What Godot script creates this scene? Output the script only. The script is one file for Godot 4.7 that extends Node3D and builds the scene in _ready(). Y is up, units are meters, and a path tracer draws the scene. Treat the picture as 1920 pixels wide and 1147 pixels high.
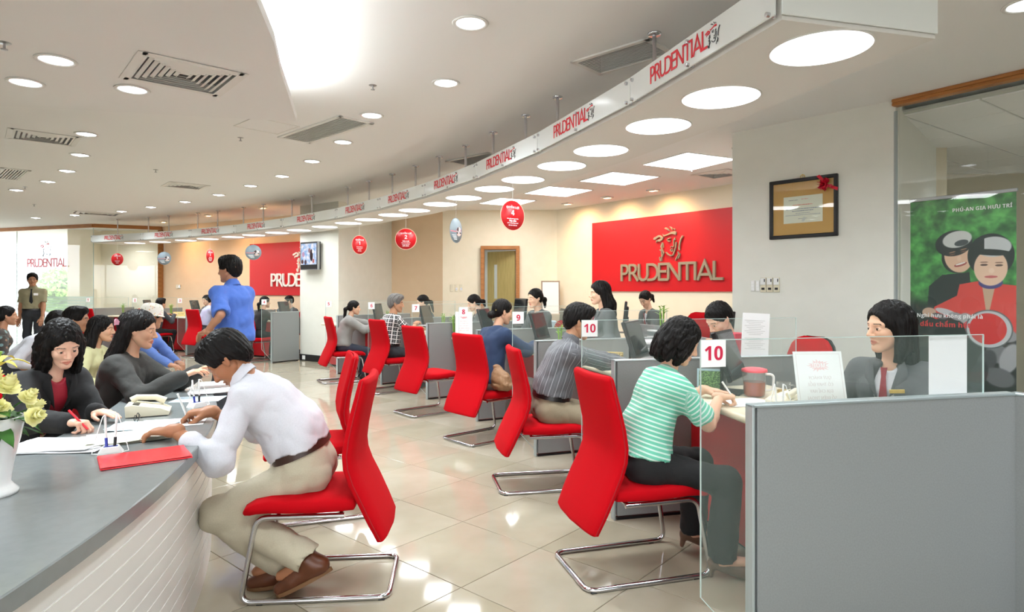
extends Node3D
# A bank hall with a curved row of service counters. Positions are (x, height, depth) in metres; depth runs away from the camera.

const EYE := 1.415
const FOCAL := 1175.0            # pixels, in the 1920 x 1147 frame
const CEIL := 3.1
# arc of the counter row (partition tips) and of the canopy's front
const ROW_C := Vector2(-13.69, 0.49)
const ROW_R := 14.7
const CAN_C := Vector2(-16.29, -1.88)
const CAN_R := 17.94
# arc of the reception desk's outer edge
const DESK_C := Vector2(-7.2, 1.0)
const DESK_R := 6.09
const DESK_H := 0.74

func arc(c: Vector2, r: float, deg: float, y := 0.0) -> Vector3:
	return at(c.x + r * cos(deg_to_rad(deg)), y, c.y + r * sin(deg_to_rad(deg)))

func row(deg: float, r := 0.0, y := 0.0) -> Vector3:
	return arc(ROW_C, ROW_R + r, deg, y)

func desk(deg: float, r := 0.0, y := 0.0) -> Vector3:
	return arc(DESK_C, DESK_R + r, deg, y)

func _ready() -> void:
	set_camera()
	set_light()
	make_materials()
	make_noises()
	build_shell()
	build_back_walls()
	build_canopy()
	build_ceiling_fittings()
	build_counters()
	build_reception_desk()
	build_chairs()
	build_counter_things()
	build_desk_things()
	build_wall_things()
	build_people()

func set_camera() -> void:
	var cam := Camera3D.new()
	cam.name = "camera"
	add_child(cam)
	cam.position = Vector3(0, EYE, 0)
	var near := 0.05
	cam.projection = Camera3D.PROJECTION_FRUSTUM
	cam.size = near * 1147.0 / FOCAL
	cam.frustum_offset = Vector2(0, -30.5 / FOCAL * near)
	cam.near = near
	cam.far = 200.0
	cam.current = true

func set_light() -> void:
	var env := Environment.new()
	env.background_mode = Environment.BG_SKY
	var sky := Sky.new()
	var sm := ProceduralSkyMaterial.new()
	sm.sky_top_color = Color(0.82, 0.86, 0.9)
	sm.sky_horizon_color = Color(0.95, 0.96, 0.97)
	sm.ground_bottom_color = Color(0.45, 0.44, 0.42)
	sm.ground_horizon_color = Color(0.8, 0.8, 0.78)
	sky.sky_material = sm
	env.sky = sky
	env.background_energy_multiplier = 7.5
	env.tonemap_mode = Environment.TONE_MAPPER_LINEAR
	env.tonemap_exposure = 1.15
	env.sdfgi_enabled = true
	env.ssao_enabled = true
	env.ssil_enabled = true
	var we := WorldEnvironment.new()
	we.name = "world_environment"
	we.environment = env
	add_child(we)

const CANOPY_LIGHT := 0.62
const PANEL_LIGHT := 1.1
const DOWN_LIGHT := 3.2
const WASH_LIGHT := 1.4
const COVE_LIGHT := 2.2

func area_light(called: String, pos: Vector3, size: Vector2, energy: float, col: Color, up := false) -> void:
	var l := AreaLight3D.new()
	l.name = called
	l.area_size = size
	l.light_energy = energy
	l.light_color = col
	l.shadow_enabled = true
	l.area_range = 30.0
	add_child(l, true)
	l.position = pos
	l.rotation.x = PI / 2 if up else -PI / 2
# ------------------------------------------------------------------ mesh builder
class MB:
	var v := PackedVector3Array()
	var n := PackedVector3Array()
	var uv := PackedVector2Array()
	var c := PackedColorArray()
	var ix := PackedInt32Array()
	var col := Color(1, 1, 1)
	var xf := Transform3D()

	func vert(p: Vector3, nn: Vector3, t := Vector2.ZERO) -> int:
		v.append(xf * p)
		n.append((xf.basis * nn).normalized())
		uv.append(t)
		c.append(col)
		return v.size() - 1

	func tri_i(a: int, b: int, d: int) -> void:
		ix.append(a); ix.append(d); ix.append(b)

	# counter-clockwise seen from outside
	func quad(a: Vector3, b: Vector3, d: Vector3, e: Vector3) -> void:
		var nn := (b - a).cross(e - a)
		if nn.length_squared() < 1e-14:
			nn = (d - b).cross(e - d)
		nn = nn.normalized()
		var i := vert(a, nn, Vector2(0, 1))
		vert(b, nn, Vector2(1, 1)); vert(d, nn, Vector2(1, 0)); vert(e, nn, Vector2(0, 0))
		tri_i(i, i + 1, i + 2); tri_i(i, i + 2, i + 3)

	func tri(a: Vector3, b: Vector3, d: Vector3) -> void:
		var nn := (b - a).cross(d - a).normalized()
		var i := vert(a, nn); vert(b, nn); vert(d, nn)
		tri_i(i, i + 1, i + 2)

	# chamfered box
	func box(ctr: Vector3, size: Vector3, bev := 0.0, bs := Basis()) -> MB:
		var keep := xf
		xf = xf * Transform3D(bs, ctr)
		var h := size * 0.5
		var b := minf(bev, minf(h.x, minf(h.y, h.z)) * 0.95)
		var ax := [Vector3(1, 0, 0), Vector3(0, 1, 0), Vector3(0, 0, 1)]
		for a in 3:
			for s in [-1.0, 1.0]:
				var nn: Vector3 = ax[a] * s
				var u: Vector3 = ax[(a + 1) % 3]
				var w: Vector3 = ax[(a + 2) % 3] * s
				var hu: float = h[(a + 1) % 3] - b
				var hw: float = h[(a + 2) % 3] - b
				var o: Vector3 = nn * h[a]
				quad(o - u * hu - w * hw, o + u * hu - w * hw, o + u * hu + w * hw, o - u * hu + w * hw)
		if b > 0.0:
			for a in 3:
				var a1 := (a + 1) % 3
				var a2 := (a + 2) % 3
				for s1 in [-1.0, 1.0]:
					for s2 in [-1.0, 1.0]:
						var e: Vector3 = ax[a] * (h[a] - b)
						var p: Vector3 = ax[a1] * s1 * h[a1] + ax[a2] * s2 * (h[a2] - b)
						var q: Vector3 = ax[a1] * s1 * (h[a1] - b) + ax[a2] * s2 * h[a2]
						_edge(p, q, e, ax[a1] * s1 + ax[a2] * s2)
			for sx in [-1.0, 1.0]:
				for sy in [-1.0, 1.0]:
					for sz in [-1.0, 1.0]:
						var px := Vector3(sx * h.x, sy * (h.y - b), sz * (h.z - b))
						var py := Vector3(sx * (h.x - b), sy * h.y, sz * (h.z - b))
						var pz := Vector3(sx * (h.x - b), sy * (h.y - b), sz * h.z)
						if sx * sy * sz > 0: tri(px, py, pz)
						else: tri(px, pz, py)
		xf = keep
		return self

	func _edge(p: Vector3, q: Vector3, e: Vector3, out_: Vector3) -> void:
		var nn := (q - p).cross(e)
		if nn.dot(out_) > 0.0: quad(p - e, q - e, q + e, p + e)
		else: quad(p + e, q + e, q - e, p - e)

	# swept round tube through points
	func tube(pts: Array, rad, sides := 10, closed := false, caps := true) -> MB:
		var m := pts.size()
		var up := Vector3.UP
		var base := v.size()
		var prev_t := Vector3.ZERO
		var nx := Vector3.ZERO
		var acc := 0.0
		for i in m:
			var p: Vector3 = pts[i]
			var t: Vector3
			if closed:
				t = (pts[(i + 1) % m] - pts[(i + m - 1) % m]).normalized()
			elif i == 0: t = (pts[1] - p).normalized()
			elif i == m - 1: t = (p - pts[i - 1]).normalized()
			else: t = ((pts[i + 1] - p).normalized() + (p - pts[i - 1]).normalized()).normalized()
			if i == 0:
				if absf(t.dot(up)) > 0.95: up = Vector3.RIGHT
				nx = up.cross(t).normalized()
			else:
				var axis := prev_t.cross(t)
				if axis.length() > 1e-6:
					nx = nx.rotated(axis.normalized(), prev_t.angle_to(t))
				nx = (nx - t * nx.dot(t)).normalized()
				acc += (p - pts[i - 1]).length()
			prev_t = t
			var ny := t.cross(nx)
			var r: float = rad[i] if rad is Array else rad
			for k in sides:
				var a := TAU * k / sides
				var d := nx * cos(a) + ny * sin(a)
				vert(p + d * r, d, Vector2(float(k) / sides, acc))
		var rings := m if closed else m - 1
		for i in rings:
			var b0 := base + i * sides
			var b1 := base + ((i + 1) % m) * sides
			for k in sides:
				var k2 := (k + 1) % sides
				tri_i(b0 + k, b0 + k2, b1 + k2); tri_i(b0 + k, b1 + k2, b1 + k)
		if caps and not closed:
			for e in [0, m - 1]:
				var t2: Vector3 = (pts[0] - pts[1]).normalized() if e == 0 else (pts[m - 1] - pts[m - 2]).normalized()
				var ci := v.size()
				v.append(xf * pts[e]); n.append((xf.basis * t2).normalized()); uv.append(Vector2.ZERO); c.append(col)
				for k in sides:
					v.append(v[base + e * sides + k]); n.append((xf.basis * t2).normalized()); uv.append(Vector2.ZERO); c.append(col)
				for k in sides:
					var k2 := (k + 1) % sides
					if e == 0: tri_i(ci, ci + 1 + k2, ci + 1 + k)
					else: tri_i(ci, ci + 1 + k, ci + 1 + k2)
		return self

	# profile of Vector2(radius, y), bottom to top, smooth unless the profile repeats a point
	func lathe(prof: Array, segs := 24, ctr := Vector3.ZERO) -> MB:
		var base := v.size()
		var m := prof.size()
		for i in m:
			var t: Vector2
			if i == 0: t = prof[1] - prof[0]
			elif i == m - 1: t = prof[m - 1] - prof[m - 2]
			else:
				var ta: Vector2 = prof[i] - prof[i - 1]
				var tb: Vector2 = prof[i + 1] - prof[i]
				t = tb if ta.length() < 1e-7 else ta if tb.length() < 1e-7 else ta.normalized() + tb.normalized()
			t = t.normalized()
			for k in segs + 1:
				var a := TAU * k / segs
				vert(ctr + Vector3(cos(a) * prof[i].x, prof[i].y, -sin(a) * prof[i].x), Vector3(cos(a) * t.y, -t.x, -sin(a) * t.y), Vector2(float(k) / segs, prof[i].y))
		for i in m - 1:
			for k in segs:
				var a0 := base + i * (segs + 1) + k
				var a1 := a0 + segs + 1
				tri_i(a0, a0 + 1, a1 + 1); tri_i(a0, a1 + 1, a1)
		return self

	# polygon in the xy plane, extruded along +z from z0 to z1
	func prism(poly: PackedVector2Array, z0: float, z1: float, uvs := Vector2.ONE) -> MB:
		var p := poly
		if Geometry2D.is_polygon_clockwise(p):
			p = p.duplicate(); p.reverse()
		var t := Geometry2D.triangulate_polygon(p)
		for s in [0, 1]:
			var base := v.size()
			for q in p:
				vert(Vector3(q.x, q.y, z1 if s else z0), Vector3(0, 0, 1 if s else -1), Vector2(q.x * uvs.x, -q.y * uvs.y))
			for i in range(0, t.size(), 3):
				var a := t[i]; var b := t[i + 1]; var d := t[i + 2]
				var ccw := (p[b] - p[a]).cross(p[d] - p[a]) > 0
				if ccw == (s == 1): tri_i(base + a, base + b, base + d)
				else: tri_i(base + a, base + d, base + b)
		if absf(z1 - z0) > 1e-6:
			for i in p.size():
				var a2 := p[i]
				var b2 := p[(i + 1) % p.size()]
				quad(Vector3(a2.x, a2.y, z0), Vector3(b2.x, b2.y, z0), Vector3(b2.x, b2.y, z1), Vector3(a2.x, a2.y, z1))
		return self

	# thick line in the xy plane, extruded
	func stroke(pts: Array, w, z0: float, z1: float) -> MB:
		var m := pts.size()
		var l := PackedVector2Array()
		var r := PackedVector2Array()
		for i in m:
			var t: Vector2
			var mit := 1.0
			if i == 0: t = (pts[1] - pts[0]).normalized()
			elif i == m - 1: t = (pts[m - 1] - pts[m - 2]).normalized()
			else:
				var ta: Vector2 = (pts[i] - pts[i - 1]).normalized()
				t = (ta + (pts[i + 1] - pts[i]).normalized()).normalized()
				mit = 1.0 / maxf(0.45, t.dot(ta))
			var hw: float = (w[i] if w is Array else w) * 0.5 * mit
			var o := Vector2(-t.y, t.x) * hw
			l.append(pts[i] + o); r.append(pts[i] - o)
		for i in m - 1:
			var f := [r[i], r[i + 1], l[i + 1], l[i]]
			quad(Vector3(f[0].x, f[0].y, z1), Vector3(f[1].x, f[1].y, z1), Vector3(f[2].x, f[2].y, z1), Vector3(f[3].x, f[3].y, z1))
			quad(Vector3(f[3].x, f[3].y, z0), Vector3(f[2].x, f[2].y, z0), Vector3(f[1].x, f[1].y, z0), Vector3(f[0].x, f[0].y, z0))
			quad(Vector3(f[0].x, f[0].y, z0), Vector3(f[1].x, f[1].y, z0), Vector3(f[1].x, f[1].y, z1), Vector3(f[0].x, f[0].y, z1))
			quad(Vector3(f[2].x, f[2].y, z0), Vector3(f[3].x, f[3].y, z0), Vector3(f[3].x, f[3].y, z1), Vector3(f[2].x, f[2].y, z1))
		for e in [0, m - 1]:
			var a := l[e]; var b := r[e]
			if e == 0: quad(Vector3(a.x, a.y, z0), Vector3(b.x, b.y, z0), Vector3(b.x, b.y, z1), Vector3(a.x, a.y, z1))
			else: quad(Vector3(b.x, b.y, z0), Vector3(a.x, a.y, z0), Vector3(a.x, a.y, z1), Vector3(b.x, b.y, z1))
		return self

	# surface from a grid of points g[row][column], smooth; both faces are drawn by the renderer
	func grid(g: Array, flip := false, wrap := false) -> MB:
		var rows := g.size()
		var cols: int = g[0].size()
		var base := v.size()
		for i in rows:
			for j in cols:
				var i0: Vector3 = g[maxi(i - 1, 0)][j]
				var i1: Vector3 = g[mini(i + 1, rows - 1)][j]
				var j0: Vector3 = g[i][(j + cols - 1) % cols if wrap else maxi(j - 1, 0)]
				var j1: Vector3 = g[i][(j + 1) % cols if wrap else mini(j + 1, cols - 1)]
				var nn := (j1 - j0).cross(i1 - i0)
				if nn.length_squared() < 1e-16: nn = Vector3.UP
				if flip: nn = -nn
				vert(g[i][j], nn.normalized(), Vector2(float(j) / maxi(1, cols - 1), float(i) / maxi(1, rows - 1)))
		for i in rows - 1:
			for j in (cols if wrap else cols - 1):
				var a := base + i * cols + j
				var b := base + i * cols + (j + 1) % cols
				var d := b + cols
				var e := a + cols
				if flip:
					tri_i(a, e, d); tri_i(a, d, b)
				else:
					tri_i(a, b, d); tri_i(a, d, e)
		return self

	func add(o: MB, t := Transform3D(), mirror := false) -> MB:
		var base := v.size()
		for i in o.v.size():
			v.append(t * o.v[i]); n.append((t.basis * o.n[i]).normalized())
		uv.append_array(o.uv); c.append_array(o.c)
		for i in range(0, o.ix.size(), 3):
			ix.append(base + o.ix[i])
			ix.append(base + o.ix[i + (2 if mirror else 1)])
			ix.append(base + o.ix[i + (1 if mirror else 2)])
		return self

	func mesh() -> ArrayMesh:
		var a := []
		a.resize(Mesh.ARRAY_MAX)
		a[Mesh.ARRAY_VERTEX] = v
		a[Mesh.ARRAY_NORMAL] = n
		a[Mesh.ARRAY_TEX_UV] = uv
		a[Mesh.ARRAY_COLOR] = c
		a[Mesh.ARRAY_INDEX] = ix
		var m := ArrayMesh.new()
		m.add_surface_from_arrays(Mesh.PRIMITIVE_TRIANGLES, a)
		return m

# ------------------------------------------------------------------ scene helpers
var taken := {}
var mats := {}

func numbered(called: String) -> String:
	if not taken.has(called):
		taken[called] = 0
		return called
	taken[called] += 1
	return "%s_%03d" % [called, taken[called]]

# x, height, depth in front of the camera's foot point
func at(x: float, y: float, d: float) -> Vector3:
	return Vector3(x, y, -d)

func thing(called: String, label: String, category: String, pos := Vector3.ZERO, yaw := 0.0, group := "") -> Node3D:
	var o := Node3D.new()
	o.name = numbered(called)
	add_child(o)
	o.position = pos
	o.rotation.y = deg_to_rad(yaw)
	o.set_meta("label", label)
	o.set_meta("category", category)
	if group: o.set_meta("group", group)
	return o

func part(parent: Node, called: String, m, material: Material, label := "") -> MeshInstance3D:
	var o := MeshInstance3D.new()
	o.name = called
	o.mesh = m.mesh() if m is MB else m
	o.material_override = material
	parent.add_child(o, true)
	if label: o.set_meta("label", label)
	return o

func single(called: String, label: String, category: String, m, material: Material, pos := Vector3.ZERO, yaw := 0.0, group := "") -> MeshInstance3D:
	var o := MeshInstance3D.new()
	o.name = numbered(called)
	o.mesh = m.mesh() if m is MB else m
	o.material_override = material
	add_child(o)
	o.position = pos
	o.rotation.y = deg_to_rad(yaw)
	o.set_meta("label", label)
	o.set_meta("category", category)
	if group: o.set_meta("group", group)
	return o

func struct(called: String, m, material: Material, label: String, pos := Vector3.ZERO, yaw := 0.0) -> MeshInstance3D:
	var o := single(called, label, called.get_slice("_", 0), m, material, pos, yaw)
	o.set_meta("kind", "structure")
	return o

func copy_of(o: Node3D, label: String, pos: Vector3, yaw: float) -> Node3D:
	var base: String = o.get_meta("base_name", str(o.name))
	o.set_meta("base_name", base)
	var r: Node3D = o.duplicate()
	r.name = numbered(base)
	add_child(r)
	r.position = pos
	r.rotation.y = deg_to_rad(yaw)
	r.set_meta("label", label)
	return r

func mat(key: String, col := Color(1, 1, 1), rough := 0.6, metal := 0.0, spec := 0.5) -> StandardMaterial3D:
	if mats.has(key): return mats[key]
	var m := StandardMaterial3D.new()
	m.resource_name = key
	m.albedo_color = col
	m.roughness = rough
	m.metallic = metal
	m.metallic_specular = spec
	mats[key] = m
	return m

func hexc(r: int, g: int, b: int) -> Color:
	return Color8(r, g, b)

func noise_tex(seed_: int, freq: float, size := 256, ramp: Array = [], normal := false, strength := 4.0, type := FastNoiseLite.TYPE_SIMPLEX_SMOOTH) -> NoiseTexture2D:
	var f := FastNoiseLite.new()
	f.seed = seed_
	f.noise_type = type
	f.frequency = freq
	f.fractal_octaves = 4
	var t := NoiseTexture2D.new()
	t.width = size; t.height = size
	t.seamless = true
	t.noise = f
	t.as_normal_map = normal
	t.bump_strength = strength
	if ramp:
		var g := Gradient.new()
		g.offsets = PackedFloat32Array([0.0, 1.0])
		g.colors = PackedColorArray([ramp[0], ramp[1]])
		t.color_ramp = g
	return t

# Vietnamese vowels whose tone marks the font lacks: base letter, then acute, grave, hook, tilde, dot
const VOWELS := ["aáàảãạ", "ăắằẳẵặ", "âấầẩẫậ", "eéèẻẽẹ", "êếềểễệ", "iíìỉĩị", "oóòỏõọ", "ôốồổỗộ", "ơớờởỡợ", "uúùủũụ", "ưứừửữự", "yýỳỷỹỵ"]
const IN_FONT := "áàãéèíìĩóòõúùũýÁÀÃÉÈÍÌĨÓÒÕÚÙŨÝ"

func text(s: String, size: float, bold := true, depth := 0.001, serif := false) -> Mesh:
	var f := SystemFont.new()
	f.font_names = PackedStringArray(["Droid Serif" if serif else "Droid Sans"])
	f.font_weight = 700 if bold else 400
	var plain := ""
	var marks := []
	for ch in s:
		var b := ch
		var m := []
		var low := ch.to_lower()
		var caps := low != ch
		for row_ in VOWELS:
			var k: int = row_.find(low)
			if k < 0: continue
			if k > 0 and not IN_FONT.contains(ch):
				b = row_[0]
				m.append(k)
			if b.to_lower() == "ơ" or b.to_lower() == "ư":
				b = "o" if b.to_lower() == "ơ" else "u"
				m.append(6)
			if m: b = b.to_upper() if caps else b.to_lower()
		plain += b
		if m: marks.append([plain.length() - 1, m])
	var t := TextMesh.new()
	t.text = plain
	t.font = f
	t.font_size = 48
	var ps := size / 48.0 / 0.72   # size = height of a capital
	t.pixel_size = ps
	t.depth = depth
	t.curve_step = 2.0
	if marks.is_empty(): return t
	var mb := MB.new()
	var arr := t.get_mesh_arrays()
	mb.v = arr[Mesh.ARRAY_VERTEX]
	mb.n = arr[Mesh.ARRAY_NORMAL]
	mb.ix = arr[Mesh.ARRAY_INDEX]
	mb.uv.resize(mb.v.size())
	mb.c.resize(mb.v.size())
	mb.c.fill(Color(1, 1, 1))
	var total := f.get_string_size(plain, HORIZONTAL_ALIGNMENT_LEFT, -1, 48).x
	var base_y := (f.get_ascent(48) + f.get_descent(48)) * 0.5 - f.get_ascent(48)
	var w := (5.0 if bold else 3.4) * ps
	for mk in marks:
		var ch: String = plain[mk[0]]
		var x0 := f.get_string_size(plain.substr(0, mk[0]), HORIZONTAL_ALIGNMENT_LEFT, -1, 48).x
		var cw := f.get_string_size(ch, HORIZONTAL_ALIGNMENT_LEFT, -1, 48).x
		var cx := x0 + cw * 0.5 - total * 0.5
		var cap := ch == ch.to_upper()
		var top := base_y + (35.0 if cap else 26.0) + 3.0
		var dx := 0.0
		if "âêôÂÊÔăĂ".contains(ch):
			top += 8.0
			dx = 5.0
		for k in mk[1]:
			var pts := []
			match k:
				1: pts = [Vector2(-3 + dx, 0), Vector2(4 + dx, 8)]
				2: pts = [Vector2(-4 - dx, 8), Vector2(3 - dx, 0)]
				3: pts = [Vector2(-3 + dx, 8), Vector2(1 + dx, 10), Vector2(4 + dx, 7), Vector2(1 + dx, 4), Vector2(1 + dx, 1)]
				4: pts = [Vector2(-7, 2), Vector2(-3, 6), Vector2(3, 2), Vector2(7, 6)]
				5: pts = [Vector2(-2.5, base_y - top - 8), Vector2(2.5, base_y - top - 8)]
				6: pts = [Vector2(cw * 0.5 - 5, base_y - top + (33.0 if cap else 24.0)), Vector2(cw * 0.5 + 1, base_y - top + (35.0 if cap else 26.0)), Vector2(cw * 0.5 + 2, base_y - top + (41.0 if cap else 32.0))]
			var q := []
			for p in pts: q.append((p + Vector2(cx, top)) * ps)
			mb.stroke(q, w, -depth * 0.5, depth * 0.5)
	return mb.mesh()

const ORD := ["first", "second", "third", "fourth", "fifth", "sixth", "seventh", "eighth", "ninth", "tenth", "eleventh", "twelfth", "thirteenth", "fourteenth", "fifteenth"]
# ------------------------------------------------------------------ signed distance fields meshed as surface nets
class Field:
	var o := Vector3.ZERO
	var cell := 0.01
	var nx := 0
	var ny := 0
	var nz := 0
	var d := PackedFloat32Array()

	func _init(lo: Vector3, hi: Vector3, cs: float) -> void:
		cell = cs
		o = lo - Vector3.ONE * cs * 2.0
		var s := (hi - o) / cs
		nx = int(s.x) + 4; ny = int(s.y) + 4; nz = int(s.z) + 4
		d.resize(nx * ny * nz)
		d.fill(9.0)

	func _rng(lo: Vector3, hi: Vector3) -> PackedInt32Array:
		var a := (lo - o) / cell
		var b := (hi - o) / cell
		return PackedInt32Array([maxi(0, int(a.x)), mini(nx - 1, int(b.x) + 1), maxi(0, int(a.y)), mini(ny - 1, int(b.y) + 1), maxi(0, int(a.z)), mini(nz - 1, int(b.z) + 1)])

	# tapered capsule
	func cap(a: Vector3, b: Vector3, ra: float, rb: float, k := 0.02) -> void:
		var m := maxf(ra, rb) + k + cell * 2.0
		var g := _rng(a.min(b) - Vector3.ONE * m, a.max(b) + Vector3.ONE * m)
		var ba := b - a
		var bb := maxf(ba.length_squared(), 1e-9)
		var ik := 1.0 / k
		var k4 := k * 0.25
		for z in range(g[4], g[5] + 1):
			for y in range(g[2], g[3] + 1):
				var i := (z * ny + y) * nx + g[0]
				var p := o + Vector3(g[0], y, z) * cell - a
				for x in range(g[0], g[1] + 1):
					var h := clampf(p.dot(ba) / bb, 0.0, 1.0)
					var q := (p - ba * h).length() - ra - (rb - ra) * h
					var e := d[i]
					if q < e + k:
						var t := maxf(k - absf(q - e), 0.0) * ik
						d[i] = minf(q, e) - t * t * k4
					i += 1
					p.x += cell

	# ellipsoid, axes of bs
	func ell(ctr: Vector3, r: Vector3, k := 0.02, bs := Basis()) -> void:
		var inv := bs.transposed()
		var m := maxf(r.x, maxf(r.y, r.z)) + k + cell * 2.0
		var g := _rng(ctr - Vector3.ONE * m, ctr + Vector3.ONE * m)
		var ik := 1.0 / k
		var k4 := k * 0.25
		var r2 := r * r
		for z in range(g[4], g[5] + 1):
			for y in range(g[2], g[3] + 1):
				var i := (z * ny + y) * nx + g[0]
				for x in range(g[0], g[1] + 1):
					var p := inv * (o + Vector3(x, y, z) * cell - ctr)
					var k0 := (p / r).length()
					var k1 := maxf((p / r2).length(), 1e-6)
					var q := k0 * (k0 - 1.0) / k1
					var e := d[i]
					if q < e + k:
						var t := maxf(k - absf(q - e), 0.0) * ik
						d[i] = minf(q, e) - t * t * k4
					i += 1

	# take an ellipsoid away
	func cut_ell(ctr: Vector3, r: Vector3, k := 0.01, bs := Basis()) -> void:
		var inv := bs.transposed()
		var m := maxf(r.x, maxf(r.y, r.z)) + k + cell * 2.0
		var g := _rng(ctr - Vector3.ONE * m, ctr + Vector3.ONE * m)
		var ik := 1.0 / k
		var k4 := k * 0.25
		var r2 := r * r
		for z in range(g[4], g[5] + 1):
			for y in range(g[2], g[3] + 1):
				var i := (z * ny + y) * nx + g[0]
				for x in range(g[0], g[1] + 1):
					var p := inv * (o + Vector3(x, y, z) * cell - ctr)
					var k0 := (p / r).length()
					var k1 := maxf((p / r2).length(), 1e-6)
					var q := -k0 * (k0 - 1.0) / k1
					var e := d[i]
					if q > e - k:
						var t := maxf(k - absf(q - e), 0.0) * ik
						d[i] = maxf(q, e) + t * t * k4
					i += 1

	# keep only where dot(p - at, nrm) < 0
	func cut_plane(pt: Vector3, nrm: Vector3) -> void:
		for z in nz:
			for y in ny:
				var i := (z * ny + y) * nx
				var q := (o + Vector3(0, y, z) * cell - pt).dot(nrm)
				var s := nrm.x * cell
				for x in nx:
					if q > d[i]: d[i] = q
					i += 1
					q += s

	func wrinkle(noise: FastNoiseLite, amp: float, sc := Vector3.ONE, inside := Basis()) -> void:
		var lim := cell * 2.2 + amp
		var i := 0
		for z in nz:
			for y in ny:
				for x in nx:
					if absf(d[i]) < lim:
						d[i] += amp * noise.get_noise_3dv(inside * (o + Vector3(x, y, z) * cell) * sc)
					i += 1

	func mesh_into(mb: MB, col := Color(1, 1, 1)) -> void:
		var lim := cell * 2.3
		var cand := PackedInt32Array()
		for i in d.size():
			if absf(d[i]) < lim: cand.append(i)
		var sy := nx
		var sz := nx * ny
		var id := PackedInt32Array()
		id.resize(d.size())
		id.fill(-1)
		var last := d.size() - sz - sy - 2
		var count := mb.v.size()
		for i in cand:
			if i > last: continue
			var a := d[i]; var b := d[i + 1]; var c := d[i + sy]; var e := d[i + sy + 1]
			var f := d[i + sz]; var g := d[i + sz + 1]; var h := d[i + sz + sy]; var j := d[i + sz + sy + 1]
			var m := int(a < 0) + int(b < 0) + int(c < 0) + int(e < 0) + int(f < 0) + int(g < 0) + int(h < 0) + int(j < 0)
			if m == 0 or m == 8: continue
			var s := Vector3.ZERO
			var w := 0.0
			if (a < 0) != (b < 0): s += Vector3(a / (a - b), 0, 0); w += 1
			if (c < 0) != (e < 0): s += Vector3(c / (c - e), 1, 0); w += 1
			if (f < 0) != (g < 0): s += Vector3(f / (f - g), 0, 1); w += 1
			if (h < 0) != (j < 0): s += Vector3(h / (h - j), 1, 1); w += 1
			if (a < 0) != (c < 0): s += Vector3(0, a / (a - c), 0); w += 1
			if (b < 0) != (e < 0): s += Vector3(1, b / (b - e), 0); w += 1
			if (f < 0) != (h < 0): s += Vector3(0, f / (f - h), 1); w += 1
			if (g < 0) != (j < 0): s += Vector3(1, g / (g - j), 1); w += 1
			if (a < 0) != (f < 0): s += Vector3(0, 0, a / (a - f)); w += 1
			if (b < 0) != (g < 0): s += Vector3(1, 0, b / (b - g)); w += 1
			if (c < 0) != (h < 0): s += Vector3(0, 1, c / (c - h)); w += 1
			if (e < 0) != (j < 0): s += Vector3(1, 1, e / (e - j)); w += 1
			var x := i % nx
			var y := (i / nx) % ny
			var z := i / sz
			id[i] = count
			count += 1
			mb.v.append(o + (Vector3(x, y, z) + s / w) * cell)
			mb.n.append(Vector3(b + e + g + j - a - c - f - h, c + e + h + j - a - b - f - g, f + g + h + j - a - b - c - e).normalized())
			mb.uv.append(Vector2.ZERO)
			mb.c.append(col)
		var st := [1, sy, sz]
		for i in cand:
			if i > last or i < sz + sy + 1: continue
			var a := d[i] < 0
			for ax in 3:
				if (d[i + st[ax]] < 0) == a: continue
				var u: int = st[(ax + 1) % 3]
				var w2: int = st[(ax + 2) % 3]
				var q0 := id[i]; var q1 := id[i - u]; var q2 := id[i - u - w2]; var q3 := id[i - w2]
				if q0 < 0 or q1 < 0 or q2 < 0 or q3 < 0: continue
				if a:
					mb.ix.append(q0); mb.ix.append(q2); mb.ix.append(q1)
					mb.ix.append(q0); mb.ix.append(q3); mb.ix.append(q2)
				else:
					mb.ix.append(q0); mb.ix.append(q1); mb.ix.append(q2)
					mb.ix.append(q0); mb.ix.append(q2); mb.ix.append(q3)
# ------------------------------------------------------------------ people
var head_tpl := {}
var hand_tpl := {}
var shoe_tpl := {}
var fold_noise: FastNoiseLite
var hair_noise: FastNoiseLite

func make_noises() -> void:
	fold_noise = FastNoiseLite.new()
	fold_noise.seed = 5
	fold_noise.noise_type = FastNoiseLite.TYPE_SIMPLEX_SMOOTH
	fold_noise.fractal_type = FastNoiseLite.FRACTAL_RIDGED
	fold_noise.fractal_octaves = 2
	fold_noise.frequency = 4.2
	hair_noise = FastNoiseLite.new()
	hair_noise.seed = 9
	hair_noise.frequency = 60.0
	hair_noise.fractal_octaves = 2

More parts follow.
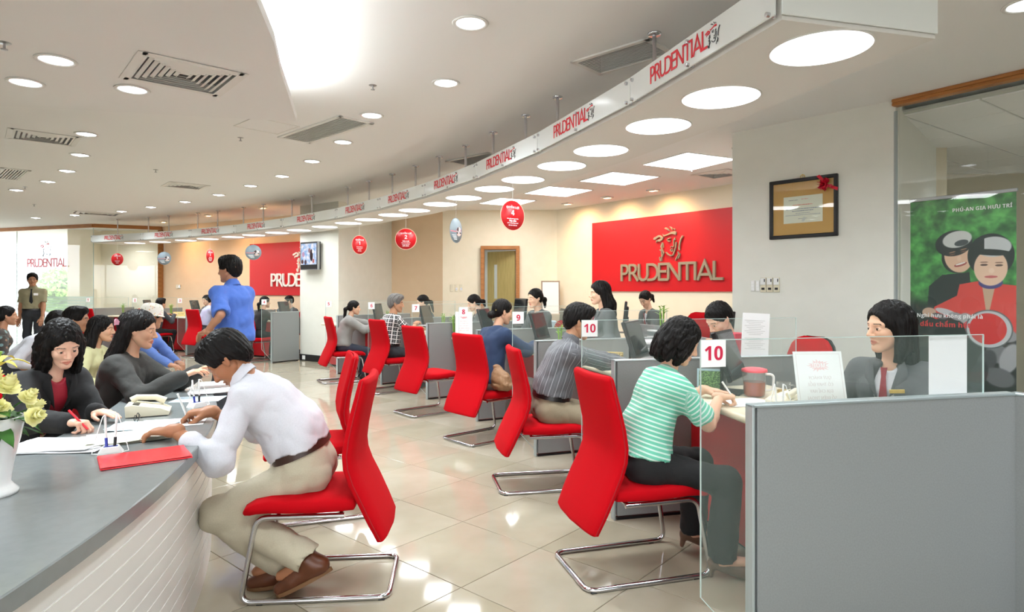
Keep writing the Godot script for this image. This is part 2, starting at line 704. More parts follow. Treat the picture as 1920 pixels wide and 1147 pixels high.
# head: origin between the ears, x forward, y up, z to its right
func head_template(fem: bool, cs: float) -> MB:
	var key := "%s%.4f" % [fem, cs]
	if head_tpl.has(key): return head_tpl[key]
	var f := Field.new(Vector3(-0.12, -0.2, -0.1), Vector3(0.13, 0.135, 0.1), cs)
	var w := 0.94 if fem else 1.0
	f.ell(Vector3(-0.012, 0.035, 0), Vector3(0.098, 0.09, 0.077), 0.02)
	f.ell(Vector3(0.03, -0.035, 0), Vector3(0.06, 0.082, 0.059 * w), 0.03)
	f.cap(Vector3(0.0, -0.045, 0.045 * w), Vector3(0.062, -0.098, 0.014), 0.024, 0.018, 0.025)
	f.cap(Vector3(0.0, -0.045, -0.045 * w), Vector3(0.062, -0.098, -0.014), 0.024, 0.018, 0.025)
	f.ell(Vector3(0.071, -0.1, 0), Vector3(0.019, 0.018, 0.022), 0.018)
	for s in [-1.0, 1.0]:
		f.ell(Vector3(0.056, -0.026, 0.036 * s), Vector3(0.028, 0.026, 0.024), 0.02)
		f.cap(Vector3(0.08, 0.024, 0.012 * s), Vector3(0.066, 0.022, 0.048 * s), 0.011, 0.011, 0.018)
		f.cut_ell(Vector3(0.102, 0.0, 0.033 * s), Vector3(0.021, 0.014, 0.02), 0.012)
		f.ell(Vector3(0.0735, -0.001, 0.032 * s), Vector3(0.0145, 0.0125, 0.0155), 0.004)
		f.ell(Vector3(-0.006, -0.006, 0.079 * w * s), Vector3(0.019, 0.031, 0.008), 0.008, Basis(Vector3.UP, 0.45 * s) * Basis(Vector3.BACK, 0.2))
		f.cut_ell(Vector3(0.0, -0.002, 0.09 * w * s), Vector3(0.008, 0.014, 0.007), 0.006)
		f.ell(Vector3(0.094, -0.036, 0.0115 * s), Vector3(0.011, 0.008, 0.008), 0.008)
	f.cap(Vector3(0.086, 0.014, 0), Vector3(0.109, -0.03, 0), 0.0075, 0.0115, 0.012)
	for s in [-1.0, 1.0]:
		f.cap(Vector3(0.0925, -0.0615, 0.002 * s), Vector3(0.08, -0.0655, 0.023 * s), 0.0068, 0.004, 0.006)
		f.cap(Vector3(0.0905, -0.0735, 0), Vector3(0.079, -0.0675, 0.022 * s), 0.0075, 0.004, 0.006)
	f.cut_ell(Vector3(0.1, -0.0675, 0), Vector3(0.012, 0.0022, 0.02), 0.004)
	var mb := MB.new()
	f.mesh_into(mb)
	# pigment: lips, brows, eyes (white = plain skin)
	for i in mb.v.size():
		var p := mb.v[i]
		var az := absf(p.z)
		var col := Color(1, 1, 1)
		if p.x > 0.06:
			var lx := az / 0.0235
			var ly := (p.y + 0.0672) / (0.0112 - 0.003 * lx)
			if lx * lx + ly * ly < 1.0 and p.x > 0.078:
				col = Color(0.8, 0.47, 0.46) if fem else Color(0.86, 0.66, 0.62)
			var by := 0.0255 - pow(maxf(az - 0.035, 0.0), 2) * 14.0
			if az > 0.014 and az < 0.054 and absf(p.y - by) < (0.0032 if fem else 0.0045):
				col = Color(0.12, 0.1, 0.09)
			var ex := (az - 0.032) / 0.0145
			var ey := (p.y + 0.0015) / 0.0062
			if ex * ex + ey * ey < 1.0:
				col = Color(1.15, 1.3, 1.4)
				if absf(az - 0.032) < 0.0066: col = Color(0.05, 0.035, 0.03)
				if ey > 0.45: col = Color(0.08, 0.06, 0.05)
		mb.c[i] = col
	head_tpl[key] = mb
	return mb

# right hand: wrist at the origin, fingers along x, palm down, thumb towards -z
func hand_template(pose: String, cs: float) -> MB:
	var key := "%s%.4f" % [pose, cs]
	if hand_tpl.has(key): return hand_tpl[key]
	var f := Field.new(Vector3(-0.05, -0.09, -0.085), Vector3(0.2, 0.04, 0.06), cs)
	f.cap(Vector3(-0.018, 0, 0), Vector3(0.012, 0, 0), 0.025, 0.024, 0.02)
	f.cap(Vector3(-0.012, 0, -0.008), Vector3(0.01, 0, 0.006), 0.024, 0.024, 0.02)
	var kz := [-0.028, -0.0095, 0.009, 0.026]
	var kx := [0.086, 0.09, 0.086, 0.078]
	var ln := [[0.043, 0.027, 0.02], [0.048, 0.03, 0.021], [0.045, 0.028, 0.02], [0.034, 0.021, 0.018]]
	var bend: Array = {"relaxed": [[14, 22, 14], [20, 26, 16], [24, 28, 18], [28, 30, 18]], "flat": [[3, 8, 6], [4, 10, 6], [5, 10, 6], [6, 12, 8]], "grip": [[42, 48, 22], [52, 58, 30], [64, 70, 36], [70, 72, 36]]}[pose]
	for i in 4:
		var a := Vector3(0.008, 0, kz[i] * 0.55)
		var p := Vector3(kx[i], 0.003, kz[i])
		f.cap(a, p, 0.0155, 0.012, 0.014)
		var ang := 0.0
		var r := 0.0098 if i < 3 else 0.0082
		for j in 3:
			ang += deg_to_rad(bend[i][j])
			var q: Vector3 = p + Vector3(cos(ang), -sin(ang), kz[i] * 0.9 if pose == "flat" else kz[i] * 0.25) * ln[i][j]
			f.cap(p, q, r, r * 0.9, 0.004)
			p = q
			r *= 0.92
	if pose == "grip":
		f.cap(Vector3(0.018, -0.008, -0.02), Vector3(0.052, -0.026, -0.05), 0.0165, 0.0125, 0.014)
		f.cap(Vector3(0.052, -0.026, -0.05), Vector3(0.082, -0.046, -0.042), 0.0115, 0.0105, 0.005)
		f.cap(Vector3(0.082, -0.046, -0.042), Vector3(0.1, -0.056, -0.03), 0.0102, 0.0088, 0.004)
	else:
		f.cap(Vector3(0.018, -0.006, -0.02), Vector3(0.05, -0.014, -0.05), 0.0165, 0.0125, 0.014)
		f.cap(Vector3(0.05, -0.014, -0.05), Vector3(0.082, -0.02, -0.062), 0.0115, 0.0102, 0.005)
		f.cap(Vector3(0.082, -0.02, -0.062), Vector3(0.104, -0.024, -0.064), 0.01, 0.0085, 0.004)
	var mb := MB.new()
	f.mesh_into(mb)
	hand_tpl[key] = mb
	return mb

func shoe_template(kind: String, cs: float) -> MB:
	var key := "%s%.4f" % [kind, cs]
	if shoe_tpl.has(key): return shoe_tpl[key]
	var f := Field.new(Vector3(-0.09, -0.1, -0.06), Vector3(0.22, 0.09, 0.06), cs)
	var mb := MB.new()
	if kind == "heel":
		f.cap(Vector3(-0.045, -0.012, 0), Vector3(0.1, -0.055, 0), 0.031, 0.034, 0.03)
		f.cap(Vector3(0.1, -0.055, 0), Vector3(0.155, -0.06, 0), 0.034, 0.022, 0.02)
		f.cut_plane(Vector3(0, -0.077, 0), Vector3(0, -1, 0))
		f.cut_ell(Vector3(0.02, 0.035, 0), Vector3(0.075, 0.055, 0.024), 0.006)
		f.cap(Vector3(-0.05, -0.03, 0), Vector3(-0.055, -0.08, 0), 0.02, 0.013, 0.012)
	else:
		f.cap(Vector3(-0.045, -0.04, 0), Vector3(0.1, -0.045, 0.004), 0.036, 0.041, 0.03)
		f.cap(Vector3(0.1, -0.045, 0.004), Vector3(0.165, -0.052, 0.0), 0.04, 0.029, 0.02)
		f.cap(Vector3(-0.02, -0.02, 0), Vector3(0.0, 0.02, 0), 0.042, 0.042, 0.03)
		f.cap(Vector3(0.0, 0.0, 0), Vector3(0.06, -0.02, 0), 0.036, 0.03, 0.03)
		f.cut_plane(Vector3(0, 0.03, 0), Vector3(0.25, 1, 0).normalized())
		f.cut_plane(Vector3(0, -0.079, 0), Vector3(0, -1, 0))
	f.mesh_into(mb)
	shoe_tpl[key] = mb
	return mb

func joint(a: Vector3, t: Vector3, l1: float, l2: float, hint: Vector3) -> Array:
	var d := t - a
	var L := clampf(d.length(), absf(l1 - l2) + 0.01, (l1 + l2) * 0.998)
	var u := d.normalized()
	var e := a + u * L
	var x := (l1 * l1 - l2 * l2 + L * L) / (2.0 * L)
	var h := sqrt(maxf(l1 * l1 - x * x, 0.0))
	var hv := (hint - u * hint.dot(u)).normalized()
	return [a + u * x + hv * h, e]

func basis_xy(x: Vector3, y: Vector3) -> Basis:
	var bx := x.normalized()
	var by := (y - bx * y.dot(bx)).normalized()
	return Basis(bx, by, bx.cross(by))

func lerpv(a: Vector3, b: Vector3, t: float) -> Vector3:
	return a + (b - a) * t

func person(c: Dictionary) -> Node3D:
	var hipw: Vector3 = c.hip
	var root := thing("person", c.label, "person", Vector3(hipw.x, 0, hipw.z), c.yaw, c.get("group", ""))
	var inv := root.transform.affine_inverse()
	var s: float = c.get("size", 1.0)
	var fem: bool = c.get("fem", false)
	var near: bool = c.get("near", false)
	var cs: float = c.get("cell", 0.013 if near else 0.02)
	var up := Vector3.UP
	# ---- joints
	var H := Vector3(0, hipw.y, 0)
	var l1 := deg_to_rad(c.get("lean", 8.0))
	var l2 := deg_to_rad(c.get("lean2", c.get("lean", 8.0) + 6.0))
	var sd := deg_to_rad(c.get("side", 0.0))
	var s1 := Vector3(sin(l1), cos(l1), 0).rotated(Vector3.RIGHT, sd * 0.5)
	var s2 := Vector3(sin(l2), cos(l2), 0).rotated(Vector3.RIGHT, sd)
	var tw := deg_to_rad(-c.get("twist", 0.0))
	var rr := Vector3(0, 0, 1).rotated(up, tw)
	rr = (rr - s2 * rr.dot(s2)).normalized()
	var ff := s2.cross(rr)
	var W := H + s1 * 0.19 * s
	var Ch := W + s2 * 0.19 * s
	var N := Ch + s2 * 0.135 * s
	var shw: float = (0.148 if fem else 0.172) * s * c.get("broad", 1.0)
	var S := [N - s2 * 0.068 * s - rr * shw, N - s2 * 0.068 * s + rr * shw]
	var hj := [H + Vector3(0, -0.01, -0.088 * s), H + Vector3(0, -0.01, 0.088 * s)]
	var nd := (s2 * 0.6 + up * 0.55 + Vector3(c.get("crane", 0.1), 0, 0)).normalized()
	var HC: Vector3 = N + nd * c.get("neck", 0.165) * s + Vector3(0.02, 0, 0)
	var hb := Basis(up, deg_to_rad(c.get("head_yaw", 0.0))) * Basis(Vector3.BACK, deg_to_rad(-c.get("head_pitch", 0.0))) * Basis(Vector3.RIGHT, deg_to_rad(c.get("head_roll", 0.0)))
	var hs: float = s * (0.96 if fem else 1.0) * c.get("head", 1.0)
	var hx := Transform3D(hb.scaled(Vector3.ONE * hs), HC)
	var el := []
	var wr := []
	var hbas := []
	var hands: Array = c.get("hands", [null, null])
	var ehints: Array = c.get("elbows", [Vector3(-0.4, -1, -0.7), Vector3(-0.4, -1, 0.7)])
	var hdirs: Array = c.get("hand_dirs", [null, null])
	var palms: Array = c.get("palms", [Vector3.UP, Vector3.UP])
	for k in 2:
		var t: Vector3 = inv * hands[k] if hands[k] != null else H + Vector3(0.3 * s, 0.06, (-0.12 if k == 0 else 0.12) * s)
		var ji := joint(S[k], t, 0.285 * s, 0.255 * s, ehints[k])
		el.append(ji[0]); wr.append(ji[1])
		var fd: Vector3 = (ji[1] - ji[0]).normalized()
		var hd: Vector3 = inv.basis * hdirs[k] if hdirs[k] != null else Vector3(fd.x, fd.y * 0.35, fd.z)
		hbas.append(basis_xy(hd, inv.basis * palms[k]))
	var kn := []
	var an := []
	var feet: Array = c.get("feet", [null, null])
	var toes: Array = c.get("toes", [null, null])
	var khint: Vector3 = c.get("knee", Vector3(0.8, 0.7, 0))
	for k in 2:
		var t: Vector3 = inv * feet[k] if feet[k] != null else Vector3(0.36 * s, 0.085, (-0.1 if k == 0 else 0.1) * s)
		var ji := joint(hj[k], t, 0.425 * s, 0.41 * s, khint + Vector3(0, 0, (-0.15 if k == 0 else 0.15)))
		kn.append(ji[0]); an.append(ji[1])
	# ---- measures
	var b: float = (0.93 if fem else 1.0) * s * c.get("stout", 1.0)
	var r_hip := (0.122 if fem else 0.118) * b
	var w_hip := (0.07 if fem else 0.062) * b
	var r_wst := (0.092 if fem else 0.104) * b
	var w_wst := 0.048 * b
	var r_ch := (0.098 if fem else 0.108) * b
	var w_ch := 0.07 * b
	var lo := H
	var hi := H
	for p in [W, N, HC + up * 0.2, S[0], S[1], el[0], el[1], wr[0], wr[1], kn[0], kn[1], an[0], an[1]]:
		lo = lo.min(p); hi = hi.max(p)
	lo -= Vector3.ONE * 0.17
	hi += Vector3.ONE * 0.17
	var rz := Vector3(0, 0, 1)
	# ---- body: one continuous skin
	var short_sleeve: bool = c.get("sleeve", "long") == "short"
	var bcs := maxf(cs, 0.014)
	var f := Field.new(lo, hi, bcs)
	var q := 0.86
	for g in [-1.0, 1.0]:
		f.cap(H + rz * w_hip * g, W + rr * w_wst * g, r_hip * q, r_wst * q, 0.05)
		f.cap(W + rr * w_wst * g, Ch + rr * w_ch * g, r_wst * q, r_ch * q, 0.05)
	f.cap(Ch, N - s2 * 0.04, r_ch * 0.8, 0.06 * s, 0.05)
	f.cap(N - s2 * 0.05, HC + hb * Vector3(-0.018, -0.03, 0) * hs, (0.05 if fem else 0.058) * s, (0.045 if fem else 0.053) * s, 0.025)
	for k in 2:
		f.cap(S[k], el[k], 0.044 * b, 0.037 * b, 0.04)
		f.cap(el[k], lerpv(el[k], wr[k], 0.3), 0.038 * b, 0.04 * b, 0.02)
		f.cap(lerpv(el[k], wr[k], 0.3), wr[k], 0.039 * b, 0.026 * s, 0.015)
		f.cap(hj[k], kn[k], 0.07 * b, 0.052 * b, 0.05)
		f.cap(kn[k], lerpv(kn[k], an[k], 0.35), 0.05 * b, 0.052 * b, 0.03)
		f.cap(lerpv(kn[k], an[k], 0.35), an[k], 0.05 * b, 0.034 * b, 0.02)
		var fwd: Vector3 = inv.basis * toes[k] if toes[k] != null else Vector3(1, 0, 0)
		f.cap(an[k], an[k] + fwd * 0.14 * s + up * (-0.04 * s if toes[k] == null else 0.0), 0.034 * s, 0.024 * s, 0.02)
	var sk: Color = c.get("skin", Color8(214, 168, 138)).srgb_to_linear()
	var mb := MB.new()
	f.mesh_into(mb, sk)
	var hcs: float = 0.0042 if near else 0.0068
	var ht := head_template(fem, hcs)
	var base := mb.c.size()
	mb.add(ht, hx)
	for i in ht.c.size():
		var hc := ht.c[i]
		if c.get("veil", false): hc = Color(1, 1, 1)
		mb.c[base + i] = Color(minf(sk.r * hc.r, 1), minf(sk.g * hc.g, 1), minf(sk.b * hc.b, 1)) if hc.r > 0.25 else Color(hc.r * 0.5, hc.g * 0.5, hc.b * 0.5)
	var poses: Array = c.get("poses", ["relaxed", "relaxed"])
	for k in 2:
		var tpl := hand_template(poses[k], 0.0042 if near else 0.0065)
		var bs: Basis = hbas[k]
		if k == 0: bs = Basis(bs.x, bs.y, -bs.z)
		base = mb.c.size()
		mb.add(tpl, Transform3D(bs.scaled(Vector3.ONE) * Basis.from_scale(Vector3.ONE * (0.94 if fem else 1.05) * s), wr[k]), k == 0)
		for i in tpl.c.size(): mb.c[base + i] = sk
	part(root, "body", mb, mats.skin)
	# ---- trousers
	var tr: float = c.get("loose", 0.016)
	f = Field.new(lo, hi, cs)
	for g in [-1.0, 1.0]:
		f.cap(H + rz * w_hip * g, H + s1 * 0.1 * s + rz * lerpf(w_hip, w_wst, 0.5) * g, r_hip + 0.008, lerpf(r_hip, r_wst, 0.5) + 0.009, 0.04)
	for k in 2:
		f.cap(hj[k], kn[k], 0.09 * b + tr * 0.4, 0.062 * b + tr * 0.6, 0.04)
		f.cap(kn[k], an[k] + up * 0.01, 0.062 * b + tr * 0.6, 0.05 * b + tr * 1.1, 0.03)
	f.cut_plane(H + s1 * 0.105 * s, s1)
	for k in 2:
		var sh: Vector3 = (an[k] - kn[k]).normalized()
		f.cut_ell(an[k] + sh * 0.075, Vector3.ONE * 0.1, 0.004)
	f.wrinkle(fold_noise, 0.01 if near else 0.006)
	mb = MB.new()
	f.mesh_into(mb)
	part(root, "trousers", mb, c.bottom)
	# ---- shoes
	var skind := "heel" if fem and c.get("heels", true) else "shoe"
	mb = MB.new()
	for k in 2:
		var fwd: Vector3 = inv.basis * toes[k] if toes[k] != null else Vector3(1, 0, 0)
		var sole_up := up if toes[k] == null else Vector3(0, 1, 0) - fwd * fwd.y
		var one := MB.new()
		one.add(shoe_template(skind, 0.006), Transform3D(basis_xy(fwd, sole_up).scaled(Vector3.ONE) * Basis.from_scale(Vector3.ONE * s), an[k]))
		var so := part(root, "shoe", one, c.get("shoes", mats.black_leather))
		if skind == "shoe" and near:
			var sl := MB.new()
			var pg := PackedVector2Array()
			for i in 24:
				var a := TAU * i / 24.0
				pg.append(Vector2(0.058 + cos(a) * 0.138, sin(a) * (0.036 + 0.009 * cos(a))))
			sl.xf = Transform3D(basis_xy(fwd, sole_up), an[k]) * Transform3D(Basis.from_scale(Vector3.ONE * s), Vector3.ZERO) * Transform3D(Basis(Vector3(1, 0, 0), Vector3(0, 0, -1), Vector3(0, 1, 0)), Vector3.ZERO)
			sl.prism(pg, -0.083, -0.066)
			part(so, "sole", sl, mats.sole)
	# ---- top
	var th: float = c.get("thick", 0.011)
	var jacket: bool = c.get("jacket", false)
	f = Field.new(lo, hi, cs)
	var hem: float = c.get("hem", 0.096)
	for g in [-1.0, 1.0]:
		f.cap(H + rz * w_hip * g + s1 * 0.03 * s, W + rr * w_wst * g, r_hip + th + (0.014 if jacket else 0.008), r_wst + th + 0.006, 0.05)
		f.cap(W + rr * w_wst * g, Ch + rr * w_ch * g, r_wst + th + 0.006, r_ch + th, 0.05)
		if fem: f.ell(Ch - s2 * 0.005 + ff * 0.062 * s + rr * 0.062 * s * g, Vector3.ONE * 0.062 * s + Vector3.ONE * th, 0.04)
	f.cap(Ch - ff * 0.012, N - s2 * 0.05 * s - ff * 0.008, r_ch * 0.88 + th, 0.07 * s, 0.05)
	for k in 2:
		f.cap(N - s2 * 0.045 * s, S[k] - s2 * 0.004, 0.058 * s, 0.052 * s + th, 0.05)
		if short_sleeve:
			var e2: Vector3 = lerpv(S[k], el[k], c.get("sleeve_len", 0.72))
			f.cap(S[k], e2, 0.05 * b + th, 0.05 * b + th * 1.3, 0.04)
		else:
			var cuff: float = c.get("cuff", 0.97)
			f.cap(S[k], el[k], 0.05 * b + th, 0.043 * b + th, 0.04)
			f.cap(el[k], lerpv(el[k], wr[k], cuff), 0.043 * b + th, 0.033 * s + th, 0.03)
	f.cut_plane(H + s1 * hem * s, -s1)
	if c.has("collar"): f.cap(N - s2 * 0.05 * s, N + nd * c.get("collar_up", 0.028) * s, 0.075 * s, 0.062 * s, 0.03)
	else: f.cut_ell(N + s2 * 0.045 + ff * 0.03, Vector3(0.058, 0.056, 0.058) * s, 0.008, Basis(ff, s2, rr))
	if c.has("open_front"):
		var ol: float = c.get("open_len", 0.19)
		f.cut_ell(Ch + s2 * (0.24 - ol) * s + ff * 0.155 * s, Vector3(0.112, ol, 0.052) * s, 0.008, Basis(ff, s2, rr))
		f.cut_ell(N - s2 * 0.06 * s + ff * 0.1 * s, Vector3(0.075, 0.1, 0.046) * s, 0.008, Basis(ff, s2, rr))
	if short_sleeve:
		for k in 2:
			var ad: Vector3 = (el[k] - S[k]).normalized()
			f.cut_ell(lerpv(S[k], el[k], c.get("sleeve_len", 0.72)) + ad * 0.085, Vector3.ONE * 0.085, 0.004)
	f.wrinkle(fold_noise, c.get("folds", 0.01) * (1.0 if near else 0.6), Vector3.ONE, Basis(up, 0.6))
	mb = MB.new()
	f.mesh_into(mb)
	if c.has("pattern"):
		var bones := [[H, N, 0.13], [S[0], el[0], 0.05], [S[1], el[1], 0.05], [el[0], wr[0], 0.045], [el[1], wr[1], 0.045]]
		for i in mb.v.size():
			var p := mb.v[i]
			var best := 9.0
			var uvv := Vector2.ZERO
			for bi in 5:
				var a: Vector3 = bones[bi][0]
				var d: Vector3 = bones[bi][1] - a
				var t := (p - a).dot(d) / d.length_squared()
				var h := clampf(t, 0.0, 1.0)
				var off := p - a - d * h
				var dist: float = off.length() / bones[bi][2]
				if bi == 0: dist *= 0.8
				if dist < best:
					best = dist
					var dn := d.normalized()
					var e1 := (rr - dn * rr.dot(dn)).normalized() if bi == 0 else (up - dn * dn.y).normalized()
					var e3 := dn.cross(e1)
					var lat := off.dot(e1)
					var ang := atan2(lat, -off.dot(ff)) * 0.135 if bi == 0 else atan2(off.dot(e3), off.dot(e1)) * 0.055
					uvv = Vector2(ang, t * d.length() + (0.0 if bi < 3 else 0.285 * s))
			mb.uv[i] = uvv
	part(root, c.get("top_name", "shirt"), mb, c.top, c.get("top_label", ""))
	# ---- collar
	if c.has("collar"):
		mb = MB.new()
		var ring := []
		for i in 15:
			var a := lerpf(-2.35, 2.35, i / 14.0) + PI
			var rise := 0.012 - 0.03 * (0.5 + 0.5 * cos(a))
			ring.append(N + nd * (c.get("collar_up", 0.028) - 0.008 + rise) + (ff * (cos(a) * 0.066 + 0.004) + rr * sin(a) * 0.067) * s)
		var up_ring := []
		for p in ring: up_ring.append(p + nd * 0.022 - (p - N - nd * (p - N).dot(nd)) * 0.1)
		var dn_ring := []
		for p in ring: dn_ring.append(p - nd * 0.018 + (p - N - nd * (p - N).dot(nd)) * 0.26)
		mb.grid([up_ring, ring], true)
		var mid := []
		for i in 15: mid.append(up_ring[i] + (up_ring[i] - N).normalized() * 0.007)
		mb.grid([up_ring, mid, dn_ring])
		part(root, "collar", mb, c.collar)
	if c.has("belt"):
		mb = MB.new()
		var ring := []
		var bc := H + s1 * 0.092 * s
		for i in 28:
			var a := TAU * i / 28.0
			var rad := lerpf(r_hip, r_wst, 0.48) + 0.021
			ring.append(bc + rz * (sin(a) * rad + signf(sin(a)) * minf(absf(sin(a)) * 3.0, 1.0) * lerpf(w_hip, w_wst, 0.5)) + s1.cross(rz) * -1.0 * cos(a) * rad)
		var top_r := []
		var bot_r := []
		for p in ring:
			top_r.append(p + s1 * 0.017); bot_r.append(p - s1 * 0.017)
		mb.grid([bot_r, top_r], false, true)
		part(root, "belt", mb, c.belt)
	if c.has("open_front"):
		# blouse in the opening of the jacket
		f = Field.new(Ch - Vector3.ONE * 0.3, N + Vector3.ONE * 0.2, maxf(cs, 0.013))
		for g in [-1.0, 1.0]:
			f.cap(W + rr * w_wst * g * 0.6, Ch + rr * w_ch * g * 0.7, r_wst + 0.001, r_ch + 0.001, 0.05)
			if fem: f.ell(Ch - s2 * 0.005 + ff * 0.058 * s + rr * 0.05 * s * g, Vector3.ONE * 0.06 * s, 0.04)
		f.cap(Ch, N - s2 * 0.03 + ff * 0.01, r_ch * 0.86, 0.064 * s, 0.05)
		f.cut_ell(N + s2 * 0.03 + ff * 0.05, Vector3(0.06, 0.07, 0.05) * s, 0.008, Basis(ff, s2, rr))
		mb = MB.new()
		f.mesh_into(mb)
		part(root, "blouse", mb, c.open_front)
		mb = MB.new()
		for g in [-1.0, 1.0]:
			var rows := []
			for i in 9:
				var t := i / 8.0
				var inner: Vector3 = Ch + s2 * lerpf(0.14, -0.08, t) * s + ff * lerpf(0.075, 0.128 if not fem else 0.138, sin(t * 1.9)) * s + rr * g * lerpf(0.06, 0.012, t) * s
				var wide: float = 0.052 * sin(clampf(t * 1.15 + 0.12, 0, 1) * PI) * s
				rows.append([inner, inner + rr * g * wide * 0.5 + ff * 0.006, inner + rr * g * wide - ff * wide * 0.35 + s2 * 0.012])
			mb.grid(rows, g < 0)
		part(root, "lapel", mb, c.top)
	if c.has("tie"):
		mb = MB.new()
		var tp := []
		for i in 8:
			var t := i / 7.0
			tp.append(Ch + s2 * lerpf(0.125, -0.17, t) * s + ff * (lerpf(0.07, 0.112, sin(minf(t * 1.4, 1.0) * 1.57)) + (0.03 if fem else 0.018)) * s)
		var rows := []
		var ws := [0.016, 0.011, 0.014, 0.018, 0.022, 0.026, 0.03, 0.012]
		for i in 8: rows.append([tp[i] - rr * ws[i], tp[i] + ff * 0.008, tp[i] + rr * ws[i]])
		mb.grid(rows)
		part(root, "tie", mb, c.tie)
	# ---- hair
	var hairc: Material = c.get("hair_mat", mats.black_hair)
	var style: String = c.get("hair", "short")
	var hm := hair_mesh(style, 0.0052 if near else 0.009, c.get("hair_len", 0.3))
	var hp := part(root, "hair", hm, hairc)
	hp.transform = hx
	root.set_meta("head_tf", hx)
	root.set_meta("neck", N)
	root.set_meta("chest", [Ch, s2, ff, rr])
	root.set_meta("wr", wr)
	return root

var hair_cache := {}

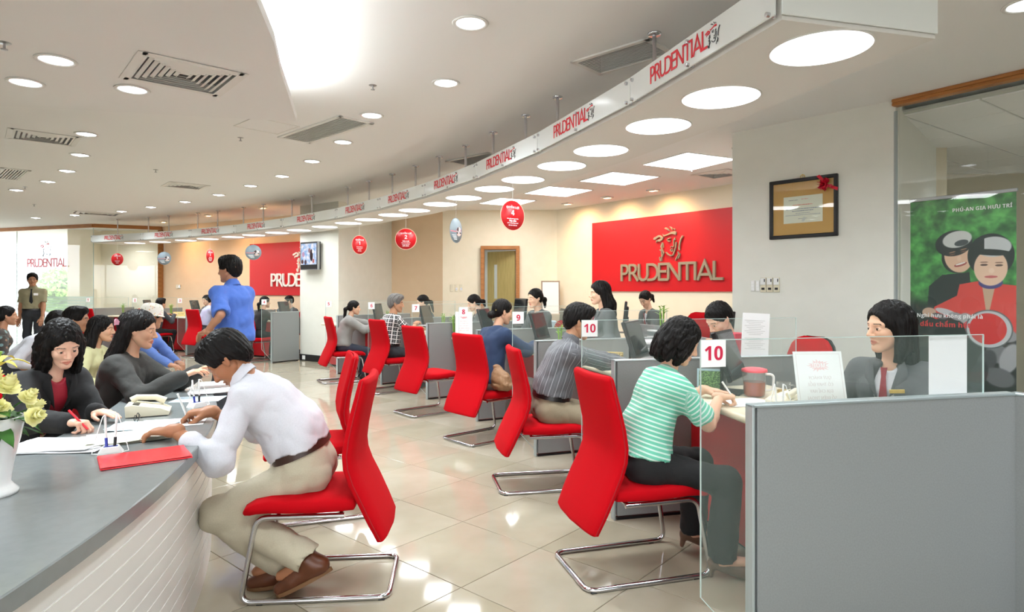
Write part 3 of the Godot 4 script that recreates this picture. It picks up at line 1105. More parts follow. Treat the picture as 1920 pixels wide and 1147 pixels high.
func hair_mesh(style: String, cs: float, ln: float) -> ArrayMesh:
	var key := "%s%.4f%.3f" % [style, cs, ln]
	if hair_cache.has(key): return hair_cache[key]
	var low := -0.12
	if style in ["long", "tail", "wavy", "bob", "half_up"]: low = -ln - 0.15
	var f := Field.new(Vector3(-0.24, low, -0.16), Vector3(0.15, 0.17, 0.16), cs)
	match style:
		"short":
			f.ell(Vector3(-0.016, 0.046, 0), Vector3(0.116, 0.104, 0.094), 0.01)
			f.ell(Vector3(-0.055, 0.0, 0), Vector3(0.07, 0.085, 0.083), 0.02)
			f.ell(Vector3(0.05, 0.105, 0.01), Vector3(0.05, 0.032, 0.065), 0.03)
			f.cut_ell(Vector3(0.118, -0.02, 0), Vector3(0.078, 0.098, 0.115), 0.012)
			f.cut_ell(Vector3(0.02, -0.075, 0), Vector3(0.075, 0.085, 0.13), 0.015)
			f.cut_plane(Vector3(0, -0.088, 0), Vector3(0.5, -0.85, 0).normalized())
		"pulled", "bun", "tail":
			f.ell(Vector3(-0.016, 0.04, 0), Vector3(0.107, 0.095, 0.0855), 0.01)
			f.ell(Vector3(-0.05, 0.0, 0), Vector3(0.07, 0.075, 0.078), 0.02)
			f.cut_ell(Vector3(0.125, -0.025, 0), Vector3(0.085, 0.105, 0.12), 0.012)
			f.cut_ell(Vector3(0.04, -0.085, 0), Vector3(0.085, 0.09, 0.13), 0.012)
			f.cut_plane(Vector3(0, -0.06, 0), Vector3(0.3, -0.95, 0).normalized())
			if style == "bun":
				f.ell(Vector3(-0.115, -0.055, 0), Vector3(0.042, 0.04, 0.055), 0.02)
			elif style == "tail":
				f.cap(Vector3(-0.1, 0.0, 0), Vector3(-0.15, -0.04, 0), 0.026, 0.03, 0.02)
				f.cap(Vector3(-0.15, -0.04, 0), Vector3(-0.145, -ln, 0), 0.034, 0.014, 0.02)
		"bob":
			f.ell(Vector3(-0.018, 0.042, 0), Vector3(0.112, 0.099, 0.092), 0.01)
			for s in [-1.0, 1.0]:
				f.cap(Vector3(-0.012, 0.02, 0.072 * s), Vector3(-0.004, -ln * 0.6, 0.08 * s), 0.03, 0.026, 0.03)
				f.cap(Vector3(-0.004, -ln * 0.6, 0.08 * s), Vector3(0.006, -ln, 0.062 * s), 0.026, 0.02, 0.03)
				f.cap(Vector3(-0.06, 0.02, 0.05 * s), Vector3(-0.065, -ln, 0.055 * s), 0.05, 0.04, 0.03)
			f.cap(Vector3(-0.075, 0.02, 0), Vector3(-0.085, -ln, 0), 0.05, 0.04, 0.03)
			f.cut_ell(Vector3(0.122, -0.035, 0), Vector3(0.085, 0.12, 0.085), 0.012)
			f.cut_plane(Vector3(0, -ln - 0.012, 0), Vector3(0.25, -1, 0).normalized())
		"long", "half_up":
			f.ell(Vector3(-0.018, 0.042, 0), Vector3(0.112, 0.098, 0.09), 0.01)
			for s in [-1.0, 1.0]:
				f.cap(Vector3(-0.05, 0.0, 0.055 * s), Vector3(-0.1, -ln * 0.55, 0.07 * s), 0.045, 0.038, 0.03)
				f.cap(Vector3(-0.1, -ln * 0.55, 0.07 * s), Vector3(-0.13, -ln, 0.05 * s), 0.038, 0.022, 0.03)
				if style == "long": f.cap(Vector3(-0.015, 0.03, 0.078 * s), Vector3(-0.045, -0.17, 0.085 * s), 0.026, 0.026, 0.03)
			f.cap(Vector3(-0.08, 0.0, 0), Vector3(-0.13, -ln * 0.5, 0), 0.05, 0.045, 0.03)
			f.cap(Vector3(-0.13, -ln * 0.5, 0), Vector3(-0.15, -ln, 0), 0.045, 0.025, 0.03)
			if style == "half_up": f.ell(Vector3(-0.1, 0.035, 0), Vector3(0.04, 0.05, 0.055), 0.03)
			f.cut_ell(Vector3(0.125, -0.03, 0), Vector3(0.085, 0.11, 0.1), 0.012)
			if style == "half_up": f.cut_ell(Vector3(0.045, -0.07, 0), Vector3(0.075, 0.085, 0.13), 0.02)
		"wavy":
			f.ell(Vector3(-0.018, 0.044, 0), Vector3(0.114, 0.101, 0.093), 0.01)
			f.cap(Vector3(-0.055, 0.0, 0), Vector3(-0.07, -ln * 0.85, 0), 0.062, 0.05, 0.03)
			for i in 17:
				var a := lerpf(0.95, TAU - 0.95, i / 16.0)
				var side := absf(sin(a))
				var p := Vector3(cos(a) * 0.086 - 0.02, 0.05, sin(a) * 0.078)
				var l: float = ln * (0.92 + 0.12 * sin(i * 2.3))
				for j in 7:
					var t := (j + 1) / 7.0
					var swell := 0.088 + 0.02 * sin(t * 2.6) - 0.012 * t * t
					var wob := sin(t * 9.0 + i * 1.7) * 0.02
					var qn := Vector3(cos(a + wob * 4.0) * swell - 0.022 - 0.012 * t, 0.05 - (l + 0.05) * t, sin(a + wob * 4.0) * (swell - 0.004 + wob * 0.5 * side))
					f.cap(p, qn, 0.024 - 0.006 * t, 0.023 - 0.007 * t, 0.009)
					p = qn
			f.cut_ell(Vector3(0.125, -0.035, 0), Vector3(0.085, 0.115, 0.079), 0.012)
	f.wrinkle(hair_noise, 0.006, Vector3(1, 0.16, 1))
	var mb := MB.new()
	f.mesh_into(mb)
	for i in mb.v.size(): mb.uv[i] = Vector2(mb.v[i].z * 2.0 + mb.v[i].x, mb.v[i].y)
	hair_cache[key] = mb.mesh()
	return hair_cache[key]
# ------------------------------------------------------------------ materials
func make_materials() -> void:
	var m: StandardMaterial3D
	mats.skin = StandardMaterial3D.new()
	mats.skin.resource_name = "skin"
	mats.skin.vertex_color_use_as_albedo = true
	mats.skin.roughness = 0.5
	mats.skin.subsurf_scatter_enabled = true
	mats.skin.subsurf_scatter_strength = 0.12
	for h in [["black_hair", hexc(12, 10, 10), hexc(26, 22, 20)], ["grey_hair", hexc(70, 68, 66), hexc(150, 146, 142)]]:
		m = mat(h[0], Color(1, 1, 1), 0.5, 0.0, 0.28)
		m.albedo_texture = noise_tex(21, 0.02, 256, [h[1], h[2]])
		m.uv1_scale = Vector3(9, 0.8, 1)
		m.normal_enabled = true
		m.normal_texture = noise_tex(22, 0.05, 256, [], true, 5.0)
		m.normal_scale = 0.3
	m = mat("red_fabric", Color(1, 1, 1), 0.85)
	m.albedo_texture = noise_tex(3, 0.25, 256, [hexc(176, 2, 14), hexc(196, 5, 22)])
	m.uv1_triplanar = true
	m.uv1_scale = Vector3(6, 6, 6)
	m.normal_enabled = true
	m.normal_texture = noise_tex(4, 0.35, 256, [], true, 2.0)
	m.normal_scale = 0.25
	m.metallic_specular = 0.25
	mat("chrome", hexc(205, 205, 210), 0.12, 1.0)
	mat("steel", hexc(170, 170, 172), 0.3, 1.0)
	mat("dark_metal", hexc(40, 40, 42), 0.4, 0.6)
	mat("white_paint", hexc(232, 230, 226), 0.55)
	mat("ceiling_paint", hexc(240, 239, 238), 0.85)
	mat("soffit_paint", hexc(238, 237, 236), 0.85)
	for w in [["wall_cream", hexc(228, 228, 219), hexc(234, 234, 226)], ["wall_peach", hexc(240, 212, 178), hexc(244, 218, 186)], ["wall_warm", hexc(244, 234, 210), hexc(248, 238, 216)]]:
		m = mat(w[0], Color(1, 1, 1), 0.8)
		m.albedo_texture = noise_tex(8, 0.03, 256, [w[1], w[2]])
		m.uv1_triplanar = true
		m.uv1_scale = Vector3(0.5, 0.5, 0.5)
	m = mat("wood", Color(1, 1, 1), 0.45)
	m.albedo_texture = noise_tex(12, 0.02, 256, [hexc(150, 92, 42), hexc(196, 134, 70)])
	m.uv1_triplanar = true
	m.uv1_scale = Vector3(0.8, 9, 0.8)
	m = mat("door_wood", Color(1, 1, 1), 0.5)
	m.albedo_texture = noise_tex(13, 0.02, 256, [hexc(176, 160, 100), hexc(196, 180, 120)])
	m.uv1_triplanar = true
	m.uv1_scale = Vector3(4, 0.4, 4)
	for k in 3:
		m = mat("tile_%d" % k, Color(1, 1, 1), 0.07, 0.0, 0.4)
		var base := [Vector3(170, 161, 142), Vector3(166, 157, 137), Vector3(173, 164, 146)]
		var b: Vector3 = base[k]
		m.albedo_texture = noise_tex(30 + k, 0.012, 256, [hexc(int(b.x) - 6, int(b.y) - 6, int(b.z) - 7), hexc(int(b.x) + 6, int(b.y) + 6, int(b.z) + 6)])
		m.uv1_triplanar = true
		m.uv1_world_triplanar = true
		m.uv1_scale = Vector3(0.7, 0.7, 0.7)
	mat("grout", hexc(214, 206, 186), 0.6)
	m = mat("grey_panel", Color(1, 1, 1), 0.5, 0.15)
	m.albedo_texture = noise_tex(40, 0.2, 256, [hexc(138, 141, 141), hexc(147, 150, 150)])
	m.uv1_triplanar = true
	m.uv1_scale = Vector3(2, 2, 2)
	mat("panel_edge", hexc(176, 186, 188), 0.35, 0.5)
	mat("red_panel", hexc(190, 16, 28), 0.35)
	mat("sign_red", hexc(206, 20, 30), 0.38)
	mat("sign_letter", hexc(158, 148, 126), 0.4, 0.1)
	mat("white_letter", hexc(245, 245, 240), 0.4)
	mat("logo_red", hexc(222, 20, 42), 0.4)
	mat("logo_dark", hexc(60, 62, 66), 0.4)
	m = mat("cream_stone", Color(1, 1, 1), 0.3)
	m.albedo_texture = noise_tex(44, 0.12, 256, [hexc(226, 214, 186), hexc(240, 230, 206)])
	m.uv1_triplanar = true
	m.uv1_scale = Vector3(3, 3, 3)
	m = mat("grey_top", Color(1, 1, 1), 0.2, 0.0)
	m.albedo_texture = noise_tex(45, 0.05, 256, [hexc(124, 129, 129), hexc(130, 135, 135)])
	m.uv1_triplanar = true
	m.uv1_scale = Vector3(1.4, 1.4, 1.4)
	mat("grey_edge", hexc(108, 110, 106), 0.4)
	mat("desk_slat", hexc(222, 219, 214), 0.28)
	mat("desk_groove", hexc(250, 250, 248), 0.5)
	mat("black_base", hexc(26, 26, 28), 0.5)
	mat("black_plastic", hexc(24, 24, 26), 0.35)
	mat("black_leather", hexc(20, 18, 18), 0.35)
	mat("brown_leather", hexc(96, 52, 30), 0.35)
	mat("bronze_leather", hexc(104, 78, 62), 0.35)
	mat("sole", hexc(120, 84, 52), 0.7)
	mat("screen_glass", hexc(30, 32, 34), 0.08)
	mat("paper", hexc(240, 240, 242), 0.8)
	mat("paper_blue", hexc(205, 226, 238), 0.8)
	mat("paper_pink", hexc(246, 214, 214), 0.8)
	mat("cream_plastic", hexc(222, 214, 190), 0.35)
	mat("white_plastic", hexc(240, 240, 238), 0.35)
	mat("green_leaf", hexc(58, 110, 40), 0.5)
	mat("bamboo", hexc(128, 168, 70), 0.45)
	mat("pen_blue", hexc(34, 50, 150), 0.35)
	mat("card_white", hexc(246, 246, 246), 0.5)
	mat("card_number", hexc(204, 22, 66), 0.5)
	mat("brass", hexc(222, 190, 96), 0.4)
	for g in [["glass", Color(0.8, 0.92, 0.88, 0.07)], ["clear_plastic", Color(0.9, 0.94, 0.94, 0.08)]]:
		m = mat(g[0], g[1], 0.0)
		m.transparency = BaseMaterial3D.TRANSPARENCY_ALPHA
		m.cull_mode = BaseMaterial3D.CULL_DISABLED
	mat("glass_edge", hexc(186, 204, 200), 0.15)
	m = mat("frosted", Color(0.86, 0.94, 0.9, 0.72), 0.6)
	m.transparency = BaseMaterial3D.TRANSPARENCY_ALPHA
	for e in [["lamp_disc", Color(1, 1, 1), 3.0], ["lamp_panel", Color(1, 1, 1), 6.0], ["lamp_spot", Color(0.96, 0.98, 1.0), 5.0], ["lamp_warm", Color(1, 0.86, 0.62), 4.0]]:
		m = mat(e[0], Color(1, 1, 1), 0.5)
		m.emission_enabled = true
		m.emission = e[1]
		m.emission_energy_multiplier = e[2]
	mat("reflector", hexc(225, 228, 232), 0.2, 0.8)

# ------------------------------------------------------------------ shell of the hall
# a wall between two floor points, with thickness behind it (to the left of a -> b)
func wall_mesh(a: Vector2, b: Vector2, y0: float, y1: float, th := 0.12) -> MB:
	var mb := MB.new()
	var d := (b - a)
	var mid := (a + b) * 0.5
	var yaw := atan2(d.y, d.x)
	var nrm := Vector2(-d.y, d.x).normalized()
	mid += nrm * th * 0.5
	mb.box(at(mid.x, (y0 + y1) * 0.5, mid.y), Vector3(d.length(), y1 - y0, th), 0.0, Basis(Vector3.UP, yaw))
	return mb

const TILE := 0.6
const TILE_TURN := 0.7165
const TILE_O := Vector2(-0.753, 4.22)

func build_shell() -> void:
	# floor: a slab with pale joints and tiles laid on it
	var fl := MB.new()
	fl.box(at(-2.0, -0.056, 7.0), Vector3(36, 0.1, 32))
	var floor_ := struct("floor", fl, mats.grout, "beige polished floor of large square tiles with pale joints")
	var ca := cos(TILE_TURN)
	var sa := sin(TILE_TURN)
	var cand := []
	for i in range(-36, 40):
		for j in range(-36, 40):
			var x := TILE_O.x + (i + 0.5) * TILE * ca + (j + 0.5) * TILE * sa
			var d := TILE_O.y - (i + 0.5) * TILE * sa + (j + 0.5) * TILE * ca
			if x < -17 or x > 8 or d < -4 or d > 20: continue
			var px := 960.0 + FOCAL * x / maxf(d, 0.1)
			var py := 543.0 + FOCAL * EYE / maxf(d, 0.1)
			var seen := d > 1.6 and px > -150 and px < 2070 and py < 1260
			# hidden behind the desk or the counters
			var rr := Vector2(x - ROW_C.x, d - ROW_C.y).length()
			if rr > ROW_R + 0.8: seen = false
			if Vector2(x - DESK_C.x, d - DESK_C.y).length() < DESK_R - 0.3: seen = false
			cand.append([d if seen else 100.0 + absf(d), x, d])
	cand.sort_custom(func(a, b): return a[0] < b[0])
	var tm := MB.new()
	tm.box(Vector3(0, -0.003, 0), Vector3(TILE - 0.004, 0.006, TILE - 0.004), 0.0012)
	var tile_mesh := tm.mesh()
	var rest := MB.new()
	var turn := Basis(Vector3.UP, -TILE_TURN)
	for k in cand.size():
		var p := at(cand[k][1], 0, cand[k][2])
		if k < 296 and cand[k][0] < 90.0:
			var o := MeshInstance3D.new()
			o.name = "tile"
			o.mesh = tile_mesh
			o.material_override = mats["tile_%d" % ((k * 7 + k / 3) % 3)]
			floor_.add_child(o, true)
			o.transform = Transform3D(turn, p)
		else:
			rest.add(tm, Transform3D(turn, p))
	var ro := part(floor_, "far_tiles", rest, mats.tile_0)
	ro.set_meta("kind", "stuff")
	# ceiling slab
	var cm := MB.new()
	cm.xf = Transform3D(Basis(Vector3(1, 0, 0), Vector3(0, 0, -1), Vector3(0, 1, 0)), Vector3.ZERO)
	for p in with_holes(PackedVector2Array([Vector2(-20, -9), Vector2(16, -9), Vector2(16, 23), Vector2(-20, 23)]), CEIL): cm.prism(p, CEIL, CEIL + 0.2)
	struct("ceiling", cm, mats.ceiling_paint, "white plaster ceiling of the hall")
	# lowered soffit with a curved free edge, lit from above it
	var edge := PackedVector2Array()
	for p in [Vector2(-1.02, 0.8), Vector2(-1.08, 2.0), Vector2(-1.18, 2.89), Vector2(-1.29, 3.4), Vector2(-1.42, 3.85), Vector2(-1.56, 4.4), Vector2(-1.71, 4.98), Vector2(-3.72, 4.55), Vector2(-7.0, 3.9), Vector2(-12.0, 2.9), Vector2(-12.0, -3.5), Vector2(-1.0, -3.5)]:
		edge.append(p)
	var sm := MB.new()
	sm.xf = Transform3D(Basis(Vector3(1, 0, 0), Vector3(0, 0, -1), Vector3(0, 1, 0)), Vector3.ZERO)
	for p in with_holes(edge, 2.75): sm.prism(p, 2.75, 2.81)
	struct("ceiling_soffit", sm, mats.soffit_paint, "lowered white ceiling field with a curved edge at upper left")
	# added fascia above the soffit, keeps cove light off the far ceiling
	var se := MB.new()
	for k in [6, 7, 8]: beam(se, (edge[6].lerp(edge[7], 0.3) if k == 6 else edge[k]) + Vector2(0.0, -0.04), edge[k + 1] + Vector2(0.0, -0.04), 2.78, CEIL + 0.01, 0.05)
	struct("trim_5", se, mats.soffit_paint, "added white fascia stopping cove light towards the far hall")
	# strip lamps that lie on the soffit behind its curved edge
	var strip := thing("cove_lamp", "hidden strip lamps lighting the ceiling above the curved soffit edge", "lamp")
	for k in 6:
		var a := edge[k] + Vector2(-0.14, 0.02)
		var b := edge[k + 1] + Vector2(-0.14, -0.06)
		part(strip, "tube", MB.new().tube([at(a.x, 2.835, a.y), at(b.x, 2.835, b.y)], 0.016, 8), mats.lamp_panel)
		var al := AreaLight3D.new()
		al.name = "cove_light"
		al.area_size = Vector2(a.distance_to(b), 0.05)
		al.light_energy = COVE_LIGHT * a.distance_to(b)
		al.light_color = Color(0.97, 1, 1)
		al.shadow_enabled = true
		al.area_range = 30
		add_child(al, true)
		var m := (a + b) * 0.5
		al.transform = Transform3D(Basis(Vector3.UP, atan2(b.y - a.y, b.x - a.x)) * Basis(Vector3.RIGHT, PI / 2), at(m.x, 2.875, m.y))
	# outer walls that close the hall outside the picture
	var rw := MB.new()
	rw.box(at(-4.5, 0.2, -3.7), Vector3(25.4, 0.42, 0.2)).box(at(-4.5, 3.0, -3.7), Vector3(25.4, 0.3, 0.2))
	for x in [[-17.2, -8.0], [5.0, 8.2]]:
		rw.box(at((x[0] + x[1]) * 0.5, 1.62, -3.7), Vector3(x[1] - x[0], 2.46, 0.2))
	struct("wall_rear", rw, mats.wall_cream, "cream wall behind the camera with an opening added for front daylight")
	var rwin := struct("window_added_4", sheet(Vector2(-8.0, -3.7), Vector2(5.0, -3.7), 0.4, 2.86), mats.glass, "unseen wide window added behind the camera for front daylight")  # unseen window, added so that sky light fills the foreground from the front
	for k in 6:
		part(rwin, "mullion", MB.new().box(at(-8.0 + k * 2.6, 1.63, -3.7), Vector3(0.05, 2.46, 0.08)), mats.steel)
	struct("wall_left", wall_mesh(Vector2(-15.2, -3.6), Vector2(-15.2, 15.0), -0.01, CEIL + 0.05), mats.wall_cream, "cream wall of the hall outside the picture on the left")
	struct("wall_right", wall_mesh(Vector2(8.0, 18.0), Vector2(8.0, -3.6), -0.01, CEIL + 0.05), mats.wall_cream, "cream wall outside the picture on the right")

# plan polygons of a ceiling slab with an opening under each air vent of that height
func with_holes(outline: PackedVector2Array, y: float) -> Array:
	var polys := [outline]
	for v in vents():
		var p: Vector3 = v[1]
		if absf(p.y - y) > 0.01: continue
		var c := Vector2(p.x, -p.z)
		var a := deg_to_rad(v[2])
		var u: Vector2 = Vector2(cos(a), sin(a)) * (v[3] * 0.5 - 0.03)
		var w: Vector2 = Vector2(-sin(a), cos(a)) * (v[4] * 0.5 - 0.03)
		var hole := PackedVector2Array([c - u - w, c + u - w, c + u + w, c - u + w])
		var next := []
		for q in polys:
			if not Geometry2D.is_point_in_polygon(c, q):
				next.append(q)
				continue
			for s in [-1.0, 1.0]:
				var half := PackedVector2Array([Vector2(c.x, -50), Vector2(c.x + s * 60, -50), Vector2(c.x + s * 60, 50), Vector2(c.x, 50)])
				for piece in Geometry2D.intersect_polygons(q, half):
					next.append_array(Geometry2D.clip_polygons(piece, hole))
		polys = next
	return polys

# wooden head beam between two floor points
func beam(mb: MB, a: Vector2, b: Vector2, y0: float, y1: float, th := 0.08) -> void:
	var d := b - a
	var mid := (a + b) * 0.5
	mb.box(at(mid.x, (y0 + y1) * 0.5, mid.y), Vector3(d.length(), y1 - y0, th), 0.006, Basis(Vector3.UP, atan2(d.y, d.x)))

func pane_mesh(a: Vector2, b: Vector2, y0: float, y1: float, th := 0.012) -> MB:
	var mb := MB.new()
	var d := b - a
	var mid := (a + b) * 0.5
	mb.box(at(mid.x, (y0 + y1) * 0.5, mid.y), Vector3(d.length(), y1 - y0, th), 0.0, Basis(Vector3.UP, atan2(d.y, d.x)))
	return mb

# a single sheet, so that the thin-glass material is met once
func sheet(a: Vector2, b: Vector2, y0: float, y1: float) -> MB:
	var mb := MB.new()
	mb.quad(at(a.x, y0, a.y), at(b.x, y0, b.y), at(b.x, y1, b.y), at(a.x, y1, a.y))
	return mb

const W_A := Vector2(2.37, 6.74)      # left end of the near wall
const W_B := Vector2(3.41, 5.57)      # where the glass begins
const W_C := Vector2(4.72, 3.7)
const SIGN_A := Vector2(0.95, 13.25)
const SIGN_B := Vector2(4.6, 8.62)

func build_back_walls() -> void:
	# near wall with the framed certificate
	struct("wall_certificate", wall_mesh(W_A, W_B, -0.01, CEIL + 0.02, 0.16), mats.wall_cream, "cream wall with framed certificate and wall switches")
	# its return towards the back
	struct("wall_return", wall_mesh(W_A + Vector2(0.13, 0.02), Vector2(4.5, 8.5), -0.01, CEIL + 0.02, 0.1), mats.wall_cream, "cream return wall behind the certificate wall")
	# red sign wall and door wall
	struct("wall_sign", wall_mesh(SIGN_A, SIGN_B, -0.01, CEIL + 0.02), mats.wall_warm, "warm cream wall carrying the big red sign")
	var da := Vector2(-1.47, 13.3)
	var d0 := Vector2(-0.62, 13.28)
	var d1 := Vector2(0.12, 13.26)
	var dw := MB.new()
	dw.add(wall_mesh(da, d0, -0.01, CEIL + 0.02)).add(wall_mesh(d1, SIGN_A, -0.01, CEIL + 0.02)).add(wall_mesh(d0, d1, 2.27, CEIL + 0.02))
	struct("wall_door", dw, mats.wall_warm, "warm cream wall with the half-open wooden door")
	# room behind the door
	var rb := MB.new()
	rb.add(wall_mesh(Vector2(-1.4, 15.6), Vector2(1.4, 15.6), -0.01, CEIL))
	rb.add(wall_mesh(Vector2(1.4, 13.4), Vector2(1.4, 15.6), -0.01, CEIL)).add(wall_mesh(Vector2(-1.4, 15.6), Vector2(-1.4, 13.4), -0.01, CEIL))
	struct("wall_back_room", rb, mats.white_paint, "white walls of the room seen through the open door")
	var tr := MB.new()
	for p in [d0, d1]:
		tr.box(at(p.x, 1.13, p.y - 0.02), Vector3(0.075, 2.27, 0.2), 0.005)
	tr.box(at((d0.x + d1.x) * 0.5, 2.3, d0.y - 0.02), Vector3(d1.x - d0.x + 0.075, 0.075, 0.2), 0.005)
	struct("trim_1", tr, mats.wood, "wooden frame round the door opening")
	var door := thing("door_1", "olive brown wooden door with narrow glass slot standing half open", "door", at(d1.x - 0.05, 0.0, d1.y + 0.06), 146)
	door.set_meta("kind", "structure")
	var dm := MB.new()
	for bx in [[0.23, 1.13, 0.46, 2.22], [0.64, 1.13, 0.16, 2.22], [0.51, 0.62, 0.1, 1.2], [0.51, 2.1, 0.1, 0.28]]:
		dm.box(Vector3(bx[0], bx[1], 0), Vector3(bx[2], bx[3], 0.04), 0.003)
	part(door, "leaf", dm, mats.door_wood)
	var dg := MB.new()
	dg.quad(Vector3(0.46, 1.22, 0), Vector3(0.56, 1.22, 0), Vector3(0.56, 1.96, 0), Vector3(0.46, 1.96, 0))
	part(door, "pane", dg, mats.glass)
	var hg := MB.new()
	for y in [0.5, 1.3, 2.0]:
		hg.box(Vector3(0, y, 0.025), Vector3(0.03, 0.1, 0.03), 0.003)
	hg.tube([Vector3(0.66, 1.05, 0.02), Vector3(0.66, 1.05, 0.07), Vector3(0.56, 1.05, 0.07)], 0.01, 8)
	part(door, "handle", hg, mats.steel)
	# peach niche and the pillar that carries the television
	struct("wall_niche", wall_mesh(Vector2(-2.72, 14.15), da, -0.01, CEIL + 0.02), mats.wall_peach, "peach wall niche between television pillar and door wall")
	var p0 := Vector2(-4.26, 12.6)
	var p1 := Vector2(-3.3, 11.92)
	var p2 := Vector2(-2.7, 14.2)
	var p3 := Vector2(-3.9, 14.8)
	var pm := MB.new()
	pm.xf = Transform3D(Basis(Vector3(1, 0, 0), Vector3(0, 0, -1), Vector3(0, 1, 0)), Vector3.ZERO)
	pm.prism(PackedVector2Array([p0, p1, p2, p3]), -0.01, CEIL + 0.02)
	struct("wall_pillar", pm, mats.wall_cream, "broad cream pillar carrying the television")
	var bb := MB.new()
	var dd := (p1 - p0).normalized()
	var nn := Vector2(dd.y, -dd.x)
	beam(bb, p0 + nn * 0.008, p1 + nn * 0.008, 0.0, 0.13, 0.016)
	struct("baseboard_pillar", bb, mats.black_base, "black baseboard along the foot of the television pillar")
	# peach wall behind stations one to four
	var q0 := Vector2(-9.35, 16.75)
	struct("wall_peach", wall_mesh(q0, p3 + Vector2(-0.05, -1.2), -0.01, CEIL + 0.02), mats.wall_peach, "peach wall behind the far counters carrying the second red sign")
	# glass room at the far left: corner post, wooden beams, cream wall inside
	var g0 := Vector2(-10.72, 16.05)
	var g1 := Vector2(-15.1, 17.6)
	var bm := MB.new()
	beam(bm, q0, g0, CEIL - 0.09, CEIL + 0.01, 0.09)
	beam(bm, g0, g1, CEIL - 0.09, CEIL + 0.01, 0.09)
	bm.box(at(q0.x - 0.02, 1.5, q0.y), Vector3(0.13, 3.0, 0.13), 0.006)
	struct("trim_2", bm, mats.wood, "wooden head beam and post of the far glass room")
	var w1 := struct("window_1", sheet(g0, q0, 0.02, CEIL - 0.09), mats.glass, "clear glass wall beside the far wooden post")
	var w2 := struct("window_2", sheet(g1, g0, 0.02, CEIL - 0.09), mats.glass, "large glass front at far left with daylight behind")
	for t in [0.0, 0.62]:
		var gp := g0.lerp(g1, t)
		var em := MB.new()
		em.box(at(gp.x, 1.5, gp.y), Vector3(0.014, 3.0, 0.014))
		part(w2 if t > 0 else w1, "joint", em, mats.glass_edge)
	# frosted film with clear lines on the lower part of the glass front
	var off := Vector2(0.0, -0.02)
	for k in 16:
		var y := 0.05 + k * 0.075
		part(w2, "film", sheet(g1 + off, g0 + off, y, y + 0.066), mats.frosted)
	var iw := MB.new()
	iw.add(wall_mesh(Vector2(-12.1, 17.95), Vector2(-9.4, 17.6), -0.01, CEIL + 0.02)).add(wall_mesh(Vector2(-9.2, 16.8), Vector2(-9.3, 17.8), -0.01, CEIL + 0.02))
	iw.box(at(-12.1, 1.55, 17.8), Vector3(0.7, 3.1, 0.5))
	struct("wall_glass_room", iw, mats.wall_warm, "cream wall inside the far glass room")
	# outside: pavement, white building with louvres, tree
	var gm := MB.new()
	gm.box(at(-30, -0.16, 34), Vector3(60, 0.1, 34))
	struct("ground_outside", gm, mat("pavement", hexc(205, 203, 198), 0.8), "pale sunlit pavement outside the glass front")
	var hb := thing("street_building", "white building with grey louvred shutters across the street", "building", at(-27, 0, 34))
	var hw := MB.new()
	hw.box(Vector3(0, 4, 0), Vector3(26, 8, 2), 0.05)
	part(hb, "wall", hw, mat("street_white", hexc(238, 238, 236), 0.8))
	var lv := MB.new()
	lv.box(Vector3(0, 0, 0), Vector3(3.4, 0.05, 0.12), 0.01)
	var lvm := lv.mesh()
	for w in 4:
		for k in 10:
			var o := part(hb, "louvre", lvm, mat("louvre_grey", hexc(168, 174, 180), 0.6))
			o.position = Vector3(-9.0 + w * 5.2, 1.3 + k * 0.22, 1.1)
	var tree := thing("street_tree", "leafy green street tree seen through the glass front", "tree", at(-21.3, -0.4, 29.5))
	var tk := MB.new()
	tk.tube([Vector3(0, 0, 0), Vector3(0.05, 1.2, 0), Vector3(-0.05, 2.2, 0.05)], [0.14, 0.11, 0.07], 8)
	part(tree, "trunk", tk, mat("bark", hexc(110, 92, 70), 0.9))
	var lm := MB.new()
	var rg := RandomNumberGenerator.new()
	rg.seed = 4
	for i in 1500:
		var dir := Vector3(rg.randfn(), rg.randfn(), rg.randfn()).normalized() * pow(rg.randf(), 0.4)
		var p := Vector3(dir.x * 0.95, 1.75 + dir.y * 1.15, dir.z * 0.9)
		var u := Vector3(rg.randfn(), rg.randfn(), rg.randfn()).normalized() * 0.13
		var w := u.cross(Vector3(rg.randfn(), rg.randfn(), rg.randfn()).normalized()) * 0.6
		lm.quad(p - u, p - w, p + u, p + w)
	var lp := part(tree, "leaves", lm, mat("tree_leaf", hexc(120, 160, 70), 0.6))
	lp.set_meta("kind", "stuff")
	# glass partition at the right with the wooden beam and the office behind it
	var bm2 := MB.new()
	beam(bm2, W_B + Vector2(-0.01, 0.01), W_C, CEIL - 0.03, CEIL + 0.0, 0.1)
	beam(bm2, W_B + Vector2(-0.01, 0.01), W_C, CEIL - 0.06, CEIL - 0.03, 0.09)
	struct("trim_3", bm2, mats.wood, "wooden head beam of the glass partition at right")
	struct("window_3", sheet(W_B, W_C, 0.02, CEIL - 0.05), mats.glass, "clear glass partition in front of the office at right")
	var ex := MB.new()
	ex.box(at(W_B.x, 1.5, W_B.y), Vector3(0.02, 3.0, 0.03))
	struct("trim_4", ex, mats.panel_edge, "slim metal edge strip where the glass meets the wall")
	# office
	var on := (W_C - W_B).normalized()
	var onn := Vector2(-on.y, on.x)
	var oa := W_B + onn * 0.06
	var o1 := oa + Vector2(1.35, 1.5)
	struct("wall_office", wall_mesh(oa, o1, -0.01, CEIL), mats.wall_cream, "cream side wall of the office behind the glass")
	var o2 := Vector2(8.0, 5.6)
	struct("wall_office_back", wall_mesh(o1 + Vector2(0.0, 1.7), Vector2(8.0, 8.6), -0.01, CEIL).add(wall_mesh(o1 + Vector2(0, 1.7), o1, -0.01, CEIL)), mat("office_back", hexc(206, 196, 172), 0.8), "beige rear wall of the office behind the glass")
	# suspended ceiling tiles of the office
	var oc := MB.new()
	oc.box(Vector3.ZERO, Vector3(0.59, 0.015, 0.59), 0.004)
	var ocm := oc.mesh()
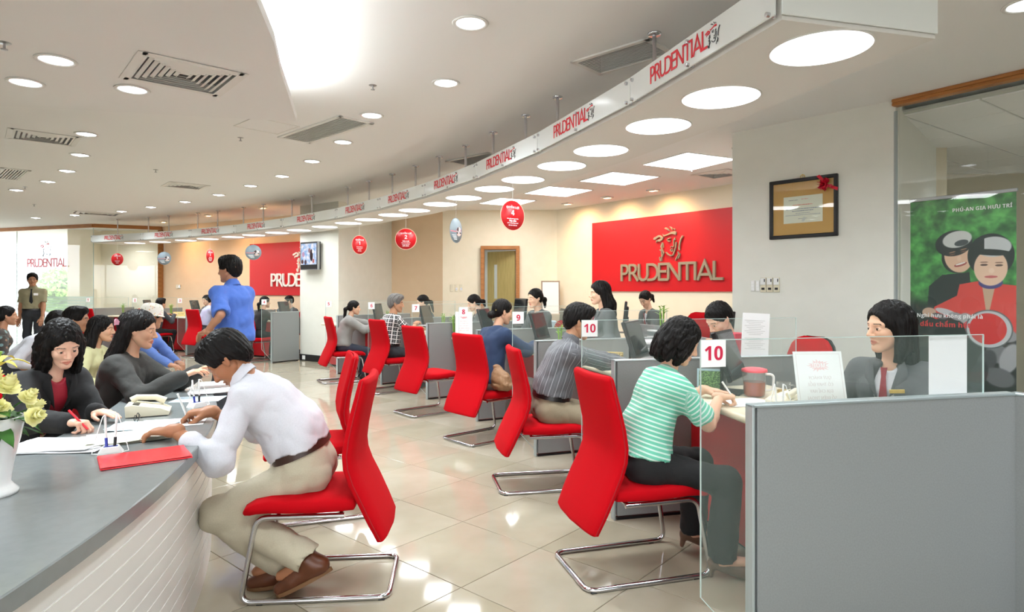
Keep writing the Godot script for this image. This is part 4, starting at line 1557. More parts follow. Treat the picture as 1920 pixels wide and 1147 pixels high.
	var grid := struct("ceiling_office", MB.new().box(Vector3.ZERO, Vector3(5.0, 0.02, 6.0)), mat("grid_bar", hexc(196, 198, 190), 0.6), "suspended tile ceiling of the office behind the glass", at(6.3, CEIL - 0.055, 6.2), 35)
	for i in range(-4, 4):
		for j in range(-5, 5):
			var o := part(grid, "ceiling_tile", ocm, mats.ceiling_paint)
			o.position = Vector3(0.3 + i * 0.605, -0.014, 0.3 + j * 0.605)
	var cab := thing("office_cabinet", "tan wooden cabinet in the office behind the poster", "cabinet", at(5.6, 0, 5.5), 35)
	part(cab, "body", MB.new().box(Vector3(0, 0.72, 0), Vector3(0.5, 1.44, 0.9), 0.01), mat("tan_board", hexc(178, 146, 104), 0.6))
	for y in [0.36, 1.08]:
		part(cab, "door", MB.new().box(Vector3(-0.26, y, 0), Vector3(0.02, 0.68, 0.86), 0.004), mat("tan_board"))
# ------------------------------------------------------------------ lettering and emblem, drawn as strokes
# capitals of height 1 in a run 6.8 long
func word_strokes() -> Array:
	var out := []
	var x := 0.0
	# P
	out.append([Vector2(0.06, 0), Vector2(0.06, 0.94)])
	out.append([Vector2(0, 0.94), Vector2(0.32, 0.94), Vector2(0.46, 0.89), Vector2(0.53, 0.77), Vector2(0.53, 0.65), Vector2(0.46, 0.5), Vector2(0.32, 0.44), Vector2(0.06, 0.44)])
	# R
	x = 0.68
	out.append([Vector2(x, 0), Vector2(x, 0.94)])
	out.append([Vector2(x - 0.06, 0.94), Vector2(x + 0.26, 0.94), Vector2(x + 0.4, 0.89), Vector2(x + 0.46, 0.77), Vector2(x + 0.46, 0.66), Vector2(x + 0.38, 0.53), Vector2(x + 0.24, 0.47), Vector2(x, 0.47)])
	out.append([Vector2(x + 0.24, 0.47), Vector2(x + 0.62, 0.0)])
	# U
	x = 1.36
	out.append([Vector2(x, 1), Vector2(x, 0.34), Vector2(x + 0.06, 0.16), Vector2(x + 0.2, 0.06), Vector2(x + 0.36, 0.05), Vector2(x + 0.54, 0.14), Vector2(x + 0.62, 0.32), Vector2(x + 0.62, 1)])
	# D
	x = 1.98
	out.append([Vector2(x - 0.06, 0.94), Vector2(x + 0.34, 0.94), Vector2(x + 0.55, 0.86), Vector2(x + 0.68, 0.68), Vector2(x + 0.71, 0.48), Vector2(x + 0.66, 0.28), Vector2(x + 0.52, 0.12), Vector2(x + 0.34, 0.06), Vector2(x, 0.06)])
	# E
	x = 2.8
	out.append([Vector2(x, 0), Vector2(x, 1)])
	out.append([Vector2(x, 0.94), Vector2(x + 0.56, 0.94)])
	out.append([Vector2(x, 0.52), Vector2(x + 0.5, 0.52)])
	out.append([Vector2(x, 0.06), Vector2(x + 0.62, 0.06)])
	# N
	x = 3.42
	out.append([Vector2(x, 0.06), Vector2(x, 1)])
	out.append([Vector2(x, 0.97), Vector2(x + 0.74, 0.03)])
	out.append([Vector2(x + 0.74, 0), Vector2(x + 0.74, 1)])
	# T
	x = 4.16
	out.append([Vector2(x, 0.94), Vector2(x + 0.92, 0.94)])
	out.append([Vector2(x + 0.49, 0), Vector2(x + 0.49, 0.94)])
	# I
	out.append([Vector2(5.14, 0), Vector2(5.14, 1)])
	# A
	x = 5.3
	out.append([Vector2(x, 0), Vector2(x + 0.42, 0.98), Vector2(x + 0.86, 0)])
	out.append([Vector2(x + 0.16, 0.3), Vector2(x + 0.72, 0.3)])
	# L
	x = 6.28
	out.append([Vector2(x, 1), Vector2(x, 0.0)])
	out.append([Vector2(x - 0.06, 0.06), Vector2(x + 0.52, 0.06)])
	return out

func word_mesh(h: float, w: float, depth: float, width := 0.125) -> MB:
	var mb := MB.new()
	var sx := w / 6.8
	var z := 0.0
	for s in word_strokes():
		var pts := []
		for p in s: pts.append(Vector2(p.x * sx, p.y * h))
		mb.stroke(pts, width * minf(h, sx * 1.15), 0.0, depth + z)
		z += depth * 0.012
	return mb

func emb(a: Array) -> Array:
	var o := []
	for i in range(0, a.size(), 2): o.append(Vector2((a[i] - 760.0) / 510.0, (640.0 - a[i + 1]) / 510.0))
	return o

# headband, ribbon, then each dark stroke
func emblem_meshes(h: float, depth: float) -> Array:
	var reds := []
	var darks := []
	for pl in [[655, 238, 690, 258, 760, 242, 820, 218, 880, 212, 908, 225, 902, 262, 880, 264, 840, 250, 790, 252, 720, 272, 680, 277],
			[490, 300, 510, 278, 540, 272, 580, 252, 615, 252, 650, 278, 674, 294, 655, 328, 610, 348, 560, 342, 538, 364, 546, 330, 590, 314, 632, 300, 610, 282, 575, 287, 540, 312, 505, 317]]:
		var pg := PackedVector2Array()
		for p in emb(pl): pg.append(p * h)
		reds.append(MB.new().prism(pg, 0, depth))
	for pl in [[692, 160, 720, 146, 762, 166, 798, 208, 778, 198, 745, 182, 715, 172], [788, 138, 818, 148, 844, 180, 838, 198, 822, 176], [862, 168, 884, 178, 888, 202, 875, 198]]:
		var pg := PackedVector2Array()
		for p in emb(pl): pg.append(p * h)
		darks.append(MB.new().prism(pg, 0, depth))
	for st in [[[738, 334, 768, 314, 808, 310], 12], [[752, 344, 780, 354, 802, 346], 14], [[866, 335, 880, 318, 888, 346], 12], [[862, 332, 857, 380, 862, 425, 846, 440], 11],
			[[802, 441, 830, 432, 846, 446], 9], [[798, 486, 826, 470, 852, 470], 9], [[806, 492, 830, 502, 848, 490], 12], [[724, 512, 760, 545, 810, 566, 850, 556, 876, 500, 896, 440, 905, 370], 15],
			[[658, 365, 640, 420, 652, 470, 682, 520, 660, 562, 634, 600, 618, 640], 15], [[622, 432, 655, 372], 10], [[668, 372, 674, 440], 9], [[608, 472, 652, 488], 15], [[642, 430, 646, 560, 640, 638], 14],
			[[612, 575, 606, 602, 618, 625], 12], [[1018, 288, 986, 330, 966, 390, 955, 450, 957, 490], 20], [[934, 512, 946, 550, 918, 590, 888, 642], 13], [[966, 540, 956, 580, 938, 612], 14]]:
		var pts := []
		for p in emb(st[0]): pts.append(p * h)
		darks.append(MB.new().stroke(pts, st[1] / 510.0 * h, 0, depth))
	return reds + darks

# ------------------------------------------------------------------ the curved canopy over the counters
const SEAMS := [14.4, 18.5, 23.1, 27.4, 31.9, 36.4, 41.1, 47.4, 53.0, 58.3, 63.9, 69.6]
const CAN_Y0 := 2.53
const CAN_Y1 := 2.70
const CAN_W := 0.82

func build_canopy() -> void:
	var can := thing("canopy", "long curved white canopy with round lights hung above the counters", "canopy")
	# body: flat segments between the seams
	var poly := PackedVector2Array()
	var inner := PackedVector2Array()
	for a in SEAMS:
		var r := deg_to_rad(a)
		poly.append(CAN_C + Vector2(cos(r), sin(r)) * (CAN_R + 0.03))
		inner.append(CAN_C + Vector2(cos(r), sin(r)) * (CAN_R + CAN_W))
	inner.reverse()
	poly.append_array(inner)
	var body := MB.new()
	body.xf = Transform3D(Basis(Vector3(1, 0, 0), Vector3(0, 0, -1), Vector3(0, 1, 0)), Vector3.ZERO)
	body.prism(poly, CAN_Y0, CAN_Y1 - 0.01)
	part(can, "body", body, mats.white_paint)
	var word := word_mesh(0.095, 0.56, 0.002).mesh()
	var em := emblem_meshes(0.115, 0.002)
	var em0: ArrayMesh = em[0].mesh()
	var em1: ArrayMesh = em[1].mesh()
	var fine := MB.new()   # strokes a pixel or two wide
	for k in range(2, em.size()): fine.add(em[k])
	var em2 := fine.mesh()
	var bolt := MB.new()
	bolt.lathe([Vector2(0.0, 0.0), Vector2(0.011, 0.0), Vector2(0.011, 0.0), Vector2(0.011, 0.045), Vector2(0.011, 0.045), Vector2(0.0, 0.046)], 12)
	var bolt_m := bolt.mesh()
	for i in SEAMS.size() - 1:
		var a := arc(CAN_C, CAN_R, SEAMS[i])
		var b := arc(CAN_C, CAN_R, SEAMS[i + 1])
		var len_ := a.distance_to(b)
		# panel local axes: x along the panel as read from the hall, z towards the hall
		var holder := Node3D.new()
		var xdir := (a - b).normalized()
		holder.name = "panel"
		can.add_child(holder, true)
		holder.transform = Transform3D(Basis(xdir, Vector3.UP, xdir.cross(Vector3.UP)), (a + b) * 0.5)
		var pm := MB.new()
		pm.box(Vector3(0, (CAN_Y0 + CAN_Y1) * 0.5 + 0.012, 0), Vector3(len_ - 0.006, CAN_Y1 - CAN_Y0 - 0.012, 0.01), 0.002)
		part(holder, "sheet", pm, mat("acrylic_white", hexc(240, 244, 243), 0.12))
		var w := part(holder, "lettering", word, mats.logo_red)
		w.position = Vector3(-0.39, CAN_Y0 + 0.055, 0.006)
		for e in [[em0, mats.logo_red], [em1, mats.logo_red], [em2, mats.logo_dark]]:
			var eo := part(holder, "emblem", e[0], e[1])
			eo.position = Vector3(0.21, CAN_Y0 + 0.048, 0.006)
			if e[0] == em2: eo.set_meta("kind", "stuff")
		for x in [-len_ / 2 + 0.035, 0.0, len_ / 2 - 0.035]:
			for y in [CAN_Y0 + 0.03, CAN_Y1 - 0.022]:
				var bo := part(holder, "bolt", bolt_m, mats.chrome)
				bo.transform = Transform3D(Basis(Vector3.RIGHT, PI / 2), Vector3(x, y, -0.025))
	# near end sheet
	var ea := arc(CAN_C, CAN_R + 0.02, SEAMS[0])
	var eb := arc(CAN_C, CAN_R + CAN_W, SEAMS[0])
	var es := MB.new()
	var ed := (eb - ea).normalized()
	es.box((ea + eb) * 0.5 + Vector3(0, (CAN_Y0 + CAN_Y1) * 0.5 + 0.012, 0) + ed.cross(Vector3.UP) * 0.01, Vector3(CAN_W - 0.02, CAN_Y1 - CAN_Y0 - 0.012, 0.01), 0.002, Basis(ed, Vector3.UP, ed.cross(Vector3.UP)))
	part(can, "end_sheet", es, mat("acrylic_white"))
	# round lights, two to a panel
	var disc := MB.new()
	disc.lathe([Vector2(0.0, -0.001), Vector2(0.218, -0.001), Vector2(0.218, 0.004)], 48)
	var disc_m := disc.mesh()
	var rim := MB.new()
	rim.lathe([Vector2(0.217, 0.004), Vector2(0.217, -0.003), Vector2(0.224, -0.003), Vector2(0.224, 0.004)], 48)
	var rim_m := rim.mesh()
	var angs := [15.1, 17.5, 19.6, 22.1, 24.2, 26.65, 28.7, 31.15, 33.2, 35.6, 37.7, 40.2, 42.4, 45.0, 47.9, 50.4, 53.1, 55.5, 58.4, 60.9, 63.8, 66.6]
	for i in angs.size():
		var p := arc(CAN_C, CAN_R + 0.41, angs[i], CAN_Y0 - 0.002)
		var o := part(can, "light_disc", disc_m, mats.lamp_disc)
		o.position = p
		var ro := part(can, "light_rim", rim_m, mats.white_paint)
		ro.position = p
		area_light("canopy_light", p + Vector3(0, -0.012, 0), Vector2(0.38, 0.38), CANOPY_LIGHT, Color(0.97, 0.99, 1.0))
	# suspension rods with ceiling plates
	var rod := MB.new()
	rod.tube([Vector3(0, CAN_Y1 - 0.05, 0), Vector3(0, CEIL - 0.004, 0)], 0.0135, 12)
	rod.lathe([Vector2(0.0, CEIL - 0.016), Vector2(0.04, CEIL - 0.016), Vector2(0.045, CEIL - 0.012), Vector2(0.045, CEIL)], 20)
	var rod_m := rod.mesh()
	for i in range(1, SEAMS.size()):
		for m in ([0.7] if i < 3 else [0.7, -1.6]):
			if SEAMS[i] + m > 69.4: continue
			var o := part(can, "rod", rod_m, mats.chrome)
			o.position = arc(CAN_C, CAN_R + 0.3, SEAMS[i] + m)

# ------------------------------------------------------------------ lamps, grilles and sprinklers in the ceiling
# point on a horizontal plane of height h from a picture column and row
func up_at(px: float, py: float, h: float) -> Vector3:
	var d := FOCAL * (h - EYE) / (543.0 - py)
	return at((px - 960.0) * d / FOCAL, h, d)

func downlight(pos: Vector3, label: String, r := 0.1) -> void:
	var t := thing("downlight", label, "downlight", pos, 0.0, "recessed ceiling downlights")
	var k := r / 0.1
	part(t, "trim", MB.new().lathe([Vector2(0.098 * k, 0.0), Vector2(0.122 * k, -0.003), Vector2(0.118 * k, -0.009), Vector2(0.1 * k, -0.009), Vector2(0.094 * k, -0.004)], 32), mats.white_paint)
	part(t, "reflector", MB.new().lathe([Vector2(0.094 * k, -0.0045), Vector2(0.06 * k, -0.002), Vector2(0.0, -0.0015)], 28), mats.lamp_spot)
	var b := MB.new()
	b.lathe([Vector2(0.0, -0.026 * k), Vector2(0.018 * k, -0.024 * k), Vector2(0.028 * k, -0.014 * k), Vector2(0.03 * k, -0.002)], 16)
	part(t, "bulb", b, mats.lamp_spot)
	var l := SpotLight3D.new()
	l.name = "downlight_beam"
	l.light_energy = DOWN_LIGHT
	l.light_color = Color(0.94, 0.98, 1.0)
	l.spot_angle = 70
	l.spot_range = 30
	l.spot_attenuation = 2.0
	l.light_size = 0.17
	l.shadow_enabled = true
	add_child(l, true)
	l.position = pos + Vector3(0, -0.05, 0)
	l.rotation.x = -PI / 2

# sheet-metal box above the opening
func duct(t: Node3D, sx: float, sz: float, y0: float) -> void:
	var m := MB.new()
	var hx := sx * 0.5 - 0.025
	var hz := sz * 0.5 - 0.025
	for s in [-1.0, 1.0]:
		m.box(Vector3(s * hx, y0 + 0.07, 0), Vector3(0.01, 0.16, hz * 2), 0.0)
		m.box(Vector3(0, y0 + 0.07, s * hz), Vector3(hx * 2, 0.16, 0.01), 0.0)
	m.box(Vector3(0, y0 + 0.15, 0), Vector3(hx * 2, 0.01, hz * 2))
	part(t, "duct", m, mat("galvanised", hexc(176, 178, 180), 0.5, 0.3))

func grille_square(pos: Vector3, yaw: float, sx: float, sz: float, rings: int, label: String) -> void:
	var t := thing("ceiling_diffuser", label, "air vent", pos, yaw)
	duct(t, sx, sz, 0.2 if pos.y > 2.9 else 0.06)
	for i in rings + 1:
		var k := 1.0 - i * 0.84 / rings
		var hx := sx * 0.5 * k
		var hz := sz * 0.5 * k
		var w := 0.05 if i == 0 else minf(sx * 0.26 / rings, minf(hx, hz))
		var y := -0.006 + 0.01 * i / rings if i else -0.005
		var fm := MB.new()
		var tilt := 0.0 if i == 0 else -0.35
		for s in [-1.0, 1.0]:
			fm.box(Vector3(0, y, s * (hz - w / 2)), Vector3(hx * 2 - w, 0.003, w), 0.0, Basis(Vector3.RIGHT, tilt * s))
			fm.box(Vector3(s * (hx - w / 2), y, 0), Vector3(w, 0.003, hz * 2), 0.0, Basis(Vector3.BACK, -tilt * s))
		part(t, "frame" if i == 0 else "vane", fm, mats.white_paint)

func grille_linear(pos: Vector3, yaw: float, sx: float, sz: float, n: int, label: String) -> void:
	var t := thing("linear_grille", label, "air vent", pos, yaw)
	duct(t, sx, sz, 0.2)
	var fm := MB.new()
	for s in [-1.0, 1.0]:
		fm.box(Vector3(0, -0.006, s * (sz - 0.04) / 2), Vector3(sx, 0.012, 0.04), 0.002)
		fm.box(Vector3(s * (sx - 0.04) / 2, -0.006, 0), Vector3(0.04, 0.012, sz), 0.002)
	part(t, "frame", fm, mats.white_paint)
	var sl := MB.new()
	sl.box(Vector3.ZERO, Vector3(sx - 0.07, 0.003, (sz - 0.07) / n * 0.72), 0.0, Basis(Vector3.RIGHT, 0.3))
	var slm := sl.mesh()
	for i in n:
		var o := part(t, "slat", slm, mats.white_paint)
		o.position = Vector3(0, -0.004, -(sz - 0.07) / 2 + (i + 0.5) * (sz - 0.07) / n)

# kind, place, turn, size, count of vanes or slats, label
func vents() -> Array:
	return [
		["square", at(-2.05, 2.75, 3.91), 41.0, 0.6, 0.6, 7, "big square ceiling diffuser with nested vanes on the soffit"],
		["square", at(-5.19, CEIL, 6.94), 41.0, 0.64, 0.6, 6, "square ceiling diffuser at left beyond the soffit edge"],
		["square", up_at(348, 348, CEIL), 41.0, 0.6, 0.6, 5, "small distant square diffuser in the middle of the ceiling"],
		["square", up_at(180, 400, CEIL), 41.0, 0.9, 0.6, 4, "most distant dark diffuser above the far counters"],
		["square", up_at(1350, 326, CEIL), 41.0, 0.6, 0.6, 5, "square diffuser in ceiling near the red sign"],
		["linear", up_at(20, 326, CEIL), -45.0, 1.1, 0.34, 8, "dark slot grille at the left picture edge"],
		["linear", at(-1.99, CEIL, 6.62), -43.0, 1.26, 0.4, 12, "slatted return grille beside the curved soffit edge"],
		["linear", at(0.8, CEIL, 4.54), -43.0, 0.66, 0.38, 12, "slatted return grille behind the nearest canopy rod"],
		["linear", up_at(895, 298, CEIL), -43.0, 0.8, 0.4, 12, "slatted return grille behind the third canopy rod"],
	]

func build_ceiling_fittings() -> void:
	# on the lowered soffit
	for d in [[105, 112, "large bright downlight in soffit beside the big square diffuser, upper of the left pair"], [48, 154, "bright downlight in soffit at the left picture edge"], [248, 167, "bright downlight in soffit just below the big square diffuser"]]:
		downlight(up_at(d[0], d[1], 2.75), d[2], 0.088)
	# on the high ceiling: the diagonal row
	var rowpx := [[882, 43], [836, 155], [697, 216], [643, 266], [585, 302], [529, 330], [470, 348], [410, 365], [347, 378], [283, 388], [228, 396]]
	for i in rowpx.size():
		downlight(up_at(rowpx[i][0], rowpx[i][1], CEIL), "%s downlight from the camera in the long diagonal ceiling row" % ORD[i], 0.095)
	var leftpx := [[162, 251, "downlight beside the left square diffuser, nearest in its short row"], [150, 290, "second downlight from the camera in the short left row"], [126, 320, "third downlight from the camera in the short left row"], [90, 340, "fourth downlight in the short left row near slot grille"], [31, 356, "downlight at far left below the slot grille"], [67, 408, "small far downlight above the glass front"], [140, 403, "small far downlight right of another above glass front"]]
	for d in leftpx: downlight(up_at(d[0], d[1], CEIL), d[2], 0.095)
	downlight(up_at(1925, 8, CEIL), "downlight at the upper right corner of the picture", 0.1)
	# lamps outside the frame that light the foreground as the row goes on towards the camera
	for d in [[0.25, 1.6, "nearest downlight overhead just above the picture"], [2.6, 1.7, "downlight overhead right of the camera above the picture"], [0.4, -0.8, "downlight behind the camera over the aisle"]]:
		downlight(at(d[0], CEIL, d[1]), d[2], 0.1)
	for d in [[-2.2, 1.2, "soffit downlight above the reception desk outside the picture"], [-3.0, 2.2, "second soffit downlight above the reception desk outside the picture"]]:
		downlight(at(d[0], 2.75, d[1]), d[2], 0.09)
	for d in [[5.3, 6.3, "downlight in the office behind the glass partition"], [4.9, 4.6, "nearer downlight in the office behind the glass"], [0.0, 14.4, "downlight in the room behind the door"], [-10.6, 17.0, "downlight in the far glass room"]]:
		downlight(at(d[0], CEIL - (0.08 if d[0] > 4 else 0.0), d[1]), d[2], 0.1)
	for v in vents():
		if v[0] == "square": grille_square(v[1], v[2], v[3], v[4], v[5], v[6])
		else: grille_linear(v[1], v[2], v[3], v[4], v[5], v[6])
	# access panels
	for a in [[500, 236, 47, 0.45, "flush square access panel outlined beside the slatted grille"], [1262, 178, 47, 0.4, "flush access panel behind the near canopy panel"]]:
		var p := up_at(a[0], a[1], CEIL)
		var t := thing("access_panel", a[4], "access panel", p, a[2])
		part(t, "leaf", MB.new().box(Vector3(0, -0.002, 0), Vector3(a[3], 0.004, a[3]), 0.001), mats.ceiling_paint)
		var fm := MB.new()
		for s in [-1.0, 1.0]:
			fm.box(Vector3(0, -0.003, s * (a[3] / 2 + 0.008)), Vector3(a[3] + 0.03, 0.006, 0.012))
			fm.box(Vector3(s * (a[3] / 2 + 0.008), -0.003, 0), Vector3(0.012, 0.006, a[3] + 0.03))
		part(t, "frame", fm, mats.white_paint)
	# sprinklers
	for s in [[8, 80, 2.75, "sprinkler head on the soffit at the left picture edge"], [451, 258, CEIL, "sprinkler head left of the slatted grille"], [292, 318, CEIL, "sprinkler head above the small distant diffuser"], [47, 350, CEIL, "sprinkler head beside the far left downlight"], [699, 160, CEIL, "sprinkler head between the second and third row downlights"], [64, 383, CEIL, "distant sprinkler head above the glass front"], [1297, 317, CEIL, "sprinkler head beside the square light panels"]]:
		var t := thing("sprinkler", s[3], "sprinkler", up_at(s[0], s[1], s[2]))
		part(t, "plate", MB.new().lathe([Vector2(0, -0.004), Vector2(0.03, -0.003), Vector2(0.033, 0)], 16), mats.steel)
		part(t, "nozzle", MB.new().tube([Vector3(0, -0.002, 0), Vector3(0, -0.035, 0)], 0.006, 8).lathe([Vector2(0, -0.04), Vector2(0.017, -0.038), Vector2(0.017, -0.035), Vector2(0, -0.034)], 12), mats.steel)
	# square light panels over the staff area
	var sq := [[1292, 303, "nearest square light panel in the staff ceiling"], [1160, 335, "second square light panel in the staff ceiling"], [1046, 359, "third square light panel in the staff ceiling"], [948, 378, "farthest square light panel in the staff ceiling, behind the hanging disc"]]
	for q in sq:
		var p := up_at(q[0], q[1], CEIL)
		var t := thing("light_panel", q[2], "ceiling light", p, 27)
		part(t, "diffuser", MB.new().box(Vector3(0, -0.003, 0), Vector3(0.84, 0.006, 0.84)), mats.lamp_panel)
		var fm := MB.new()
		for s in [-1.0, 1.0]:
			fm.box(Vector3(0, -0.004, s * 0.43), Vector3(0.88, 0.008, 0.02))
			fm.box(Vector3(s * 0.43, -0.004, 0), Vector3(0.02, 0.008, 0.88))
		part(t, "frame", fm, mats.white_paint)
		area_light("panel_light", p + Vector3(0, -0.02, 0), Vector2(0.8, 0.8), PANEL_LIGHT, Color(0.98, 1.0, 1.0))
	# warm wall washers in front of the sign walls
	var sd := (SIGN_B - SIGN_A).normalized()
	var sn := Vector2(-sd.y, sd.x) * -1.0
	var wash := []
	for k in 3:
		wash.append([SIGN_A + sd * (0.9 + k * 1.05) + sn * 0.55, "%s warm wall washer from the left in front of the large red sign" % ORD[k]])
	for k in 3:
		wash.append([Vector2(-8.6 + k * 1.75, 15.45 - k * 1.32) + Vector2(0, 0), "%s warm wall washer from the left over the far peach wall" % ORD[k]])
	for w in wash:
		var p := at(w[0].x, CEIL, w[0].y)
		var t := thing("wall_washer", w[1], "spot light", p, rad_to_deg(atan2(sd.y, sd.x)))
		part(t, "housing", MB.new().box(Vector3(0, -0.012, 0), Vector3(0.2, 0.024, 0.14), 0.004), mats.white_paint)
		part(t, "lens", MB.new().box(Vector3(0, -0.026, -0.01), Vector3(0.13, 0.004, 0.07)), mats.lamp_warm)
		var l := SpotLight3D.new()
		l.name = "wall_washer_beam"
		l.light_energy = WASH_LIGHT
		l.light_color = Color(1.0, 0.78, 0.55)
		l.spot_angle = 62
		l.spot_range = 30
		l.spot_attenuation = 2.0
		l.light_size = 0.06
		l.shadow_enabled = true
		add_child(l, true)
		var target := at(w[0].x - sn.x * 0.8, 1.9, w[0].y - sn.y * 0.8)
		l.look_at_from_position(p + Vector3(0, -0.06, 0), target)
# ------------------------------------------------------------------ counters
# ring sector as a closed solid
func sector(c: Vector2, r0: float, r1: float, a0: float, a1: float, y0: float, y1: float, n := 8) -> MB:
	var mb := MB.new()
	for i in n:
		var t0 := lerpf(a0, a1, float(i) / n)
		var t1 := lerpf(a0, a1, float(i + 1) / n)
		var p := [arc(c, r0, t0, y0), arc(c, r1, t0, y0), arc(c, r1, t1, y0), arc(c, r0, t1, y0)]
		var q := [arc(c, r0, t0, y1), arc(c, r1, t0, y1), arc(c, r1, t1, y1), arc(c, r0, t1, y1)]
		mb.quad(q[0], q[1], q[2], q[3])
		mb.quad(p[3], p[2], p[1], p[0])
		mb.quad(p[1], p[2], q[2], q[1])
		mb.quad(p[3], p[0], q[0], q[3])
		if i == 0: mb.quad(p[0], p[1], q[1], q[0])
		if i == n - 1: mb.quad(p[2], p[3], q[3], q[2])
	return mb

# ring sector with a rounded outer (sign +1) or inner (-1) nosing
func slab_sector(c: Vector2, r_edge: float, r_back: float, a0: float, a1: float, y0: float, y1: float, n := 10) -> MB:
	var mb := MB.new()
	var s := signf(r_edge - r_back)
	var h := (y1 - y0)
	var prof := []
	prof.append(Vector2(r_back, y1))
	for k in 7:
		var a := PI * 0.5 - PI * k / 6.0
		prof.append(Vector2(r_edge - s * h * 0.5 + s * cos(a) * h * 0.5, (y0 + y1) * 0.5 + sin(a) * h * 0.5))
	prof.append(Vector2(r_back, y0))
	var rows := []
	for i in n + 1:
		var t := lerpf(a0, a1, float(i) / n)
		var r := []
		for p in prof: r.append(arc(c, p.x, t, p.y))
		rows.append(r)
	mb.grid(rows, s > 0)
	for e in [0, n]:
		for k in prof.size() - 2:
			if (e == 0) == (s > 0): mb.tri(rows[e][0], rows[e][k + 1], rows[e][k + 2])
			else: mb.tri(rows[e][0], rows[e][k + 2], rows[e][k + 1])
	return mb

const PART_H := 0.985
const GLASS_H := 1.229
const SLAB_H := 0.80
const PHI := [7.3, 13.25, 19.2, 25.15, 31.1, 37.05, 43.0]
const PHI_FAR := [52.0, 57.6, 63.3, 69.0, 74.6]

func partition(phi: float, number: String, label: String, turn := 0.0, reach := 1.45, edge_only := false) -> Node3D:
	var t := thing("counter_partition", label, "partition", row(phi), phi + turn, "grey partitions between the counters")
	part(t, "panel", MB.new().box(Vector3(reach / 2 + 0.012, PART_H / 2 + 0.01, 0), Vector3(reach - 0.024, PART_H - 0.03, 0.042), 0.003), mats.grey_panel)
	var ed := MB.new()
	ed.box(Vector3(0.006, PART_H / 2, 0), Vector3(0.012, PART_H, 0.05), 0.003)
	ed.box(Vector3(reach / 2, PART_H - 0.006, 0), Vector3(reach, 0.012, 0.05), 0.003)
	part(t, "edge_trim", ed, mats.panel_edge)
	part(t, "foot", MB.new().box(Vector3(reach / 2, 0.008, 0), Vector3(reach - 0.05, 0.016, 0.03)), mats.dark_metal)
	var g := PackedVector2Array([Vector2(-0.2, GLASS_H), Vector2(-0.2, 0.28), Vector2(-0.002, 0.06), Vector2(-0.002, PART_H), Vector2(reach - 0.15, PART_H), Vector2(reach - 0.15, GLASS_H)])
	var gm := MB.new()
	gm.prism(g, 0, 0)
	gm.ix = gm.ix.slice(gm.ix.size() / 2)
	part(t, "glass_screen", gm, mats.glass)
	var ge := MB.new()
	for k in g.size():
		if k == 3 or k == 2: continue
		var a := g[k]
		var b := g[(k + 1) % g.size()]
		ge.stroke([a, b], 0.003, -0.003, 0.003)
	part(t, "glass_edge", ge, mats.glass_edge)
	if number:
		var card := part(t, "number_card", MB.new().box(Vector3(-0.15, GLASS_H - 0.05, 0), Vector3(0.1, 0.1, 0.012)), mats.card_white, "white square number card")
		var tx := part(card, "numeral", text(number, 0.05 if number.length() == 1 else 0.052, true, 0.001), mats.card_number)
		tx.position = Vector3(-0.15, GLASS_H - 0.05, 0.007)
		var tb := part(card, "numeral", text(number, 0.05, true, 0.001), mats.card_number)
		tb.transform = Transform3D(Basis(Vector3.UP, PI), Vector3(-0.15, GLASS_H - 0.05, -0.007))
	return t

func counter(a0: float, a1: float, label: String, n := 6, back := 1.05) -> void:
	var t := thing("service_counter", label, "counter", Vector3.ZERO, 0.0, "red fronted service counters")
	var m0 := a0 + 0.1
	var m1 := a1 - 0.1
	part(t, "worktop", slab_sector(ROW_C, ROW_R + 0.34, ROW_R + back, m0, m1, SLAB_H - 0.042, SLAB_H, n), mats.cream_stone)
	part(t, "front_panel", sector(ROW_C, ROW_R + 0.52, ROW_R + 0.545, m0, m1, 0.03, SLAB_H - 0.043, n), mats.red_panel)
	part(t, "plinth", sector(ROW_C, ROW_R + 0.55, ROW_R + 0.57, m0, m1, 0.0, 0.035, n), mats.dark_metal)
	part(t, "rear_panel", sector(ROW_C, ROW_R + back - 0.15, ROW_R + back - 0.13, m0, m1, 0.02, SLAB_H - 0.043, n), mats.grey_panel)

